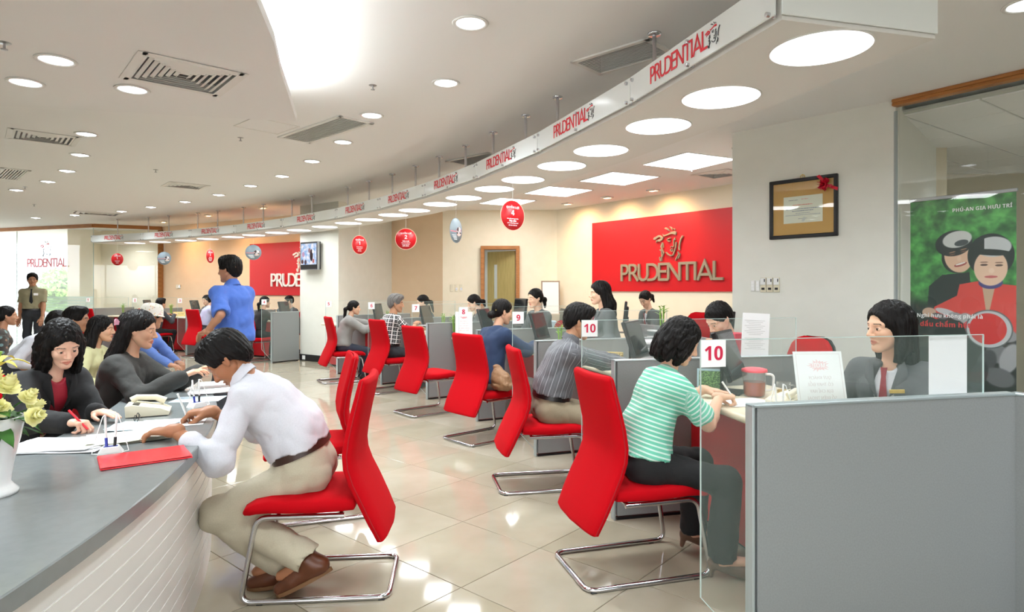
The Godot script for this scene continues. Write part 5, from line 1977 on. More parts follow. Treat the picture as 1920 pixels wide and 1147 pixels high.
func build_counters() -> void:
	var names := ["10", "10", "9", "8", "7", "6", "5"]
	var lab := ["grey end partition with glass screen numbered 10, nearest the camera", "grey partition with glass screen numbered 10, second from the camera", "grey partition with glass screen numbered 9", "grey partition with glass screen numbered 8", "grey partition with glass screen numbered 7", "grey partition with glass screen numbered 6", "grey partition with glass screen numbered 5 beside the pillar"]
	for k in 7:
		partition(PHI[k], names[k], lab[k], 5.7 if k == 0 else 0.0, 1.245 if k == 0 else 1.45)
	var cl := ["cream topped red counter nearest the camera where the green-shirted woman writes", "cream topped red counter where the striped-shirt man sits", "cream topped red counter where the navy-jacket woman sits", "cream topped red counter behind the empty chair with an upright notice", "cream topped red counter where the checked-shirt man sits", "cream topped red counter where the girl in grey hoodie sits", "cream topped red counter beside the television pillar"]
	for k in 7:
		counter(PHI[k] + (0.75 if k == 0 else 0.0), PHI[k + 1] if k < 6 else 47.6, cl[k])
	# end panel that turns towards the camera at the right picture edge
	var e := row(PHI[0]) + Vector3(1.252, 0, 0).rotated(Vector3.UP, deg_to_rad(13.0))
	var ep := thing("end_panel", "narrow grey panel at the right picture edge joining the near partition", "partition", e, -62)
	part(ep, "panel", MB.new().box(Vector3(0.415, PART_H / 2, 0.0), Vector3(0.83, PART_H - 0.02, 0.042), 0.003), mats.grey_panel)
	part(ep, "edge_trim", MB.new().box(Vector3(0.415, PART_H - 0.006, 0.0), Vector3(0.84, 0.012, 0.05), 0.003), mats.panel_edge)
	var fl := ["grey end partition of the far counters left of the pillar", "far partition with glass screen numbered 4", "far partition with glass screen numbered 3", "far partition with glass screen numbered 2", "farthest partition with glass screen numbered 1"]
	var fn := ["4", "4", "3", "2", "1"]
	for k in 5: partition(PHI_FAR[k], fn[k], fl[k], 0.0, 0.6 if k == 0 else 1.1)
	var fc := ["far cream topped red counter with number 4 behind the man in blue", "far cream topped red counter with number 3 where the light blue shirt sits", "far cream topped red counter with number 2", "farthest cream topped red counter at left with number 1"]
	for k in 4: counter(PHI_FAR[k] + (1.3 if k == 0 else 0.0), PHI_FAR[k + 1], fc[k], 6, 0.8)

# ------------------------------------------------------------------ reception desk at the left
const DESK_A0 := -18.0
const DESK_A1 := 39.0

func build_reception_desk() -> void:
	var t := thing("reception_desk", "long curved reception desk with grey top and white slatted front", "desk")
	part(t, "worktop", slab_sector_square(DESK_C, DESK_R, DESK_A0, DESK_A1, DESK_H - 0.05, DESK_H, 40), mats.grey_top)
	# white horizontal slats, leaning in a little towards the floor
	var n := 10
	for k in n:
		var y0 := 0.075 + k * 0.0605
		var y1 := y0 + 0.0545
		var lean := 0.028
		part(t, "slat", sector(DESK_C, DESK_R - lean - 0.02, DESK_R - lean, DESK_A0 + 0.6, DESK_A1 - 0.6, y0, y1, 40), mats.desk_slat)
	part(t, "backing", sector(DESK_C, DESK_R - 0.06, DESK_R - 0.031, DESK_A0 + 0.6, DESK_A1 - 0.6, 0.0, DESK_H - 0.05, 40), mats.desk_groove)
	part(t, "plinth", sector(DESK_C, DESK_R - 0.06, DESK_R - 0.03, DESK_A0 + 0.6, DESK_A1 - 0.6, 0.0, 0.07, 40), mats.desk_slat)
	part(t, "end_panel", sector(DESK_C, DESK_R - 0.46, DESK_R - 0.06, DESK_A1 - 0.6, DESK_A1 - 0.3, 0.0, DESK_H - 0.05, 2), mats.desk_slat)

# the desk is deeper near the camera than at its far end
func desk_inner(a: float) -> float:
	return lerpf(DESK_R - 0.84, DESK_R - 0.5, clampf((a - 5.0) / 26.0, 0.0, 1.0))

func slab_sector_square(c: Vector2, r1: float, a0: float, a1: float, y0: float, y1: float, n: int) -> MB:
	# sector whose top outer edge is chamfered
	var mb := MB.new()
	var b := 0.004
	# radius 0 stands for the inner edge
	var prof := [Vector2(0, y1), Vector2(r1 - b, y1), Vector2(r1, y1 - b), Vector2(r1, y0), Vector2(0, y0), Vector2(0, y1)]
	var rad := func(r: float, a: float) -> float: return r if r > 0.0 else desk_inner(a)
	for k in prof.size() - 1:
		for i in n:
			var t0 := lerpf(a0, a1, float(i) / n)
			var t1 := lerpf(a0, a1, float(i + 1) / n)
			mb.quad(arc(c, rad.call(prof[k].x, t0), t0, prof[k].y), arc(c, rad.call(prof[k + 1].x, t0), t0, prof[k + 1].y), arc(c, rad.call(prof[k + 1].x, t1), t1, prof[k + 1].y), arc(c, rad.call(prof[k].x, t1), t1, prof[k].y))
	for e in [a0, a1]:
		var p := []
		for q in prof: p.append(arc(c, rad.call(q.x, e), e, q.y))
		if e == a0: mb.quad(p[4], p[3], p[1], p[0])
		else: mb.quad(p[0], p[1], p[3], p[4])
	return mb

# ------------------------------------------------------------------ chairs
# pad whose section runs along a side profile: pts Vector2(x, y), half widths, thickness
func pad(pts: Array, halfw: Array, thick: Array, bow := 0.0) -> MB:
	var mb := MB.new()
	var m := pts.size()
	var rows := []
	for i in m:
		var t: Vector2 = (pts[mini(i + 1, m - 1)] - pts[maxi(i - 1, 0)]).normalized()
		var nn := Vector2(-t.y, t.x)
		var ring := []
		var hw: float = halfw[i]
		var th: float = thick[i] * 0.5
		var sides := 20
		for k in sides:
			var a := TAU * k / sides
			# super-ellipse section
			var cz := signf(cos(a)) * pow(absf(cos(a)), 0.28)
			var cn := signf(sin(a)) * pow(absf(sin(a)), 0.62)
			var z := cz * hw
			var off := cn * th - bow * (1.0 - (z / hw) * (z / hw))
			ring.append(Vector3(pts[i].x + nn.x * off, pts[i].y + nn.y * off, z))
		rows.append(ring)
	mb.grid(rows, false, true)
	for e in [0, m - 1]:
		var ctr := Vector3.ZERO
		for p in rows[e]: ctr += p
		ctr /= rows[e].size()
		for k in rows[e].size():
			var a: Vector3 = rows[e][k]
			var b: Vector3 = rows[e][(k + 1) % rows[e].size()]
			if e == 0: mb.tri(ctr, b, a)
			else: mb.tri(ctr, a, b)
	return mb

func arc_pts(pts: Array, rad: float, n := 5) -> Array:
	# round the corners of a polyline
	var out := [pts[0]]
	for i in range(1, pts.size() - 1):
		var p: Vector3 = pts[i]
		var a: Vector3 = (pts[i - 1] - p).normalized()
		var b: Vector3 = (pts[i + 1] - p).normalized()
		var p0 := p + a * rad
		var p2 := p + b * rad
		for k in n + 1:
			var t := float(k) / n
			out.append(p0 * (1 - t) * (1 - t) + p * 2.0 * t * (1 - t) + p2 * t * t)
	out.append(pts[pts.size() - 1])
	return out

var chair0: Node3D
var office0: Node3D

func make_visitor_chair(label: String, pos: Vector3, yaw: float) -> Node3D:
	if chair0: return copy_of(chair0, label, pos, yaw)
	# local x = facing; origin under the middle of the rear floor bar
	var t := thing("visitor_chair", label, "chair", pos, yaw, "red cantilever visitor chairs")
	var bp := []
	var bw := []
	var bt := []
	# from the bottom of the back up to the top: kinked forward at the waist
	for q in [[0.035, 0.262, 0.225, 0.03], [0.037, 0.272, 0.243, 0.05], [0.074, 0.352, 0.252, 0.056], [0.12, 0.45, 0.252, 0.06], [0.16, 0.53, 0.247, 0.062], [0.184, 0.6, 0.242, 0.062], [0.19, 0.66, 0.238, 0.062], [0.18, 0.74, 0.235, 0.06], [0.16, 0.83, 0.233, 0.056], [0.138, 0.92, 0.23, 0.052], [0.123, 0.985, 0.227, 0.048], [0.121, 0.997, 0.219, 0.04], [0.12, 1.003, 0.206, 0.02]]:
		bp.append(Vector2(q[0], q[1])); bw.append(q[2]); bt.append(q[3])
	part(t, "backrest", pad(bp, bw, bt, -0.022), mats.red_fabric)
	var seam := []
	for i in range(1, bp.size() - 1): seam.append(Vector3(bp[i].x - 0.004, bp[i].y, bw[i] + 0.0005))
	var sm := MB.new().tube(seam, 0.0028, 6)
	part(t, "piping", sm, mat("red_piping", hexc(168, 6, 18), 0.8))
	sm = MB.new()
	var seam2 := []
	for p in seam: seam2.append(Vector3(p.x, p.y, -p.z))
	sm.tube(seam2, 0.0028, 6)
	part(t, "piping", sm, mat("red_piping"))
	var sp := []
	var sw := []
	var st := []
	for q in [[0.150, 0.435, 0.212, 0.030], [0.160, 0.436, 0.231, 0.070], [0.240, 0.434, 0.237, 0.078], [0.340, 0.432, 0.241, 0.080], [0.440, 0.434, 0.243, 0.080], [0.530, 0.438, 0.244, 0.078], [0.590, 0.432, 0.243, 0.070], [0.625, 0.418, 0.237, 0.056], [0.642, 0.405, 0.223, 0.030]]:
		sp.append(Vector2(q[0], q[1])); sw.append(q[2]); st.append(q[3])
	part(t, "seat", pad(sp, sw, st, 0.0), mats.red_fabric)
	var r := 0.0125
	var path := arc_pts([Vector3(0.2, 0.385, -0.21), Vector3(0.59, 0.385, -0.21), Vector3(0.655, r, -0.226), Vector3(0.0, r, -0.226), Vector3(0.0, r, 0.226), Vector3(0.655, r, 0.226), Vector3(0.59, 0.385, 0.21), Vector3(0.2, 0.385, 0.21)], 0.055, 6)
	part(t, "frame", MB.new().tube(path, r, 12), mats.chrome)
	part(t, "crossbar", MB.new().tube([Vector3(0.22, 0.385, -0.2), Vector3(0.22, 0.385, 0.2)], 0.01, 8).tube([Vector3(0.5, 0.385, -0.2), Vector3(0.5, 0.385, 0.2)], 0.01, 8), mats.chrome)
	for x in [0.03, 0.57]:
		for z in [-0.226, 0.226]:
			part(t, "glide", MB.new().box(Vector3(x, 0.003, z), Vector3(0.03, 0.006, 0.02), 0.002), mats.black_plastic)
	chair0 = t
	return t

func make_office_chair(label: String, pos: Vector3, yaw: float, tall := 1.0) -> Node3D:
	if office0:
		var c := copy_of(office0, label, pos, yaw)
		c.scale = Vector3(1.0, tall, 1.0)
		return c
	# local x = facing; origin under the column
	var t := thing("office_chair", label, "chair", pos, yaw, "red staff office chairs")
	var bp := []
	var bw := []
	var bt := []
	for q in [[-0.2, 0.52, 0.15, 0.02], [-0.2, 0.53, 0.185, 0.05], [-0.195, 0.6, 0.215, 0.065], [-0.2, 0.7, 0.225, 0.07], [-0.21, 0.8, 0.215, 0.065], [-0.222, 0.87, 0.185, 0.058], [-0.232, 0.91, 0.14, 0.05], [-0.237, 0.928, 0.08, 0.02]]:
		bp.append(Vector2(q[0], q[1])); bw.append(q[2]); bt.append(q[3])
	part(t, "backrest", pad(bp, bw, bt, -0.02), mats.red_fabric)
	var sh := []
	var shw := []
	var sht := []
	for i in bp.size():
		sh.append(bp[i] + Vector2(-0.035, 0)); shw.append(bw[i] + 0.006); sht.append(0.022)
	part(t, "back_shell", pad(sh, shw, sht, -0.02), mats.black_plastic)
	var sp := []
	var sw := []
	var st := []
	for q in [[-0.22, 0.46, 0.16, 0.03], [-0.2, 0.46, 0.2, 0.07], [-0.05, 0.46, 0.235, 0.08], [0.1, 0.465, 0.24, 0.08], [0.2, 0.46, 0.225, 0.07], [0.245, 0.452, 0.18, 0.03]]:
		sp.append(Vector2(q[0], q[1])); sw.append(q[2]); st.append(q[3])
	part(t, "seat", pad(sp, sw, st, 0.0), mats.red_fabric)
	part(t, "column", MB.new().tube([Vector3(0, 0.08, 0), Vector3(0, 0.42, 0)], 0.028, 12), mats.dark_metal)
	part(t, "back_arm", MB.new().tube([Vector3(-0.1, 0.42, 0), Vector3(-0.27, 0.43, 0), Vector3(-0.27, 0.66, 0)], 0.018, 8), mats.black_plastic)
	for k in 5:
		var a := TAU * k / 5.0
		var d := Vector3(cos(a), 0, sin(a))
		var leg := part(t, "leg", MB.new().tube([d * 0.03 + Vector3(0, 0.1, 0), d * 0.28 + Vector3(0, 0.065, 0)], [0.024, 0.016], 8), mats.black_plastic)
		part(leg, "castor", MB.new().tube([d * 0.28 + Vector3(0, 0.026, 0) + d.cross(Vector3.UP) * 0.02, d * 0.28 + Vector3(0, 0.026, 0) - d.cross(Vector3.UP) * 0.02], 0.026, 12), mats.black_plastic)
	office0 = t
	t.scale = Vector3(1.0, tall, 1.0)
	return t

func build_chairs() -> void:
	# x, depth, yaw of the rear floor bar
	for c in [[0.29, 3.13, 16.0, "red visitor chair nearest at right, under the woman in green stripes"], [-0.11, 4.53, 10.0, "red visitor chair under the man in grey striped shirt"], [-0.517, 5.79, 41.0, "red visitor chair under the woman in navy jacket, back turned to us"], [-1.234, 7.07, 40.0, "empty red visitor chair in front of the counter with the upright notice"], [-1.97, 8.6, 40.0, "red visitor chair under the man in black and white check"], [-2.93, 9.56, 29.0, "red visitor chair under the girl in grey hoodie"], [-0.585, 3.09, 185.0, "red visitor chair at left under the man in white shirt"], [-0.93, 4.12, 199.0, "empty red visitor chair behind the white-shirted man's chair"], [-6.78, 13.05, 58.0, "far red visitor chair under the man in light blue shirt"], [-5.3, 12.2, 50.0, "far red visitor chair half hidden behind the man in blue"], [-9.4, 13.6, 78.0, "far red visitor chair standing below the number 2 counter"], [-8.05, 13.55, 66.0, "far empty red visitor chair behind the dark-suited woman's head"]]:
		make_visitor_chair(c[3], at(c[0], 0, c[1]), c[2])
	for c in [[2.08, 4.72, 200.0, 1.14, "red office chair beside the bending clerk in front of the cream wall"], [2.5, 3.05, 160.0, 1.16, "red office chair at the right edge behind the glass"], [2.32, 8.25, 215.0, 1.2, "red office chair in front of the big red sign"], [-2.52, 3.95, 22.0, 1.03, "red office chair behind the woman in dark suit"], [-2.78, 3.42, -14.0, 1.04, "red office chair of the woman in black jacket"], [0.45, 7.92, 205.0, 1.1, "red office chair among the desks behind number 9"], [-4.72, 13.62, 228.0, 1.05, "red office chair behind the far end partition by the pillar"], [-7.08, 14.79, 245.0, 1.05, "red office chair behind the counter of the light blue shirt"]]:
		make_office_chair(c[4], at(c[0], 0, c[1]), c[2], c[3])
# ------------------------------------------------------------------ the people in the picture
func cloth(key: String, col: Color, rough := 0.85) -> StandardMaterial3D:
	if mats.has(key): return mats[key]
	var m := mat(key, Color(1, 1, 1), rough)
	var d := col.darkened(0.06)
	m.albedo_texture = noise_tex(hash(key) % 1000, 0.2, 128, [d, col.lightened(0.03)])
	m.uv1_triplanar = true
	m.uv1_scale = Vector3(5, 5, 5)
	m.rim_enabled = true
	m.rim = 0.06
	return m

# woven pattern over the cloth's own width (u) and length (v), one repeat per size
func pattern(key: String, w: int, h: int, size: Vector2, f: Callable) -> StandardMaterial3D:
	if mats.has(key): return mats[key]
	var im := Image.create(w, h, false, Image.FORMAT_RGB8)
	for y in h:
		for x in w:
			im.set_pixel(x, y, f.call(float(x) / w, float(y) / h))
	var m := mat(key, Color(1, 1, 1), 0.85)
	m.albedo_texture = ImageTexture.create_from_image(im)
	m.uv1_scale = Vector3(1.0 / size.x, 1.0 / size.y, 1)
	m.rim_enabled = true
	m.rim = 0.2
	return m

func suit(c: Dictionary) -> Dictionary:
	c.merge({"fem": true, "jacket": true, "open_front": mats.blouse_white, "top": mats.suit_grey, "top_name": "jacket", "bottom": mats.suit_grey, "tie": mats.tie_red, "thick": 0.018, "hem": -0.02, "folds": 0.006, "skin": Color8(228, 186, 158)}, false)
	return c

func child_of_head(root: Node3D, called: String, mb: MB, m: Material) -> void:
	var o := part(root, called, mb, m)
	o.transform = root.get_meta("head_tf")

func build_people() -> void:
	mats.suit_grey = cloth("suit_grey", Color8(84, 86, 87))
	mats.blouse_white = cloth("blouse_white", Color8(236, 238, 242))
	mats.tie_red = cloth("tie_red", Color8(138, 24, 38), 0.5)
	var black_cloth := cloth("black_cloth", Color8(17, 17, 19))
	var stripes := pattern("tee_green_stripes", 8, 64, Vector2(0.1, 0.0215), func(_u, v): return Color8(112, 202, 172) if v < 0.64 else Color8(214, 238, 228))
	var pin := pattern("shirt_grey_pinstripe", 64, 8, Vector2(0.03, 0.1), func(u, _v): return Color8(164, 166, 170) if u < 0.09 else (Color8(112, 112, 116) if u > 0.5 and u < 0.58 else Color8(92, 93, 97)))
	var plaid := pattern("shirt_black_white_check", 64, 64, Vector2(0.055, 0.055), func(u, v): return Color8(216, 216, 214) if (u < 0.2 or v < 0.2) else (Color8(120, 120, 120) if absf(u - 0.6) < 0.06 or absf(v - 0.6) < 0.06 else Color8(36, 36, 38)))
	var floral := pattern("blouse_patterned", 32, 32, Vector2(0.11, 0.09), func(u, v): return Color8(120, 150, 150) if Vector2(u - 0.3, v - 0.4).length() < 0.2 else (Color8(140, 110, 90) if Vector2(u - 0.75, v - 0.8).length() < 0.16 else Color8(66, 60, 56)))
	var pinkcheck := pattern("shirt_pink_check", 32, 32, Vector2(0.05, 0.05), func(u, v): return Color8(150, 96, 104) if u < 0.4 or v < 0.4 else Color8(190, 140, 146))
	# the man in the white shirt at the reception desk
	var p := person({"label": "man in white shirt and khaki trousers writing at the reception desk", "hip": at(-0.99, 0.56, 3.06), "yaw": 185.0, "near": true, "lean": 22.0, "lean2": 45.0, "size": 1.0, "neck": 0.128, "collar_up": 0.042,
		"head_pitch": 48.0, "head_yaw": 4.0, "hands": [at(-1.5, 0.79, 2.78), at(-1.55, 0.79, 3.22)], "hand_dirs": [Vector3(-1, -0.08, -0.1), Vector3(-1, -0.05, 0.25)], "poses": ["relaxed", "grip"], "elbows": [Vector3(-0.1, -1, -0.5), Vector3(-0.2, -1, 0.5)],
		"feet": [at(-1.07, 0.1, 2.98), at(-0.93, 0.17, 2.87)], "toes": [Vector3(-1, -0.12, 0.1), Vector3(-0.9, -0.42, 0.1)], "knee": Vector3(1, 0.4, 0), "loose": 0.026, "skin": Color8(168, 112, 78), "top": cloth("shirt_white", Color8(214, 214, 222)), "collar": cloth("shirt_white", Color8(214, 214, 222)), "cuff": 0.62, "thick": 0.02, "folds": 0.014,
		"bottom": cloth("trousers_khaki", Color8(196, 186, 162)), "belt": mat("belt_brown", hexc(58, 34, 26), 0.4), "shoes": mats.brown_leather, "hair": "short"})
	var wr: Array = p.get_meta("wr")
	single("pen", "white ballpoint pen in the white-shirted man's hand", "pen", MB.new().tube([Vector3(0, 0.0, 0), Vector3(-0.02, 0.14, 0.06)], 0.005, 8).tube([Vector3(0, 0, 0), Vector3(0.002, -0.014, -0.006)], [0.004, 0.001], 8), mats.white_plastic, p.transform * wr[1] + Vector3(-0.1, -0.035, 0.03))
	# woman in green stripes
	p = person({"label": "woman in green and white striped tee writing at the nearest counter", "hip": at(0.66, 0.55, 3.2), "yaw": 10.0, "near": true, "fem": true, "size": 0.93, "stout": 1.08, "lean": 9.0, "lean2": 24.0, "head_pitch": 26.0, "head_yaw": -6.0,
		"hands": [at(1.1, 0.845, 3.58), at(1.09, 0.85, 3.3)], "hand_dirs": [Vector3(1, -0.1, 0.3), Vector3(1, -0.05, -0.25)], "poses": ["flat", "grip"], "elbows": [Vector3(-0.3, -1, -0.5), Vector3(0.1, -1, 0.5)],
		"feet": [at(0.98, 0.1, 3.4), at(1.03, 0.085, 3.08)], "toes": [Vector3(1, -0.1, 0), Vector3(1, 0, 0.15)], "top": stripes, "pattern": true, "sleeve": "short", "sleeve_len": 0.8, "top_name": "striped_tee", "hem": 0.03, "thick": 0.012, "folds": 0.01, "bottom": black_cloth, "loose": 0.026, "shoes": mats.bronze_leather, "hair": "wavy", "hair_len": 0.13, "skin": Color8(222, 176, 146)})
	wr = p.get_meta("wr")
	single("pen", "white pen on a string in the green-shirted woman's hand", "pen", MB.new().tube([Vector3(0, 0, 0), Vector3(-0.07, 0.11, -0.02)], 0.005, 8).tube([Vector3(0, 0, 0), Vector3(0.006, -0.012, 0.002)], [0.004, 0.001], 8), mats.white_plastic, p.transform * wr[1] + Vector3(0.1, -0.035, -0.02))
	# man in grey pinstripe
	person({"label": "man in grey pinstriped shirt seated at the second counter", "hip": at(0.27, 0.555, 4.58), "yaw": 10.0, "near": true, "size": 0.97, "lean": 10.0, "lean2": 24.0, "head_pitch": 16.0, "head_yaw": -8.0, "hands": [at(0.84, 0.85, 5.0), at(0.86, 0.85, 4.72)], "elbows": [Vector3(-0.2, -1, -0.7), Vector3(0.1, -1, 0.7)],
		"feet": [at(0.62, 0.09, 4.75), at(0.6, 0.09, 4.45)], "top": pin, "pattern": true, "thick": 0.02, "folds": 0.011, "collar": cloth("collar_grey", Color8(92, 93, 97)), "belt": mats.black_leather, "bottom": cloth("trousers_taupe", Color8(150, 136, 112)), "loose": 0.024, "hair": "short", "skin": Color8(196, 146, 112)})
	# woman in navy
	p = person({"label": "woman in navy jacket with low hair bun seated at counter 9", "hip": at(-0.24, 0.555, 6.03), "yaw": 36.0, "near": true, "cell": 0.015, "fem": true, "size": 0.98, "lean": 8.0, "lean2": 18.0, "head_pitch": 12.0, "head_yaw": -14.0, "hands": [at(0.05, 0.85, 6.62), at(0.22, 0.85, 6.3)], "elbows": [Vector3(-0.2, -1, -0.7), Vector3(0.2, -0.9, 0.9)],
		"top": cloth("jacket_navy", Color8(30, 50, 82)), "top_name": "jacket", "hem": -0.03, "thick": 0.022, "bottom": cloth("trousers_grey", Color8(120, 118, 112)), "hair": "bun", "skin": Color8(214, 168, 138), "heels": false})
	child_of_head(p, "hair_clip", MB.new().tube([Vector3(-0.095, 0.0, -0.06), Vector3(-0.115, 0.0, 0), Vector3(-0.095, 0.0, 0.06)], 0.006, 8), mats.brass)
	single("shoulder_bag", "crumpled brown bag on the navy-jacket woman's seat", "bag", bag_mesh(), cloth("bag_brown", Color8(146, 108, 74), 0.6), at(-0.12, 0.474, 5.86), 40)
	# man in check
	person({"label": "grey-haired man in black and white checked shirt at counter 7", "hip": at(-1.74, 0.56, 8.82), "yaw": 34.0, "size": 0.98, "lean": 4.0, "lean2": 10.0, "head_pitch": 6.0, "head_yaw": -28.0, "hands": [at(-1.45, 0.86, 9.25), at(-1.38, 0.93, 8.98)], "cell": 0.017, "near": true,
		"top": plaid, "pattern": true, "sleeve": "short", "sleeve_len": 0.9, "thick": 0.02, "bottom": cloth("trousers_dark", Color8(40, 42, 48)), "belt": mats.black_leather, "hair": "short", "hair_mat": mats.grey_hair, "skin": Color8(186, 138, 106)})
	# girl in hoodie
	p = person({"label": "girl in grey hoodie with long ponytail seated at counter 6", "hip": at(-2.64, 0.545, 9.74), "yaw": 22.0, "fem": true, "size": 0.9, "lean": 8.0, "lean2": 20.0, "head_yaw": -8.0, "head_pitch": 6.0, "hands": [at(-2.1, 0.85, 10.05), at(-2.1, 0.85, 9.8)], "top": cloth("hoodie_grey", Color8(142, 140, 136)), "top_name": "hoodie", "hem": 0.0, "thick": 0.026, "bottom": cloth("jeans", Color8(44, 50, 66)), "hair": "tail", "hair_len": 0.34, "cell": 0.017, "heels": false})
	child_of_head(p, "hair_tie", MB.new().tube([Vector3(-0.115, -0.012, -0.02), Vector3(-0.13, 0.01, 0), Vector3(-0.115, -0.012, 0.02)], 0.009, 8), cloth("scrunchie", Color8(224, 206, 120)))
	# staff
	person(suit({"label": "clerk in grey suit behind counter 7 with long dark hair", "hip": at(-1.33, 0.58, 10.35), "yaw": 205.0, "size": 0.95, "lean": 8.0, "lean2": 14.0, "head_pitch": 14.0, "head_yaw": -14.0, "hair": "tail", "hair_len": 0.22, "hands": [at(-1.5, 0.86, 9.98), at(-1.62, 0.86, 10.2)]}))
	person(suit({"label": "clerk in grey suit behind counter 8 looking down to the left", "hip": at(-0.36, 0.6, 9.25), "yaw": 192.0, "size": 0.96, "lean": 12.0, "lean2": 20.0, "head_pitch": 22.0, "head_yaw": -6.0, "hair": "tail", "hair_len": 0.12, "hands": [at(-0.62, 0.86, 8.9), at(-0.74, 0.86, 9.2)]}))
	person(suit({"label": "smiling clerk in grey suit facing us behind counter 9", "hip": at(0.4, 0.66, 7.85), "yaw": 212.0, "size": 0.97, "lean": 6.0, "lean2": 12.0, "head_pitch": 8.0, "head_yaw": 0.0, "hair": "tail", "hair_len": 0.14, "hands": [at(0.1, 0.87, 7.55), at(-0.02, 0.87, 7.8)]}))
	person(suit({"label": "clerk with long straight hair in profile before the red sign", "hip": at(1.0, 0.72, 6.45), "yaw": 186.0, "size": 0.98, "near": true, "cell": 0.017, "lean": 4.0, "lean2": 8.0, "head_pitch": 4.0, "head_yaw": -4.0, "hair": "long", "hair_len": 0.26, "hands": [at(0.72, 0.88, 6.2), at(0.72, 0.88, 6.6)]}))
	person(suit({"label": "clerk bending forward over the desk beside the cream wall", "hip": at(1.8, 0.62, 4.52), "yaw": 190.0, "size": 0.98, "near": true, "cell": 0.016, "lean": 22.0, "lean2": 34.0, "head_pitch": 36.0, "head_yaw": 10.0, "hair": "pulled", "hands": [at(1.36, 0.86, 4.3), at(1.38, 0.86, 4.6)]}))
	person(suit({"label": "distant clerk with bowed head below the red sign", "hip": at(2.12, 0.64, 9.15), "yaw": 205.0, "size": 0.98, "lean": 12.0, "lean2": 20.0, "head_pitch": 32.0, "head_yaw": 12.0, "hair": "tail", "hair_len": 0.14, "hands": [at(1.75, 0.82, 8.85), at(1.75, 0.82, 9.1)]}))
	p = person(suit({"label": "clerk in grey suit with red tie behind the near glass screen", "hip": at(1.93, 0.56, 3.12), "yaw": 216.0, "size": 1.0, "near": true, "lean": 5.0, "lean2": 10.0, "head_pitch": 4.0, "head_yaw": -30.0, "hair": "bob", "hair_len": 0.165, "hands": [at(1.66, 0.89, 2.8), at(1.5, 0.86, 3.06)], "skin": Color8(226, 180, 150)}))
	var ch: Array = p.get_meta("chest")
	var bd := MB.new()
	bd.box(ch[0] + ch[1] * 0.03 + ch[2] * 0.158 - ch[3] * 0.075, Vector3(0.062, 0.018, 0.004), 0.001, Basis(-ch[3], ch[1], ch[2]) * Basis(Vector3.UP, 0.5))
	part(p, "name_badge", bd, mats.brass)
	# the two women behind the reception desk
	p = person({"label": "woman in black jacket and red blouse reading papers behind the desk", "hip": at(-2.62, 0.53, 3.38), "yaw": -18.0, "near": true, "fem": true, "size": 0.97, "stout": 1.08, "lean": 15.0, "lean2": 28.0, "neck": 0.155, "open_len": 0.25, "head_pitch": 26.0, "head_yaw": -16.0, "head_roll": 4.0, "hands": [at(-2.14, 0.79, 3.22), at(-2.1, 0.79, 2.96)], "hand_dirs": [Vector3(0.9, -0.05, 0.3), Vector3(0.95, -0.08, 0.1)], "poses": ["flat", "grip"], "elbows": [Vector3(-0.3, -1, -0.7), Vector3(-0.5, -1, 0.5)],
		"jacket": true, "open_front": cloth("blouse_red", Color8(168, 20, 44), 0.55), "top": cloth("jacket_black", Color8(18, 17, 19)), "top_name": "jacket", "thick": 0.02, "hem": -0.04, "bottom": black_cloth, "hair": "wavy", "hair_len": 0.24, "skin": Color8(230, 180, 154)})
	wr = p.get_meta("wr")
	part(p, "wristwatch", MB.new().tube([wr[1] + Vector3(-0.045, 0.034, 0), wr[1] + Vector3(-0.045, 0, 0.034), wr[1] + Vector3(-0.045, -0.034, 0), wr[1] + Vector3(-0.045, 0, -0.034)], 0.006, 6, true), mats.steel)
	single("pen", "red pen held by the woman in black jacket", "pen", MB.new().tube([Vector3(0, 0, 0), Vector3(-0.09, 0.09, 0.0)], 0.005, 8), mats.logo_red, p.transform * wr[1] + Vector3(0.11, -0.03, 0.02))
	p = person({"label": "woman in dark suit with long hair and pink clip behind the desk", "hip": at(-2.56, 0.51, 4.0), "yaw": 8.0, "near": true, "fem": true, "size": 0.98, "stout": 1.05, "lean": 8.0, "lean2": 16.0, "head_pitch": 10.0, "head_yaw": 4.0, "hands": [at(-2.06, 0.88, 4.12), at(-2.06, 0.87, 3.9)], "hand_dirs": [Vector3(0.9, 0.35, 0.3), Vector3(0.8, 0.4, -0.6)], "poses": ["relaxed", "relaxed"], "elbows": [Vector3(-0.2, -1, -0.6), Vector3(-0.1, -1, 0.7)],
		"jacket": true, "top": cloth("suit_charcoal", Color8(42, 41, 38)), "top_name": "jacket", "thick": 0.022, "hem": -0.03, "bottom": black_cloth, "hair": "half_up", "hair_len": 0.42, "skin": Color8(214, 166, 136)})
	child_of_head(p, "hair_clip", MB.new().add(heart_mesh(0.05)), mat("clip_pink", hexc(240, 170, 190), 0.4))
	# man in blue walking past
	person({"label": "man in blue short-sleeved shirt walking past behind the desk", "hip": at(-2.74, 0.93, 6.2), "yaw": 158.0, "near": true, "size": 1.01, "lean": 2.0, "lean2": 5.0, "head_pitch": 4.0, "head_yaw": 14.0, "broad": 1.02, "hands": [at(-2.9, 1.02, 5.96), at(-3.0, 1.02, 6.4)], "elbows": [Vector3(-0.8, -0.6, -0.5), Vector3(-0.8, -0.6, 0.5)], "feet": [at(-2.8, 0.09, 6.08), at(-2.64, 0.09, 6.32)],
		"top": cloth("shirt_blue", Color8(72, 110, 196)), "sleeve": "short", "sleeve_len": 0.92, "thick": 0.026, "hem": -0.03, "folds": 0.011, "collar": cloth("shirt_blue", Color8(72, 110, 196)), "bottom": cloth("trousers_dark", Color8(40, 42, 48)), "hair": "short", "skin": Color8(182, 132, 104)})
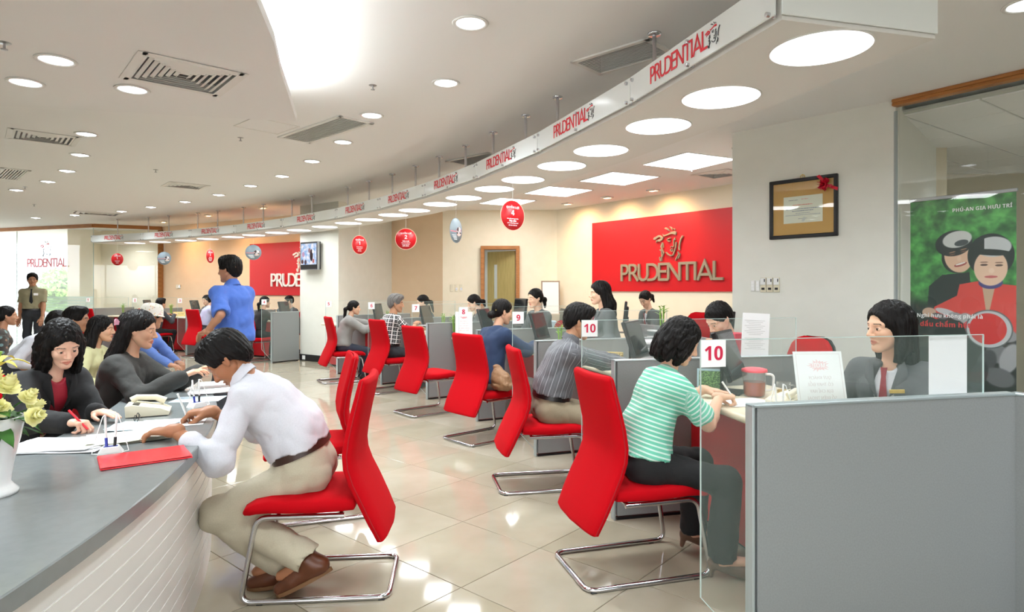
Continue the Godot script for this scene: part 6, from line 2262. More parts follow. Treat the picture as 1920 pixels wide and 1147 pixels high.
	# guard
	p = person({"label": "security guard in khaki uniform and dark tie standing at far left", "hip": at(-9.55, 0.93, 12.5), "yaw": 292.0, "size": 1.0, "lean": 0.0, "lean2": 2.0, "head_yaw": 14.0, "hands": [at(-9.3, 0.78, 12.4), at(-9.83, 0.78, 12.5)], "feet": [at(-9.43, 0.09, 12.5), at(-9.66, 0.09, 12.52)], "elbows": [Vector3(-1, 0, -0.6), Vector3(-1, 0, 0.6)], "cell": 0.016, "near": true,
		"top": cloth("uniform_khaki", Color8(150, 142, 112)), "sleeve": "short", "collar": cloth("uniform_khaki", Color8(150, 142, 112)), "tie": cloth("tie_dark", Color8(30, 32, 36)), "bottom": cloth("trousers_dark", Color8(40, 42, 48)), "belt": mats.black_leather, "hair": "short", "skin": Color8(178, 126, 96)})
	ch = p.get_meta("chest")
	part(p, "badge", MB.new().box(ch[0] + ch[1] * 0.02 + ch[2] * 0.13 - ch[3] * 0.08, Vector3(0.075, 0.045, 0.004), 0.0, Basis(-ch[3], ch[1], ch[2]) * Basis(Vector3.UP, 0.35)), mats.card_white)
	# people waiting on the far side of the desk
	person({"label": "woman in pale yellow-green blouse waiting with a hand at her chin", "hip": at(-3.9, 0.44, 5.62), "yaw": 14.0, "near": true, "cell": 0.017, "fem": true, "size": 0.95, "lean": 10.0, "lean2": 20.0, "head_yaw": 4.0, "head_pitch": 4.0, "hands": [at(-3.5, 0.93, 5.75), at(-3.5, 0.6, 5.5)], "top": cloth("blouse_lime", Color8(210, 208, 160)), "hem": -0.02, "bottom": black_cloth, "hair": "long", "hair_len": 0.24, "skin": Color8(206, 158, 128)})
	person({"label": "man in pink checked shirt behind the yellow-green blouse", "hip": at(-4.45, 0.46, 6.15), "yaw": 20.0, "size": 0.98, "lean": 8.0, "lean2": 14.0, "head_yaw": 0.0, "top": pinkcheck, "pattern": true, "bottom": cloth("trousers_dark", Color8(40, 42, 48)), "hair": "short", "skin": Color8(182, 132, 100)})
	p = person({"label": "person in blue shirt and white flowered sun hat, leaning forward", "hip": at(-3.95, 0.5, 6.5), "yaw": -4.0, "near": true, "cell": 0.018, "fem": true, "size": 0.98, "lean": 14.0, "lean2": 22.0, "head_yaw": 60.0, "head_pitch": 8.0, "hands": [at(-3.3, 0.62, 6.3), at(-3.28, 0.62, 6.15)], "top": cloth("shirt_cornflower", Color8(100, 132, 206)), "hem": -0.02, "bottom": cloth("trousers_grey", Color8(120, 118, 112)), "hair": "pulled", "skin": Color8(190, 138, 106)})
	child_of_head(p, "sun_hat", MB.new().lathe([Vector2(0.135, 0.012), Vector2(0.118, 0.03), Vector2(0.115, 0.06), Vector2(0.108, 0.11), Vector2(0.085, 0.143), Vector2(0.04, 0.155), Vector2(0.0, 0.157)], 28, Vector3(-0.015, 0, 0)), hat_material())
	person({"label": "man in white shirt bowing his head below the guard", "hip": at(-5.55, 0.5, 7.0), "yaw": 8.0, "size": 1.0, "cell": 0.017, "lean": 30.0, "lean2": 46.0, "head_pitch": 34.0, "top": cloth("shirt_white", Color8(214, 214, 222)), "collar": cloth("shirt_white", Color8(214, 214, 222)), "bottom": cloth("trousers_dark", Color8(40, 42, 48)), "hair": "short", "skin": Color8(178, 128, 98)})
	person({"label": "person in dark patterned blouse at the left picture edge", "hip": at(-6.2, 0.44, 7.5), "yaw": 40.0, "fem": true, "size": 0.98, "lean": 6.0, "lean2": 10.0, "top": floral, "pattern": true, "hem": -0.02, "bottom": black_cloth, "hair": "bun", "skin": Color8(190, 140, 110)})
	person({"label": "man in dark clothes seated at the far number 2 counter", "hip": at(-7.88, 0.5, 13.78), "yaw": 66.0, "size": 0.92, "lean": 10.0, "lean2": 18.0, "top": cloth("shirt_dark", Color8(58, 60, 66)), "bottom": black_cloth, "hair": "short", "hands": [at(-7.9, 0.85, 14.2), at(-7.6, 0.85, 14.1)]})
	person({"label": "man in light blue shirt seated at the far number 3 counter", "hip": at(-6.6, 0.56, 13.36), "yaw": 40.0, "size": 1.0, "cell": 0.017, "lean": 12.0, "lean2": 22.0, "head_yaw": -20.0, "top": cloth("shirt_pale_blue", Color8(182, 186, 214)), "bottom": cloth("trousers_dark", Color8(40, 42, 48)), "hair": "short", "hands": [at(-6.2, 0.86, 13.75), at(-6.05, 0.86, 13.5)]})
	person(suit({"label": "clerk with dark hair holding papers behind far counter 3", "hip": at(-7.08, 0.54, 14.79), "yaw": 245.0, "size": 0.95, "head_pitch": 10.0, "hair": "long", "hair_len": 0.2, "hands": [at(-7.1, 0.88, 14.42), at(-7.35, 0.88, 14.5)]}))
	person(suit({"label": "clerk with hand raised behind the far end partition", "hip": at(-4.68, 0.54, 13.55), "yaw": 225.0, "size": 0.95, "head_pitch": 10.0, "head_yaw": -20.0, "hair": "pulled", "hands": [at(-4.95, 0.98, 13.3), at(-5.05, 0.86, 13.45)]}))
	person({"label": "dark-haired customer at far counter 4 hidden behind the man in blue", "hip": at(-5.05, 0.52, 12.45), "yaw": 50.0, "fem": true, "size": 0.97, "top": black_cloth, "bottom": black_cloth, "hair": "tail", "hair_len": 0.2, "hands": [at(-4.9, 0.86, 12.95), at(-4.7, 0.86, 12.8)]})

func heart_mesh(s: float) -> MB:
	var pg := PackedVector2Array()
	for i in 24:
		var t := TAU * i / 24.0
		pg.append(Vector2(16 * pow(sin(t), 3), 13 * cos(t) - 5 * cos(2 * t) - 2 * cos(3 * t) - cos(4 * t)) * s / 34.0)
	var mb := MB.new()
	mb.xf = Transform3D(Basis(Vector3(0.75, 0, -0.6).normalized(), Vector3.UP, Vector3(0.6, 0, 0.75).normalized()) * Basis(Vector3.BACK, -0.6), Vector3(-0.125, 0.035, 0.062))
	mb.prism(pg, 0, 0.012)
	return mb

func bag_mesh() -> MB:
	var f := Field.new(Vector3(-0.14, 0, -0.2), Vector3(0.14, 0.3, 0.2), 0.012)
	f.ell(Vector3(0, 0.1, 0), Vector3(0.075, 0.11, 0.15), 0.02)
	f.ell(Vector3(0.02, 0.06, 0.02), Vector3(0.09, 0.06, 0.16), 0.03)
	f.ell(Vector3(0.0, 0.19, -0.04), Vector3(0.04, 0.06, 0.09), 0.03)
	f.wrinkle(fold_noise, 0.014, Vector3.ONE * 2.0)
	f.cut_plane(Vector3(0, 0.003, 0), Vector3(0, -1, 0))
	var mb := MB.new()
	f.mesh_into(mb)
	return mb

func hat_material() -> StandardMaterial3D:
	var im := Image.create(128, 64, false, Image.FORMAT_RGB8)
	im.fill(Color8(240, 236, 226))
	var rg := RandomNumberGenerator.new()
	rg.seed = 6
	for i in 34:
		var c: Color = [Color8(226, 150, 160), Color8(150, 176, 110), Color8(232, 196, 110)][i % 3]
		var x := rg.randi_range(2, 122)
		var y := rg.randi_range(2, 58)
		im.fill_rect(Rect2i(x, y, 5, 3), c)
		im.fill_rect(Rect2i(x + 1, y - 1, 3, 5), c)
	var m := mat("hat_flowered", Color(1, 1, 1), 0.85)
	m.albedo_texture = ImageTexture.create_from_image(im)
	m.uv1_scale = Vector3(3, 8, 1)
	return m
# ------------------------------------------------------------------ things on the counters
func monitor(label: String, pos: Vector3, yaw: float, w := 0.38, h := 0.3, tilt := 14.0) -> void:
	var t := thing("monitor", label, "monitor", pos, yaw, "flat computer monitors")
	# local x = the way the screen looks
	var tl := Transform3D(Basis(Vector3.BACK, deg_to_rad(tilt)), Vector3(0, 0.08 + h / 2, 0))
	var c := MB.new(); c.xf = tl
	c.box(Vector3(-0.012, 0, 0), Vector3(0.03, h, w), 0.006).box(Vector3(-0.038, 0, 0), Vector3(0.03, h * 0.6, w * 0.6), 0.01)
	part(t, "case", c, mats.black_plastic)
	var s := MB.new(); s.xf = tl
	s.box(Vector3(0.0035, 0.008, 0), Vector3(0.003, h - 0.05, w - 0.035), 0.0)
	part(t, "screen", s, mats.screen_glass)
	part(t, "stand", MB.new().box(Vector3(-0.05, 0.1, 0), Vector3(0.02, 0.2, 0.06), 0.004).box(Vector3(-0.02, 0.006, 0), Vector3(0.18, 0.012, 0.2), 0.004), mats.black_plastic)

func lucky_bamboo(label: String, pos: Vector3, h := 0.26, seed_ := 1) -> void:
	var t := thing("bamboo_plant", label, "plant", pos, seed_ * 47.0, "small lucky bamboo plants")
	part(t, "vase", MB.new().lathe([Vector2(0.0, 0.001), Vector2(0.026, 0.001), Vector2(0.03, 0.02), Vector2(0.03, 0.065), Vector2(0.028, 0.065), Vector2(0.027, 0.02), Vector2(0, 0.012)], 16), mats.screen_glass)
	var rg := RandomNumberGenerator.new()
	rg.seed = seed_
	for k in 4:
		var a := TAU * k / 4.0 + 0.4
		var hh := h * rg.randf_range(0.6, 0.85)
		var b := Vector3(cos(a), 0, sin(a)) * 0.011
		var st := MB.new()
		var pts := []
		var rs := []
		for j in 9:
			pts.append(b + Vector3(cos(a) * 0.012 * j / 8.0, 0.012 + hh * j / 8.0, sin(a) * 0.012 * j / 8.0))
			rs.append(0.0062 if j % 2 else 0.0074)
		st.tube(pts, rs, 8)
		part(t, "stalk", st, mats.bamboo)
		for q in 5:
			var la := rg.randf() * TAU
			var lm := MB.new()
			var o: Vector3 = pts[8 - q % 3]
			var d := Vector3(cos(la), 0.7, sin(la)).normalized()
			var side := d.cross(Vector3.UP).normalized() * 0.008
			var l := rg.randf_range(0.06, 0.1)
			lm.grid([[o, o, o], [o + d * l * 0.4 - side, o + d * l * 0.4 + Vector3(0, 0.003, 0), o + d * l * 0.4 + side], [o + d * l * 0.75 - side * 0.7 - Vector3(0, 0.008, 0), o + d * l * 0.75 - Vector3(0, 0.005, 0), o + d * l * 0.75 + side * 0.7 - Vector3(0, 0.008, 0)], [o + d * l - Vector3(0, 0.02, 0), o + d * l - Vector3(0, 0.02, 0), o + d * l - Vector3(0, 0.02, 0)]])
			part(t, "leaf", lm, mats.bamboo)

func nameplate(label: String, pos: Vector3, yaw: float, lines: Array, w := 0.2, h := 0.11) -> void:
	var t := thing("desk_plate", label, "sign", pos, yaw)
	var tl := Transform3D(Basis(Vector3.RIGHT, -0.25), Vector3(0, h / 2, 0))
	var b := MB.new(); b.xf = tl
	b.box(Vector3.ZERO, Vector3(w, h, 0.008), 0.002)
	part(t, "plate", b, mat("plate_gold", hexc(232, 204, 132), 0.4))
	var fr := MB.new(); fr.xf = tl
	for s in [-1.0, 1.0]:
		fr.box(Vector3(0, s * (h / 2 - 0.008), 0.0045), Vector3(w - 0.012, 0.002, 0.001)).box(Vector3(s * (w / 2 - 0.007), 0, 0.0045), Vector3(0.002, h - 0.016, 0.001))
	part(t, "rule", fr, mat("print_brown", hexc(70, 56, 36), 0.6))
	for i in lines.size():
		var tx := part(t, "lettering", text(lines[i], 0.026, false, 0.001), mat("print_brown"))
		tx.transform = tl * Transform3D(Basis(), Vector3(0, (lines.size() - 1) * 0.02 - i * 0.04, 0.005))

const FARW := ["beside the pillar", "of the light blue shirt", "left of the light blue shirt", "at the glass room"]

const NOTICE := ["QUÝ KHÁCH", "CÓ THAY ĐỔI", "ĐỊA CHỈ HAY", "SỐ ĐIỆN THOẠI", "LIÊN LẠC MỚI"]

# upright notice; seen from behind, the print shows through mirrored
func notice(label: String, pos: Vector3, yaw: float, through: bool, w := 0.2, h := 0.29) -> void:
	var t := thing("notice_stand", label, "notice", pos, yaw)
	var tl := Transform3D(Basis(Vector3.RIGHT, -0.22), Vector3(0, h / 2, 0))
	var b := MB.new(); b.xf = tl
	b.box(Vector3.ZERO, Vector3(w, h, 0.003))
	part(t, "sheet", b, mat("notice_paper", hexc(236, 240, 238), 0.5))
	part(t, "foot", MB.new().box(Vector3(0, 0.004, 0.03), Vector3(w, 0.006, 0.1), 0.002), mats.clear_plastic)
	var ink := mat("ink_through", hexc(214, 206, 204), 0.6) if through else mat("ink_pink", hexc(204, 120, 132), 0.6)
	var inkr := mat("burst_through", hexc(232, 204, 204), 0.6) if through else mat("burst_pink", hexc(214, 110, 122), 0.6)
	var face := Basis(Vector3.UP, PI) if through else Basis()
	var rim := MB.new(); rim.xf = tl
	for s in [-1.0, 1.0]:
		rim.box(Vector3(0, s * (h / 2 - 0.012), 0), Vector3(w - 0.022, 0.0016, 0.0042)).box(Vector3(s * (w / 2 - 0.012), 0, 0), Vector3(0.0016, h - 0.024, 0.0042))
	part(t, "border", rim, ink)
	var star := PackedVector2Array()
	for i in 36:
		var a := TAU * i / 36.0
		var r := (0.62 + 0.38 * absf(sin(i * 2.7))) if i % 2 == 0 else 0.56
		star.append(Vector2(cos(a) * 0.055 * r * 1.1, sin(a) * 0.026 * r * 1.2))
	var sm := MB.new(); sm.xf = tl * Transform3D(Basis(), Vector3(0, h * 0.3, 0))
	sm.prism(star, -0.0021, 0.0021)
	part(t, "starburst", sm, inkr)
	var mt := part(t, "lettering", text("MỚI!", 0.02, true, 0.0052), mat("notice_paper"))
	mt.transform = tl * Transform3D(face, Vector3(0, h * 0.3, 0))
	for i in NOTICE.size():
		var tx := part(t, "lettering", text(NOTICE[i], 0.0145, false, 0.0046), ink)
		tx.transform = tl * Transform3D(face, Vector3(0, h * 0.13 - i * 0.031, 0))

func pen_stand(label: String, pos: Vector3, yaw: float) -> void:
	var t := thing("pen_stand", label, "pen stand", pos, yaw, "white pen stands with strings")
	var b := MB.new()
	b.prism(PackedVector2Array([Vector2(-0.045, 0), Vector2(0.045, 0), Vector2(0.028, 0.026), Vector2(-0.028, 0.026)]), -0.032, 0.032)
	part(t, "base", b, mats.white_plastic)
	var lb := MB.new(); lb.xf = Transform3D(Basis(), Vector3(0, 0.0, 0))
	lb.box(Vector3(0, 0.0265, 0), Vector3(0.05, 0.001, 0.022))
	part(t, "label", lb, mats.pen_blue)
	for s in [-1.0, 1.0]:
		var x: float = s * 0.014
		var pen := part(t, "pen", MB.new().tube([Vector3(x, 0.024, 0), Vector3(x * 1.5, 0.155, -0.012)], 0.0048, 8), mats.white_plastic)
		part(pen, "cap", MB.new().tube([Vector3(x, 0.022, 0), Vector3(x * 1.18, 0.062, -0.004)], 0.0058, 8), mats.pen_blue if s < 0 else mats.dark_metal)
		part(pen, "cord", MB.new().tube([Vector3(x * 1.5, 0.155, -0.012), Vector3(x * 2.0, 0.15, 0.0), Vector3(x * 3.4, 0.08, 0.01), Vector3(x * 4.6, 0.006, 0.02), Vector3(x * 3.0, 0.004, 0.03)], 0.0022, 6), mats.white_plastic)

func telephone(label: String, pos: Vector3, yaw: float) -> void:
	var t := thing("telephone", label, "telephone", pos, yaw, "cream desk telephones")
	var b := MB.new()
	b.xf = Transform3D(Basis(Vector3.RIGHT, 0.0), Vector3.ZERO)
	var prof := PackedVector2Array([Vector2(-0.1, 0.004), Vector2(0.1, 0.004), Vector2(0.104, 0.022), Vector2(0.06, 0.042), Vector2(-0.07, 0.066), Vector2(-0.104, 0.06)])
	b.prism(prof, -0.085, 0.085)
	part(t, "body", b, mats.cream_plastic)
	var hs := MB.new()
	hs.tube([Vector3(-0.085, 0.072, -0.055), Vector3(-0.06, 0.088, -0.055), Vector3(0.03, 0.082, -0.055), Vector3(0.075, 0.058, -0.055)], [0.02, 0.016, 0.016, 0.02], 10)
	part(t, "handset", hs, mats.cream_plastic)
	part(t, "display", MB.new().box(Vector3(-0.055, 0.0655, 0.03), Vector3(0.03, 0.003, 0.07), 0.0, Basis(Vector3.BACK, -0.18)), mats.black_plastic)
	for i in 4:
		for j in 3:
			part(t, "key", MB.new().box(Vector3(-0.015 + i * 0.019, 0.0585 - i * 0.0042, 0.008 + j * 0.021), Vector3(0.013, 0.005, 0.015), 0.001, Basis(Vector3.BACK, -0.2)), mats.white_plastic)

func papers(called: String, label: String, pos: Vector3, yaw: float, m: Material, w := 0.21, l := 0.297, n := 1, cat_ := "paper") -> void:
	var t := thing(called, label, cat_, pos, yaw)
	var rg := RandomNumberGenerator.new()
	rg.seed = hash(label)
	for i in n:
		var s := MB.new()
		var rows := []
		var dx := rg.randf_range(-0.03, 0.03) if i else 0.0
		var rot := rg.randf_range(-0.14, 0.14) if i else 0.0
		for r in 7:
			var row_ := []
			for k in 5:
				var p := Vector3(lerpf(-l / 2, l / 2, r / 6.0), 0.0012 + i * 0.0016 + 0.004 * pow(absf(r / 3.0 - 1.0), 2.0) * (0.4 + 0.6 * k / 4.0) * minf(1.0, 0.4 + i), lerpf(-w / 2, w / 2, k / 4.0))
				row_.append(p.rotated(Vector3.UP, rot) + Vector3(dx, 0, dx * 0.5))
			rows.append(row_)
		s.grid(rows)
		part(t, "sheet", s, m)

func build_counter_things() -> void:
	# nearest counter
	papers("paper_form", "white form the green-striped woman is filling in", at(1.27, SLAB_H, 3.42), 20, mats.paper)
	papers("paper_form", "white form lying by the notice on the nearest counter", at(1.36, SLAB_H, 3.05), 60, mats.paper, 0.21, 0.297, 2)
	nameplate("cream desk plate lettered TIEN behind the green-striped woman", at(1.12, SLAB_H, 4.0), -8, ["RÚT TIỀN"], 0.19, 0.095)
	var fr := thing("photo_frame", "small framed green photo standing on the nearest counter", "picture", at(1.2, SLAB_H, 3.8), -18)
	var ft := Transform3D(Basis(Vector3.RIGHT, -0.2), Vector3(0, 0.07, 0))
	var fm := MB.new(); fm.xf = ft
	fm.box(Vector3.ZERO, Vector3(0.15, 0.13, 0.008), 0.002)
	part(fr, "frame", fm, mat("frame_cyan", hexc(170, 200, 205), 0.4))
	var pm := MB.new(); pm.xf = ft
	pm.quad(Vector3(-0.062, -0.052, 0.005), Vector3(0.062, -0.052, 0.005), Vector3(0.062, 0.052, 0.005), Vector3(-0.062, 0.052, 0.005))
	var gm := mat("photo_green", Color(1, 1, 1), 0.3)
	gm.albedo_texture = noise_tex(91, 0.06, 128, [hexc(30, 60, 24), hexc(150, 196, 110)])
	part(fr, "photo", pm, gm)
	monitor("tilted black monitor on the nearest counter beside the jug", at(1.31, SLAB_H, 3.74), -33, 0.38, 0.3, 19)
	var jug := thing("tea_jug", "clear plastic jug of brown tea with a pink lid", "jug", at(1.4, SLAB_H, 3.62), -15)
	part(jug, "body", MB.new().lathe([Vector2(0, 0.002), Vector2(0.056, 0.002), Vector2(0.06, 0.01), Vector2(0.064, 0.08), Vector2(0.066, 0.135), Vector2(0.066, 0.145)], 28), mats.clear_plastic)
	part(jug, "tea", MB.new().lathe([Vector2(0, 0.005), Vector2(0.053, 0.005), Vector2(0.058, 0.015), Vector2(0.0605, 0.085), Vector2(0.0605, 0.085), Vector2(0, 0.085)], 28), mat("tea", hexc(150, 58, 20), 0.12))
	part(jug, "lid", MB.new().lathe([Vector2(0.0, 0.142), Vector2(0.07, 0.142), Vector2(0.072, 0.148), Vector2(0.07, 0.158), Vector2(0.05, 0.164), Vector2(0, 0.166)], 28), mat("lid_pink", hexc(240, 92, 104), 0.35))
	part(jug, "handle", MB.new().tube(arc_pts([Vector3(0.06, 0.13, 0), Vector3(0.105, 0.13, 0), Vector3(0.1, 0.04, 0), Vector3(0.06, 0.035, 0)], 0.025), 0.007, 8), mats.white_plastic)
	var mug := thing("glass_mug", "glass mug of pale tea beside the telephone", "mug", at(1.56, SLAB_H, 3.6), -20)
	part(mug, "body", MB.new().lathe([Vector2(0, 0.002), Vector2(0.034, 0.002), Vector2(0.037, 0.01), Vector2(0.038, 0.085), Vector2(0.0365, 0.085)], 24), mats.clear_plastic)
	part(mug, "tea", MB.new().lathe([Vector2(0, 0.004), Vector2(0.032, 0.004), Vector2(0.0345, 0.012), Vector2(0.0345, 0.04), Vector2(0.0345, 0.04), Vector2(0, 0.04)], 24), mat("tea_pale", hexc(190, 150, 60), 0.12))
	part(mug, "handle", MB.new().tube(arc_pts([Vector3(0.036, 0.07, 0), Vector3(0.062, 0.07, 0), Vector3(0.062, 0.022, 0), Vector3(0.036, 0.022, 0)], 0.015), 0.004, 8), mats.clear_plastic)
	telephone("cream telephone on the nearest counter behind the notice", at(1.5, SLAB_H, 3.36), 200)
	pen_stand("white pen stand with blue-capped pens by the mirrored notice", at(1.3, SLAB_H, 3.04), 0)
	notice("upright notice at the nearest counter, its print showing through mirrored", at(1.43, SLAB_H, 2.9), 4, true, 0.235, 0.33)
	single("keyboard", "black keyboard at the nearest counter behind the notice", "keyboard", MB.new().box(Vector3(0, 0.012, 0), Vector3(0.15, 0.018, 0.4), 0.004), mats.black_plastic, at(1.58, SLAB_H, 3.0), 100)
	# documents fixed to the glass screens
	var q2 := row(PHI[1])
	var doc := thing("posted_page", "white printed page hanging over the glass behind the nearest counter", "paper", q2 + Vector3(0.99, 0, 0).rotated(Vector3.UP, deg_to_rad(PHI[1])), PHI[1])
	part(doc, "sheet", MB.new().box(Vector3(0, 1.112, 0.008), Vector3(0.2, 0.3, 0.002), 0.0, Basis(Vector3.BACK, -0.05)), mats.paper)
	var ln := MB.new()
	for i in 16: ln.box(Vector3(-0.005, 1.215 - i * 0.0115 - (0.012 if i > 8 else 0.0), 0.0095), Vector3(0.15 - 0.03 * (i % 3), 0.002, 0.0006), 0.0, Basis(Vector3.BACK, -0.05))
	var lp := part(doc, "print", ln, mat("print_grey", hexc(178, 178, 180), 0.7))
	lp.set_meta("kind", "stuff")
	var q1 := row(PHI[0])
	var pg := thing("posted_page", "blank white page on the near glass at right of the clerk", "paper", q1 + Vector3(0.925, 0, 0).rotated(Vector3.UP, deg_to_rad(13.0)), 13)
	part(pg, "sheet", MB.new().box(Vector3(0, 1.108, -0.008), Vector3(0.19, 0.24, 0.002)), mats.paper)
	# second counter
	nameplate("gold desk plate with two lines in front of the pinstriped man", row(17.3, 0.46, SLAB_H), -14, ["DUYỆT XUẤT", "KHÁCH HÀNG"], 0.2, 0.12)
	monitor("tilted black monitor before the pinstriped man", row(16.75, 0.62, SLAB_H), -28, 0.38, 0.3, 19)
	papers("paper_form", "white papers under the pinstriped man's arm", row(15.5, 0.55, SLAB_H), 30, mats.paper, 0.21, 0.297, 2)
	single("desk_calendar", "white and blue desk calendar behind the pinstriped man's monitor", "calendar", MB.new().prism(PackedVector2Array([Vector2(-0.05, 0), Vector2(0.05, 0), Vector2(0, 0.15)]), -0.06, 0.06), mats.paper_blue, row(14.85, 0.66, SLAB_H), 75)
	var bx := thing("brochure_holder", "dark red holder with red brochures on the second counter", "holder", row(13.95, 0.78, SLAB_H), 14)
	part(bx, "box", MB.new().box(Vector3(0, 0.04, 0), Vector3(0.1, 0.08, 0.13), 0.004), mat("holder_maroon", hexc(84, 24, 34), 0.4))
	part(bx, "brochure", MB.new().box(Vector3(0, 0.11, 0.01), Vector3(0.012, 0.14, 0.1), 0.0), mats.logo_red)
	part(bx, "brochure", MB.new().box(Vector3(-0.02, 0.115, -0.02), Vector3(0.01, 0.15, 0.1), 0.0), mats.paper)
	lucky_bamboo("lucky bamboo on the ledge behind the green-striped woman's head", row(PHI[2], 1.25, PART_H), 0.34, 3)
	# counters nine to five
	monitor("tilted black monitor before the navy-jacket woman", row(24.0, 0.62, SLAB_H), -24, 0.38, 0.3, 17)
	papers("paper_form", "white papers by the navy-jacket woman's elbow", row(20.4, 0.6, SLAB_H), 30, mats.paper, 0.21, 0.297, 2)
	lucky_bamboo("lucky bamboo beside the navy-jacket woman's cheek", row(22.9, 0.7, SLAB_H), 0.28, 5)
	notice("upright pink-printed notice facing us at counter 8", row(30.35, 0.44, SLAB_H), 4, false, 0.22, 0.33)
	lucky_bamboo("lucky bamboo left of the pink-printed notice at counter 8", row(30.8, 0.36, SLAB_H), 0.33, 7)
	monitor("tilted black monitor at counter 8 right of the notice", row(29.7, 0.68, SLAB_H), -20, 0.38, 0.3, 17)
	monitor("tilted black monitor at counter 7 before the checked-shirt man", row(36.2, 0.66, SLAB_H), -16, 0.38, 0.3, 14)
	papers("paper_form", "white papers in the checked-shirt man's hands", at(-1.2, 0.9, 9.05), 40, mats.paper, 0.2, 0.28, 3)
	monitor("black monitor at counter 6 before the girl in hoodie", row(42.1, 0.66, SLAB_H), -10, 0.38, 0.3, 12)
	lucky_bamboo("lucky bamboo beyond the girl in hoodie", row(40.6, 0.6, SLAB_H), 0.28, 9)
	lucky_bamboo("lucky bamboo beyond the checked-shirt man", row(34.6, 0.7, SLAB_H), 0.28, 11)
	# far counters
	for k in 4:
		monitor("small black monitor on the far counter " + FARW[k], row(PHI_FAR[k] + 1.9, 0.62, SLAB_H), -10 + k * 6)
		lucky_bamboo("lucky bamboo on the far counter " + FARW[k], row(PHI_FAR[k] + 4.6, 0.55, SLAB_H), 0.3, 20 + k)
	nameplate("gold desk plate on the far number 2 counter", row(66.5, 0.5, SLAB_H), 6, ["THU PHÍ"], 0.34, 0.11)
	single("drink_bottle", "small green bottle on the far number 3 counter", "bottle", MB.new().lathe([Vector2(0, 0.001), Vector2(0.03, 0.001), Vector2(0.032, 0.1), Vector2(0.014, 0.14), Vector2(0.014, 0.17), Vector2(0, 0.17)], 12), mats.bamboo, row(63.9, 0.6, SLAB_H))
	# desks of the back office with screens and trays
	for d in [[0.75, 8.95, 178.0, "grey staff desk below the white board", 1.2], [2.0, 7.7, 205.0, "grey staff desk below the red sign", 1.0], [2.02, 5.75, 192.0, "grey staff desk behind the second counter", 0.86]]:
		var t := thing("staff_desk", d[3], "desk", at(d[0], 0, d[1]), d[2])
		part(t, "top", MB.new().box(Vector3(0, 0.735, 0), Vector3(0.62, 0.03, d[4]), 0.004), mat("desk_grey", hexc(176, 180, 180), 0.4))
		part(t, "screen_panel", MB.new().box(Vector3(0.33, 0.5, 0), Vector3(0.03, 0.98, d[4] + 0.04), 0.004), mats.grey_panel)
		for s in [-1.0, 1.0]:
			part(t, "leg", MB.new().box(Vector3(0, 0.36, s * (d[4] / 2 - 0.02)), Vector3(0.58, 0.72, 0.025)), mats.grey_panel)
	monitor("black monitor seen from behind below the white board", at(0.72, 0.75, 8.8), 190, 0.44, 0.32, 6)
	monitor("black monitor left of the standing-haired clerk", at(0.1, SLAB_H + 0.12, 8.4), 200, 0.44, 0.3, 6)
	monitor("black monitor with a blue sticker right of the long-haired clerk", at(1.42, 0.87, 7.95), 170, 0.42, 0.32, 6)
	monitor("black monitor seen from behind beside the bending clerk", at(1.86, 0.75, 5.6), 186, 0.42, 0.4, 6)
	for tr in [[1.16, 5.28, "clear stacked letter trays behind the second partition"], [1.75, 7.4, "clear stacked letter trays below the red sign"]]:
		var t := thing("letter_tray", tr[2], "tray", at(tr[0], SLAB_H if tr[1] < 6 else 0.75, tr[1]), 195)
		for k in 3:
			part(t, "tray", MB.new().box(Vector3(0, 0.02 + k * 0.075, 0), Vector3(0.24, 0.004, 0.32)).box(Vector3(0, 0.04 + k * 0.075, 0.16), Vector3(0.24, 0.04, 0.003)), mats.clear_plastic)
			part(t, "papers", MB.new().box(Vector3(0, 0.03 + k * 0.075, 0), Vector3(0.2, 0.012, 0.28)), mats.paper)
	single("binder", "orange binder standing behind the green-striped woman", "binder", MB.new().box(Vector3(0, 0.13, 0), Vector3(0.05, 0.26, 0.18), 0.003), mat("binder_orange", hexc(226, 150, 92), 0.6), row(14.75, 0.96, SLAB_H), 14)
	single("gift_box", "red and white patterned box behind the green-striped woman", "box", MB.new().box(Vector3(0, 0.16, 0), Vector3(0.1, 0.32, 0.12), 0.003), mat("gift_red", hexc(200, 60, 80), 0.5), row(14.05, 1.0, SLAB_H), 14)
	single("file_box", "white and blue file box left of the pinstriped man's head", "box", MB.new().box(Vector3(0, 0.12, 0), Vector3(0.1, 0.24, 0.25), 0.003), mats.paper_blue, at(0.55, 0.75, 8.55), 180)
	var wb := thing("white_board", "white board in a brown frame leaning on the wall by the door", "board", at(0.8, 0.92, 12.95), 0)
	wb.rotation = Vector3(-0.12, 0, 0)
	part(wb, "board", MB.new().box(Vector3(0, 0.33, 0), Vector3(0.34, 0.66, 0.02), 0.0), mats.white_plastic)
	var bf := MB.new()
	for s in [-1.0, 1.0]:
		bf.box(Vector3(s * 0.18, 0.33, 0), Vector3(0.025, 0.7, 0.03), 0.002)
	bf.box(Vector3(0, 0.67, 0), Vector3(0.385, 0.025, 0.03), 0.002)
	part(wb, "frame", bf, mat("board_frame", hexc(140, 126, 108), 0.5))
	single("side_cabinet", "beige low cabinet under the leaning white board", "cabinet", MB.new().box(Vector3(0, 0.46, 0), Vector3(0.8, 0.92, 0.38), 0.01), mat("cabinet_beige", hexc(186, 176, 156), 0.6), at(0.6, 0, 12.88))

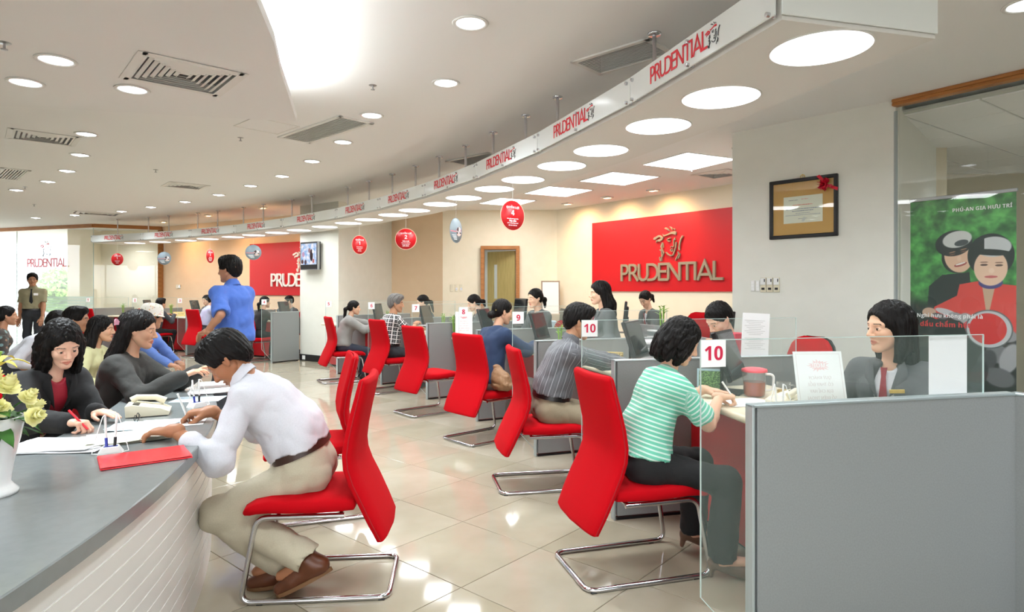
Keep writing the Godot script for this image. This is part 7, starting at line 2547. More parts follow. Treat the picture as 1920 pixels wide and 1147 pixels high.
# ------------------------------------------------------------------ things on the reception desk
func carnation(r: float, seed_: int) -> MB:
	var rg := RandomNumberGenerator.new()
	rg.seed = seed_
	var mb := MB.new()
	for k in 5:
		var lift := 1.0 - k * 0.2
		var n := 18
		var rows := []
		for i in 4:
			var t := i / 3.0
			var ring := []
			for j in n:
				var a := TAU * j / n
				var ruf := (rg.randf_range(-0.12, 0.12) + 0.09 * sin(a * 7.0 + k)) * t
				var rad := r * (0.12 + t * (1.0 - 0.17 * k)) * (1.0 + ruf)
				ring.append(Vector3(cos(a) * rad, r * (0.75 * (1.0 - lift) * t + 0.32 * k * t * 0.7 + ruf * 0.8 + 0.15 * t), sin(a) * rad))
			rows.append(ring)
		mb.grid(rows, false, true)
	return mb

func build_desk_things() -> void:
	# vase of flowers
	var vz := thing("flower_vase", "white footed vase at the left picture edge", "vase", at(-1.72, DESK_H, 2.06))
	part(vz, "body", MB.new().lathe([Vector2(0, 0.001), Vector2(0.078, 0.001), Vector2(0.08, 0.012), Vector2(0.066, 0.026), Vector2(0.058, 0.04), Vector2(0.06, 0.06), Vector2(0.07, 0.12), Vector2(0.084, 0.18), Vector2(0.094, 0.235), Vector2(0.092, 0.255), Vector2(0.087, 0.255), Vector2(0.08, 0.2), Vector2(0.05, 0.08), Vector2(0, 0.06)], 40), mat("porcelain", hexc(240, 240, 240), 0.15))
	var bq := thing("bouquet", "bouquet of yellow carnations and a lily with dark green leaves", "flowers", at(-1.72, DESK_H + 0.24, 2.06))
	var yel := mat("petal_yellow", hexc(252, 248, 190), 0.7)
	yel.backlight_enabled = true
	yel.backlight = Color(0.4, 0.4, 0.28)
	var lily := mat("petal_lily", hexc(248, 226, 96), 0.6)
	lily.backlight_enabled = true
	lily.backlight = Color(0.25, 0.22, 0.06)
	var rg := RandomNumberGenerator.new()
	rg.seed = 12
	var spots := [[0.06, 0.105, 0.0], [0.075, 0.05, 0.05], [0.115, 0.075, -0.01], [0.155, 0.02, 0.015], [0.02, 0.1, 0.07], [0.035, 0.045, 0.09], [-0.02, 0.11, 0.03], [-0.06, 0.08, 0.04], [0.1, 0.035, -0.05], [0.0, 0.13, -0.03], [-0.04, 0.03, 0.09]]
	for i in spots.size():
		var p := Vector3(spots[i][0], spots[i][1], spots[i][2])
		var d := (p + Vector3(0, 0.03, 0.02)).normalized()
		var f := part(bq, "carnation", carnation(rg.randf_range(0.026, 0.034), i), yel)
		f.transform = Transform3D(basis_xy(d.cross(Vector3(0.3, 0.2, 1)).normalized(), d), p)
		part(bq, "stem", MB.new().tube([Vector3(p.x * 0.15, -0.14, p.z * 0.15), p * 0.6 + Vector3(0, 0.0, 0), p], 0.0025, 6), mats.green_leaf)
	for k in 6:
		var a := TAU * k / 6.0 + 0.2
		var o := Vector3(0.02, 0.15, 0.03)
		var dir := Vector3(cos(a) * 0.9 + 0.35, 0.5, sin(a) * 0.9).normalized()
		var rows := []
		var side := dir.cross(Vector3.UP).normalized()
		for i in 8:
			var t := i / 7.0
			var c := o + dir * 0.12 * t + Vector3(0, 0.035 * sin(t * 2.6) - 0.03 * t * t, 0)
			var w := 0.017 * sin(clampf(t * 0.92 + 0.08, 0, 1) * PI)
			rows.append([c - side * w + Vector3(0, 0.004, 0), c, c + side * w + Vector3(0, 0.004, 0)])
		part(bq, "lily_petal", MB.new().grid(rows), lily)
	for k in 4:
		var a2 := k * 1.4
		part(bq, "stamen", MB.new().tube([Vector3(0.02, 0.15, 0.03), Vector3(0.035 + cos(a2) * 0.015, 0.2, 0.03 + sin(a2) * 0.015), Vector3(0.05 + cos(a2) * 0.02, 0.235, 0.035)], [0.0015, 0.0015, 0.004], 6), mats.bamboo)
	for k in 26:
		var a3 := rg.randf() * TAU
		var dir := Vector3(cos(a3), rg.randf_range(-0.55, 0.35), sin(a3)).normalized()
		var o := Vector3(cos(a3) * 0.03, rg.randf_range(-0.01, 0.06), sin(a3) * 0.03)
		var side := dir.cross(Vector3.UP).normalized()
		var rows := []
		var l := rg.randf_range(0.08, 0.14)
		for i in 6:
			var t := i / 5.0
			var c := o + dir * l * t - Vector3(0, 0.03 * t * t, 0)
			var w := 0.024 * sin(clampf(t * 0.95 + 0.05, 0, 1) * PI)
			rows.append([c - side * w, c - Vector3(0, 0.004, 0), c + side * w])
		part(bq, "leaf", MB.new().grid(rows), mats.green_leaf)
	# papers, folder, phone, glasses
	papers("loose_papers", "fan of loose white sheets in front of the black-jacket woman", at(-1.93, DESK_H, 2.7), 8, mats.paper, 0.24, 0.36, 6)
	papers("document_stack", "thick stack of cream documents beside the pen stand", at(-1.73, DESK_H, 2.84), 38, mat("paper_cream", hexc(240, 238, 224), 0.8), 0.22, 0.3, 9)
	papers("application_form", "white and blue form under the black-jacket woman's fingers", at(-1.82, DESK_H, 3.1), 12, mats.paper_blue, 0.2, 0.28, 3)
	var fo := thing("red_folder", "glossy red plastic folder lying at the desk edge", "folder", at(-1.47, DESK_H, 2.51), 36)
	var rows := []
	for i in 9:
		var r := []
		for k in 7:
			var u := i / 8.0
			var w := k / 6.0
			r.append(Vector3(lerpf(-0.155, 0.155, u), 0.008 + 0.004 * sin(u * 5.0 + w * 2.0) * sin(w * 3.0) + 0.002, lerpf(-0.11, 0.11, w)))
		rows.append(r)
	part(fo, "cover", MB.new().grid(rows), mat("folder_red", hexc(232, 48, 60), 0.25))
	part(fo, "pocket", MB.new().box(Vector3(0, 0.004, 0), Vector3(0.312, 0.005, 0.222), 0.002), mat("folder_red"))
	telephone("cream telephone on the reception desk between the two women", at(-1.97, DESK_H, 3.4), 25)
	var gl := thing("eyeglasses", "folded dark-rimmed eyeglasses in front of the telephone", "glasses", at(-1.93, DESK_H + 0.004, 3.22), 20)
	var gr := MB.new()
	for s in [-1.0, 1.0]:
		var ring := []
		for i in 14: ring.append(Vector3(0, 0.018 + sin(TAU * i / 14.0) * 0.014, s * 0.032 + cos(TAU * i / 14.0) * 0.024))
		gr.tube(ring, 0.0018, 6, true)
	gr.tube([Vector3(0, 0.022, -0.009), Vector3(0, 0.022, 0.009)], 0.0018, 6)
	part(gl, "rim", gr, mats.dark_metal)
	for s in [-1.0, 1.0]: part(gl, "temple", MB.new().tube([Vector3(0, 0.024, s * 0.056), Vector3(0.012, 0.02, s * 0.02), Vector3(0.014, 0.004, -s * 0.05)], 0.002, 6), mats.dark_metal)
	pen_stand("white pen stand with two pens in front of the red folder", at(-1.665, DESK_H, 2.6), 30)
	pen_stand("white pen stand on the desk beside the white-shirted man's pen", at(-1.82, DESK_H, 3.62), 60)
	papers("paper_form", "form the white-shirted man is signing", at(-1.72, DESK_H, 3.18), 20, mats.paper)
	papers("paper_form", "white sheets under the dark-suited woman's hands", at(-1.98, DESK_H, 4.15), 30, mats.paper, 0.21, 0.3, 5)
	papers("note_sheet", "pale blue sheet near the second pen stand", at(-1.93, DESK_H, 3.86), 10, mats.paper_blue, 0.2, 0.28, 1)
	single("note_book", "closed white and maroon book beyond the dark-suited woman's hands", "book", MB.new().box(Vector3(0, 0.012, 0), Vector3(0.26, 0.022, 0.19), 0.003), mat("book_pale", hexc(222, 218, 216), 0.5), at(-2.05, DESK_H, 4.4), 30)

# ------------------------------------------------------------------ signs, discs, poster, television
func paint_ellipse(im: Image, cx: float, cy: float, rx: float, ry: float, col: Color, soft := 0.0, tilt := 0.0) -> void:
	var w := im.get_width()
	var h := im.get_height()
	var ca := cos(tilt)
	var sa := sin(tilt)
	var m := maxf(rx, ry) * (1.0 + soft) + 2
	for y in range(maxi(0, int(cy - m)), mini(h, int(cy + m) + 1)):
		for x in range(maxi(0, int(cx - m)), mini(w, int(cx + m) + 1)):
			var dx := x - cx
			var dy := y - cy
			var q := Vector2((dx * ca + dy * sa) / rx, (-dx * sa + dy * ca) / ry).length()
			var a := clampf((1.0 - q) / maxf(soft, 0.02) + (0.5 if soft > 0.02 else 1.0), 0.0, 1.0) if q < 1.0 + soft else 0.0
			if a > 0.0: im.set_pixel(x, y, im.get_pixel(x, y).lerp(col, a))

func paint_poly(im: Image, pts: Array, col: Color) -> void:
	var pg := PackedVector2Array(pts)
	var lo := pg[0]
	var hi := pg[0]
	for p in pg:
		lo = lo.min(p); hi = hi.max(p)
	for y in range(maxi(0, int(lo.y)), mini(im.get_height(), int(hi.y) + 1)):
		for x in range(maxi(0, int(lo.x)), mini(im.get_width(), int(hi.x) + 1)):
			if Geometry2D.is_point_in_polygon(Vector2(x, y), pg): im.set_pixel(x, y, col)

func poster_image() -> Image:
	var W := 240
	var Hh := 660
	var im := Image.create(W, Hh, false, Image.FORMAT_RGB8)
	var ns := FastNoiseLite.new()
	ns.seed = 31
	ns.frequency = 0.022
	ns.fractal_octaves = 4
	for y in Hh:
		for x in W:
			var v := ns.get_noise_2d(x, y) * 0.5 + 0.5
			var low := smoothstep(270.0, 330.0, y + 60.0 * (1.0 - x / 240.0) - 30.0)
			var g := Color8(26, 84, 30).lerp(Color8(104, 204, 96), clampf(v * 1.5 - 0.25, 0, 1))
			im.set_pixel(x, y, g.lerp(Color8(18, 20, 18), low))
	var s := 240.0
	# man behind: jacket, face, helmet
	paint_poly(im, [Vector2(40, 320), Vector2(46, 236), Vector2(78, 206), Vector2(140, 200), Vector2(150, 320)], Color8(20, 22, 26))
	paint_ellipse(im, 112, 158, 36, 44, Color8(24, 22, 24))
	paint_ellipse(im, 114, 160, 31, 41, Color8(232, 190, 160), 0.06, -0.25)
	paint_ellipse(im, 104, 122, 43, 34, Color8(28, 28, 32), 0.03, -0.2)
	paint_ellipse(im, 112, 112, 34, 22, Color8(214, 216, 214), 0.1, -0.2)
	paint_ellipse(im, 122, 122, 16, 8, Color8(70, 72, 78), 0.1, -0.2)
	for e in [[101, 152], [127, 145]]:
		paint_ellipse(im, e[0], e[1], 7, 2.2, Color8(110, 74, 60), 0.2, -0.25)
		paint_ellipse(im, e[0], e[1] - 6, 8, 1.6, Color8(170, 120, 96), 0.2, -0.25)
	paint_ellipse(im, 117, 163, 5, 7, Color8(238, 202, 176), 0.3)
	paint_ellipse(im, 120, 179, 15, 5, Color8(166, 70, 66), 0.1, -0.3)
	paint_ellipse(im, 120, 177, 12, 2.5, Color8(244, 238, 230), 0.1, -0.3)
	# woman in front: jacket, face, helmet
	paint_poly(im, [Vector2(46, 318), Vector2(60, 292), Vector2(112, 262), Vector2(118, 232), Vector2(158, 224), Vector2(240, 236), Vector2(240, 372), Vector2(120, 372), Vector2(112, 306), Vector2(70, 330)], Color8(220, 58, 52))
	paint_poly(im, [Vector2(18, 330), Vector2(66, 326), Vector2(120, 316), Vector2(136, 372), Vector2(136, 430), Vector2(18, 430)], Color8(20, 22, 22))
	paint_poly(im, [Vector2(168, 236), Vector2(196, 236), Vector2(184, 300), Vector2(176, 300)], Color8(200, 168, 140))
	paint_ellipse(im, 186, 228, 26, 16, Color8(70, 62, 130), 0.1)
	paint_ellipse(im, 186, 158, 50, 56, Color8(22, 22, 26), 0.03)
	paint_ellipse(im, 186, 190, 36, 46, Color8(238, 200, 172), 0.05)
	paint_ellipse(im, 192, 136, 38, 26, Color8(206, 208, 210), 0.08)
	paint_poly(im, [Vector2(148, 150), Vector2(150, 118), Vector2(172, 106), Vector2(172, 146)], Color8(26, 26, 30))
	paint_ellipse(im, 186, 150, 44, 8, Color8(24, 24, 28), 0.1, 0.1)
	for e in [[172, 182], [204, 184]]:
		paint_ellipse(im, e[0], e[1], 8, 2.6, Color8(84, 56, 48), 0.2)
		paint_ellipse(im, e[0], e[1] - 7, 9, 1.5, Color8(150, 110, 90), 0.2)
	paint_ellipse(im, 188, 197, 6, 7, Color8(246, 214, 190), 0.3)
	paint_ellipse(im, 187, 213, 14, 3.2, Color8(204, 96, 96), 0.15)
	paint_ellipse(im, 46, 308, 17, 13, Color8(206, 170, 146), 0.1)
	# motorbike: bars, lamp, engine
	for c in [[86, 306, 26, 8, 200], [112, 318, 20, 10, 150], [72, 318, 18, 7, 90], [132, 322, 16, 14, 170], [214, 360, 30, 18, 150], [200, 410, 26, 24, 120], [178, 430, 20, 30, 70], [226, 420, 20, 40, 165], [204, 470, 34, 24, 100], [160, 470, 18, 40, 46]]:
		paint_ellipse(im, c[0], c[1], c[2], c[3], Color8(c[4], c[4], c[4] + 4), 0.2, 0.3)
	paint_ellipse(im, 182, 348, 51, 50, Color8(90, 94, 98), 0.03)
	paint_ellipse(im, 182, 348, 48, 47, Color8(196, 200, 204), 0.03)
	paint_ellipse(im, 180, 347, 40, 40, Color8(212, 20, 26), 0.03)
	for k in 12: paint_ellipse(im, 150 + (k * 37) % 90, 520 + (k * 23) % 60, 16, 10, Color8(60 + (k * 41) % 110, 64 + (k * 41) % 110, 70 + (k * 41) % 110), 0.3)
	im.fill_rect(Rect2i(0, 560, 240, 100), Color8(236, 236, 234))
	return im

func disc_sign(label: String, pos: Vector3, yaw: float, number: String, lines: Array, string_to: float) -> void:
	var grey := number == ""
	var t := thing("hanging_disc", label, "hanging sign", pos, yaw, "hanging disc signs")
	var d := MB.new()
	d.xf = Transform3D(Basis(Vector3.RIGHT, PI / 2), Vector3.ZERO)
	d.lathe([Vector2(0, -0.002), Vector2(0.145, -0.002), Vector2(0.145, -0.002), Vector2(0.145, 0.002), Vector2(0.145, 0.002), Vector2(0, 0.002)], 48)
	part(t, "rim", d, mat("disc_rim", hexc(236, 196, 170), 0.5) if not grey else mat("disc_grey", hexc(136, 150, 158), 0.5))
	var c := MB.new()
	c.xf = Transform3D(Basis(Vector3.RIGHT, PI / 2), Vector3.ZERO)
	c.lathe([Vector2(0, -0.003), Vector2(0.139, -0.003), Vector2(0.139, 0.003), Vector2(0, 0.003)], 48)
	part(t, "face", c, mats.sign_red if not grey else mat("disc_grey"))
	part(t, "cord", MB.new().tube([Vector3(0, 0.14, 0), Vector3(0, string_to - pos.y, 0)], 0.0016, 6), mats.white_plastic)
	if grey:
		var im := Image.create(96, 96, false, Image.FORMAT_RGB8)
		im.fill(Color8(196, 190, 190))
		for q in [[30, 30, 18, 20, 236, 200, 180], [64, 34, 18, 20, 226, 180, 160], [46, 66, 26, 20, 176, 40, 48], [74, 70, 16, 24, 60, 50, 54], [20, 68, 16, 20, 230, 226, 226], [60, 14, 16, 10, 50, 40, 40], [28, 12, 14, 8, 60, 46, 44]]:
			paint_ellipse(im, q[0], q[1], q[2], q[3], Color8(q[4], q[5], q[6]), 0.15)
		var pm := mat("disc_photo", Color(1, 1, 1), 0.5)
		pm.albedo_texture = ImageTexture.create_from_image(im)
		var ph := MB.new()
		var pg := PackedVector2Array()
		for i in 28: pg.append(Vector2(cos(TAU * i / 28.0), sin(TAU * i / 28.0)) * 0.055)
		ph.prism(pg, 0.003, 0.0042, Vector2.ONE / 0.11)
		var po := part(t, "photo", ph, pm)
		po.position = Vector3(0.062, -0.01, 0)
		part(t, "band", MB.new().box(Vector3(-0.06, -0.012, 0.0034), Vector3(0.14, 0.012, 0.001)), mat("band_rose", hexc(206, 120, 132), 0.5))
		for i in 4:
			part(t, "print", MB.new().box(Vector3(-0.05 + i * 0.012, -0.055 - i * 0.016, 0.0034), Vector3(0.1 - 0.01 * i, 0.006, 0.0008)), mats.card_white)
	else:
		for o in [["QUYỀN LỢI", 0.021, 0.076], [number, 0.05, 0.026]]:
			var tx := part(t, "lettering", text(o[0], o[1], true, 0.0015), mats.card_white)
			tx.position = Vector3(0, o[2], 0.0042)
		for i in lines.size():
			var tx := part(t, "lettering", text(lines[i], 0.016 if lines[i].length() < 10 else 0.0088, true, 0.0012), mats.card_white)
			tx.position = Vector3(0, -0.03 - i * 0.021, 0.0042)

func wall_point(a: Vector2, dir: Vector2, t: float, off: float, y: float) -> Vector3:
	var n := Vector2(dir.y, -dir.x)
	var p := a + dir * t + n * off
	return at(p.x, y, p.y)

func brand_sign(label: String, a: Vector2, dir: Vector2, t0: float, t1: float, y0: float, y1: float, word_t: float, word_y: float, word_h: float, letter: Material) -> void:
	var mid := wall_point(a, dir, (t0 + t1) / 2, 0.015, (y0 + y1) / 2)
	var t := thing("brand_sign", label, "sign", mid, rad_to_deg(atan2(dir.y, dir.x)))
	part(t, "board", MB.new().box(Vector3.ZERO, Vector3(t1 - t0, y1 - y0, 0.03), 0.002), mats.sign_red)
	var w := part(t, "lettering", word_mesh(word_h, word_h * 7.0, 0.03, 0.145), letter)
	w.position = Vector3(word_t - (t0 + t1) / 2, word_y - (y0 + y1) / 2, 0.02)
	var em := emblem_meshes(word_h * 1.95, 0.03)
	for e in em:
		var eo := part(t, "emblem", e, letter)
		eo.position = Vector3(word_t - (t0 + t1) / 2 + word_h * 3.5, word_y - (y0 + y1) / 2 + word_h * 1.1, 0.02)

func build_wall_things() -> void:
	var sd := (SIGN_B - SIGN_A).normalized()
	brand_sign("large red brand sign with grey lettering and face emblem on the rear wall", SIGN_A, sd, 1.06, 4.8, 1.385, 2.73, 1.84, 1.575, 0.311, mats.sign_letter)
	var q0 := Vector2(-9.35, 16.75)
	var pd := (Vector2(-3.95, 13.6) - q0).normalized()
	brand_sign("second red brand sign with white lettering half hidden by the pillar", q0, pd, 3.62, 6.1, 1.288, 2.495, 4.41, 1.49, 0.296, mats.white_letter)
	# brand on the far glass front
	var g0 := Vector2(-10.72, 16.05)
	var g1 := Vector2(-15.1, 17.6)
	var gd := (g0 - g1).normalized()
	var gt := thing("glass_brand", "red brand lettering with face emblem on the far glass front", "sign", wall_point(g1, gd, g0.distance_to(g1) - 2.42, 0.03, 2.02), rad_to_deg(atan2(gd.y, gd.x)))
	part(gt, "lettering", word_mesh(0.22, 1.5, 0.006, 0.15), mats.logo_red)
	var gem := emblem_meshes(0.42, 0.006)
	for k in gem.size():
		var eo := part(gt, "emblem", gem[k], mats.logo_red if k < 2 else mats.logo_dark)
		eo.position = Vector3(0.72, 0.27, 0)
	# television on the pillar
	var p0 := Vector2(-4.26, 12.6)
	var fd := (Vector2(-3.3, 11.92) - p0).normalized()
	var tv := thing("television", "black flat television showing a bright picture on the pillar", "television", wall_point(p0, fd, 0.45, 0.09, 2.08), rad_to_deg(atan2(fd.y, fd.x)))
	part(tv, "case", MB.new().box(Vector3.ZERO, Vector3(0.54, 0.54, 0.08), 0.008), mats.black_plastic)
	part(tv, "side_trim", MB.new().box(Vector3(0.272, 0, 0.02), Vector3(0.012, 0.54, 0.05), 0.003).box(Vector3(0, -0.272, 0.02), Vector3(0.54, 0.012, 0.05), 0.003), mats.steel)
	part(tv, "bracket", MB.new().box(Vector3(0, 0, -0.065), Vector3(0.2, 0.2, 0.05)), mats.dark_metal)
	var im := Image.create(96, 80, false, Image.FORMAT_RGB8)
	var ns := FastNoiseLite.new()
	ns.seed = 8
	ns.frequency = 0.045
	for y in 80:
		for x in 96:
			var v := clampf(ns.get_noise_2d(x, y) + 0.55, 0, 1)
			im.set_pixel(x, y, Color8(130, 170, 220).lerp(Color8(240, 236, 244), v))
	for q in [[64, 44, 9, 22, 60, 46, 50], [52, 26, 7, 9, 150, 120, 130], [14, 40, 8, 10, 190, 150, 180], [8, 68, 7, 8, 90, 60, 60], [28, 70, 7, 9, 80, 66, 80], [76, 66, 6, 8, 180, 110, 110], [74, 30, 6, 8, 250, 250, 255]]:
		paint_ellipse(im, q[0], q[1], q[2], q[3], Color8(q[4], q[5], q[6]), 0.2)
	var sm := mat("tv_screen", Color(0, 0, 0), 0.15)
	sm.emission_enabled = true
	sm.emission = Color.BLACK
	sm.emission_texture = ImageTexture.create_from_image(im)
	sm.emission_energy_multiplier = 1.0
	var sq := MB.new()
	sq.quad(Vector3(-0.24, -0.175, 0.042), Vector3(0.24, -0.175, 0.042), Vector3(0.24, 0.235, 0.042), Vector3(-0.24, 0.235, 0.042))
	part(tv, "screen", sq, sm)
	var sk := thing("wall_socket", "white socket in the black baseboard of the pillar", "socket", wall_point(p0, fd, 0.14, 0.02, 0.065), rad_to_deg(atan2(fd.y, fd.x)))
	part(sk, "plate", MB.new().box(Vector3.ZERO, Vector3(0.09, 0.08, 0.01), 0.003), mats.white_plastic)
	part(sk, "outlet", MB.new().box(Vector3(0, 0, 0.006), Vector3(0.04, 0.035, 0.004), 0.001), mats.card_white)
	# hanging discs
	var l4 := ["Mức giảm phí bảo hiểm", "hấp dẫn", "đối với hợp đồng có số", "tiền bảo hiểm lớn"]
	var l2 := ["Tiền mặt", "được chi trả ngay khi", "thời hạn bảo hiểm", "kết thúc"]
	var l1 := ["Bảo vệ tài chính cho", "gia đình bạn trước", "mọi rủi ro", "đến 20 năm"]
	for d in [[961, 404, 5.95, 38.0, "4", l4, "red hanging disc numbered 4 nearest the camera"], [761, 448, 8.5, 4.0, "2", l2, "red hanging disc numbered 2 over counter 7"], [674, 459, 9.55, 52.0, "1", l1, "red hanging disc numbered 1 near the television pillar"], [855, 432, 7.3, 66.0, "", [], "grey hanging disc with round photo seen nearly edge-on near the door"],
			[220, 486, 14.5, 0.0, "1", l1, "far red hanging disc numbered 1 over the farthest counter"], [308, 484, 13.9, 6.0, "", [], "far grey hanging disc with photo in front of the wooden post"], [394, 480, 12.95, 84.0, "3", l2, "far red hanging disc seen edge-on before the peach wall"], [475, 473, 12.0, 24.0, "", [], "far grey hanging disc with photo left of the second sign"]]:
		var dd: float = d[2]
		disc_sign(d[6], at((d[0] - 960.0) * dd / FOCAL, EYE - (d[1] - 543.0) * dd / FOCAL, dd), d[3], d[4], d[5], CAN_Y0 - 0.003)
	# framed certificate with a red bow
	var wd := (W_B - W_A).normalized()
	var yaw := rad_to_deg(atan2(wd.y, wd.x))
	var ce := thing("certificate", "black framed certificate on gold mount with a red rosette", "picture", wall_point(W_A, wd, 0.755, 0.018, 2.22), yaw)
	var fm := MB.new()
	for s in [-1.0, 1.0]:
		fm.box(Vector3(0, s * 0.277, 0), Vector3(0.663, 0.036, 0.034), 0.006).box(Vector3(s * 0.313, 0, 0), Vector3(0.036, 0.59, 0.034), 0.006)
	part(ce, "frame", fm, mats.black_plastic)
	part(ce, "mount", MB.new().box(Vector3(0, 0, -0.006), Vector3(0.6, 0.53, 0.006)), mat("mount_gold", hexc(196, 150, 62), 0.4, 0.2))
	var ci := Image.create(150, 108, false, Image.FORMAT_RGB8)
	ci.fill(Color8(226, 228, 210))
	var rgc := RandomNumberGenerator.new()
	rgc.seed = 2
	for l in [[20, 14, 56, Color8(80, 88, 110)], [70, 12, 96, Color8(214, 120, 110)], [36, 34, 112, Color8(214, 76, 60)], [12, 50, 138, Color8(88, 104, 140)], [34, 58, 116, Color8(88, 104, 140)], [48, 68, 102, Color8(130, 140, 160)], [8, 75, 142, Color8(120, 132, 156)], [58, 90, 92, Color8(130, 136, 150)]]:
		var x: int = l[0]
		while x < l[2]:
			var w := rgc.randi_range(2, 6)
			ci.fill_rect(Rect2i(x, l[1], mini(w, l[2] - x), 3 if l[1] in [34, 50, 58] else 2), l[3])
			x += w + 2
	paint_ellipse(ci, 78, 94, 6, 10, Color8(200, 206, 200), 0.4, 0.5)
	var cm := mat("certificate_paper", Color(1, 1, 1), 0.6)
	cm.albedo_texture = ImageTexture.create_from_image(ci)
	var cq := MB.new()
	cq.quad(Vector3(-0.19, -0.145, -0.002), Vector3(0.19, -0.145, -0.002), Vector3(0.19, 0.12, -0.002), Vector3(-0.19, 0.12, -0.002))
	part(ce, "certificate_sheet", cq, cm)
	var gq := MB.new()
	gq.quad(Vector3(-0.297, -0.26, 0.006), Vector3(0.297, -0.26, 0.006), Vector3(0.297, 0.26, 0.006), Vector3(-0.297, 0.26, 0.006))
	part(ce, "pane", gq, mats.glass)
	part(ce, "hanger", MB.new().tube([Vector3(-0.02, 0.297, 0), Vector3(-0.018, 0.318, 0), Vector3(0, 0.328, 0), Vector3(0.018, 0.318, 0), Vector3(0.02, 0.297, 0)], 0.004, 6).tube([Vector3(0, 0.297, 0), Vector3(0, 0.326, 0)], 0.003, 6), mats.brass)
	var bow := MB.new()
	var rg := RandomNumberGenerator.new()
	rg.seed = 3
	for i in 30:
		var a := rg.randf() * TAU
		var e := rg.randf_range(0.2, 1.3)
		var d := Vector3(cos(a) * cos(e), sin(a) * cos(e), sin(e))
		var o := Vector3(0.215, 0.2, 0.012)
		var side := d.cross(Vector3(rg.randfn(), rg.randfn(), rg.randfn())).normalized() * 0.017
		var l := rg.randf_range(0.05, 0.075)
		bow.grid([[o - side * 0.3, o + side * 0.3], [o + d * l - side, o + d * l + side], [o + d * l * 1.05 + Vector3(0, 0, 0.012) - side, o + d * l * 1.05 + Vector3(0, 0, 0.012) + side], [o + d * l * 0.5 + Vector3(0, 0, 0.02) - side * 0.5, o + d * l * 0.5 + Vector3(0, 0, 0.02) + side * 0.5]])
	bow.grid([[Vector3(0.2, 0.22, 0.015), Vector3(0.23, 0.23, 0.015)], [Vector3(0.14, 0.29, 0.022), Vector3(0.17, 0.3, 0.022)]])
	bow.grid([[Vector3(0.25, 0.17, 0.015), Vector3(0.25, 0.2, 0.015)], [Vector3(0.335, 0.13, 0.022), Vector3(0.34, 0.16, 0.022)]])
	var bo := part(ce, "rosette", bow, mat("ribbon_red", hexc(206, 16, 46), 0.35))
	bo.set_meta("kind", "stuff")
	# switches and thermostats
	for k in 5:
		var st := k >= 2
		var x: float = [0.235, 0.29, 0.35, 0.42, 0.49][k]
		var o := thing("wall_control" if st else "wall_switch", ["first slim white switch plate from the left on the cream wall", "second slim white switch plate on the cream wall", "first grey thermostat of three on the cream wall", "middle thermostat of three on the cream wall", "right thermostat of three on the cream wall"][k], "switch", wall_point(W_A, wd, x, 0.008, 1.465), yaw)
		if st:
			part(o, "plate", MB.new().box(Vector3(0, 0, 0), Vector3(0.06, 0.15, 0.016), 0.003), mats.cream_plastic)
			part(o, "cover", MB.new().box(Vector3(0, 0.035, 0.012), Vector3(0.055, 0.07, 0.012), 0.003), mats.white_plastic)
			part(o, "display", MB.new().box(Vector3(0, -0.04, 0.009), Vector3(0.032, 0.022, 0.004)), mats.dark_metal)
			part(o, "lever", MB.new().box(Vector3(0.02, 0.045, 0.02), Vector3(0.008, 0.03, 0.006)), mats.dark_metal)
		else:
			part(o, "plate", MB.new().box(Vector3(0, -0.01, 0), Vector3(0.04, 0.11, 0.01), 0.003), mats.white_plastic)
			for j in 3: part(o, "button", MB.new().box(Vector3(0, 0.022 - j * 0.032, 0.006), Vector3(0.024, 0.022, 0.004), 0.001), mats.card_white)
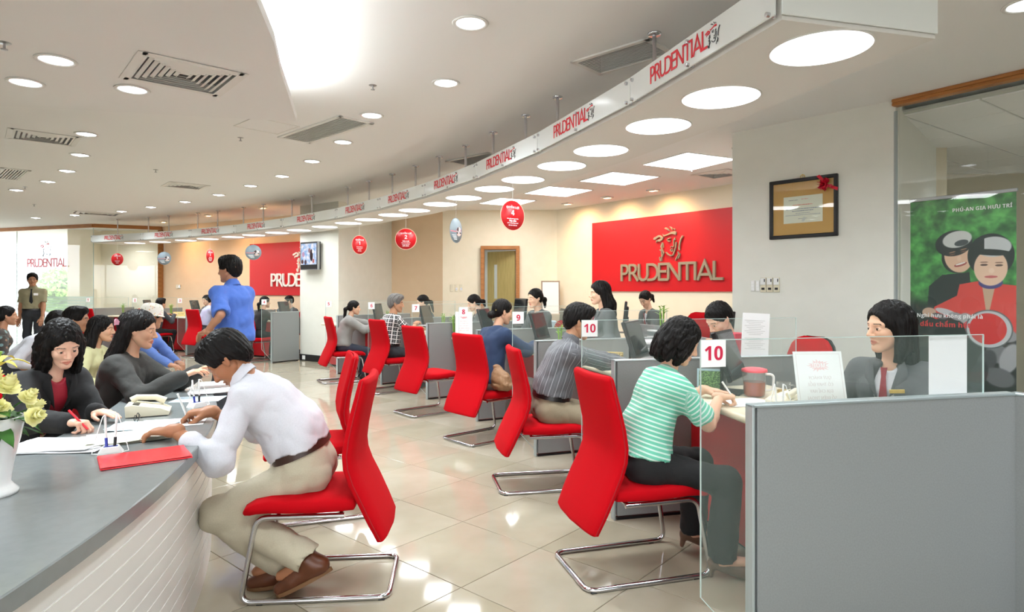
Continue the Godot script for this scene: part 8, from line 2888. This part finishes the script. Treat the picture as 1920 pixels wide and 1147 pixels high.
	for k in 3:
		var o := thing("wall_control", ["slim white switch left of the door", "grey thermostat left of the door, first of two", "grey thermostat nearest the door frame"][k], "switch", at(-1.28 + k * 0.1, 1.45, 13.29), 0)
		part(o, "plate", MB.new().box(Vector3(0, 0, 0), Vector3(0.06, 0.15, 0.02), 0.003), mats.cream_plastic)
		if k: part(o, "display", MB.new().box(Vector3(0.005, -0.02, 0.012), Vector3(0.035, 0.05, 0.006)), mats.steel)
	var fw := thing("wall_control", "small thermostat on the far peach wall", "switch", wall_point(q0, pd, 0.75, 0.01, 1.5), rad_to_deg(atan2(pd.y, pd.x)))
	part(fw, "plate", MB.new().box(Vector3.ZERO, Vector3(0.2, 0.1, 0.02), 0.003), mats.cream_plastic)
	part(fw, "display", MB.new().box(Vector3(0.06, 0, 0.012), Vector3(0.05, 0.05, 0.006)), mats.steel)
	# roll-up poster behind the glass
	var on := (W_C - W_B).normalized()
	var pa := W_B + Vector2(-on.y, on.x) * 0.16
	var po := thing("poster_banner", "tall poster of two helmeted riders on a motorbike behind the glass", "poster", wall_point(pa, on, 0.44, 0.0, 0.0), rad_to_deg(atan2(on.y, on.x)))
	var pm := mat("poster_print", Color(1, 1, 1), 0.3)
	pm.albedo_texture = ImageTexture.create_from_image(poster_image())
	var pq := MB.new()
	pq.quad(Vector3(-0.385, 0.1, 0.003), Vector3(0.385, 0.1, 0.003), Vector3(0.385, 2.2, 0.003), Vector3(-0.385, 2.2, 0.003))
	part(po, "print", pq, pm)
	part(po, "backing", MB.new().box(Vector3(0, 1.15, 0), Vector3(0.768, 2.1, 0.002)), mats.white_plastic)
	part(po, "top_rail", MB.new().box(Vector3(0, 2.21, 0), Vector3(0.79, 0.03, 0.02), 0.004), mats.steel)
	part(po, "base", MB.new().box(Vector3(0, 0.05, 0), Vector3(0.82, 0.1, 0.12), 0.01), mats.steel)
	part(po, "pole", MB.new().tube([Vector3(0, 0.05, -0.03), Vector3(0, 2.2, -0.02)], 0.01, 8), mats.steel)
	for x in [["PHÚ-AN GIA HƯU TRÍ", 0.03, 0.15, 2.09, false], ["Nghỉ hưu không phải là", 0.032, -0.085, 1.19, false], ["dấu chấm hết", 0.042, -0.115, 1.115, true]]:
		var tx := part(po, "lettering", text(x[0], x[1], true, 0.0012), mat("print_red", hexc(222, 30, 34), 0.4) if x[4] else mats.card_white)
		tx.position = Vector3(x[2], x[3], 0.005)
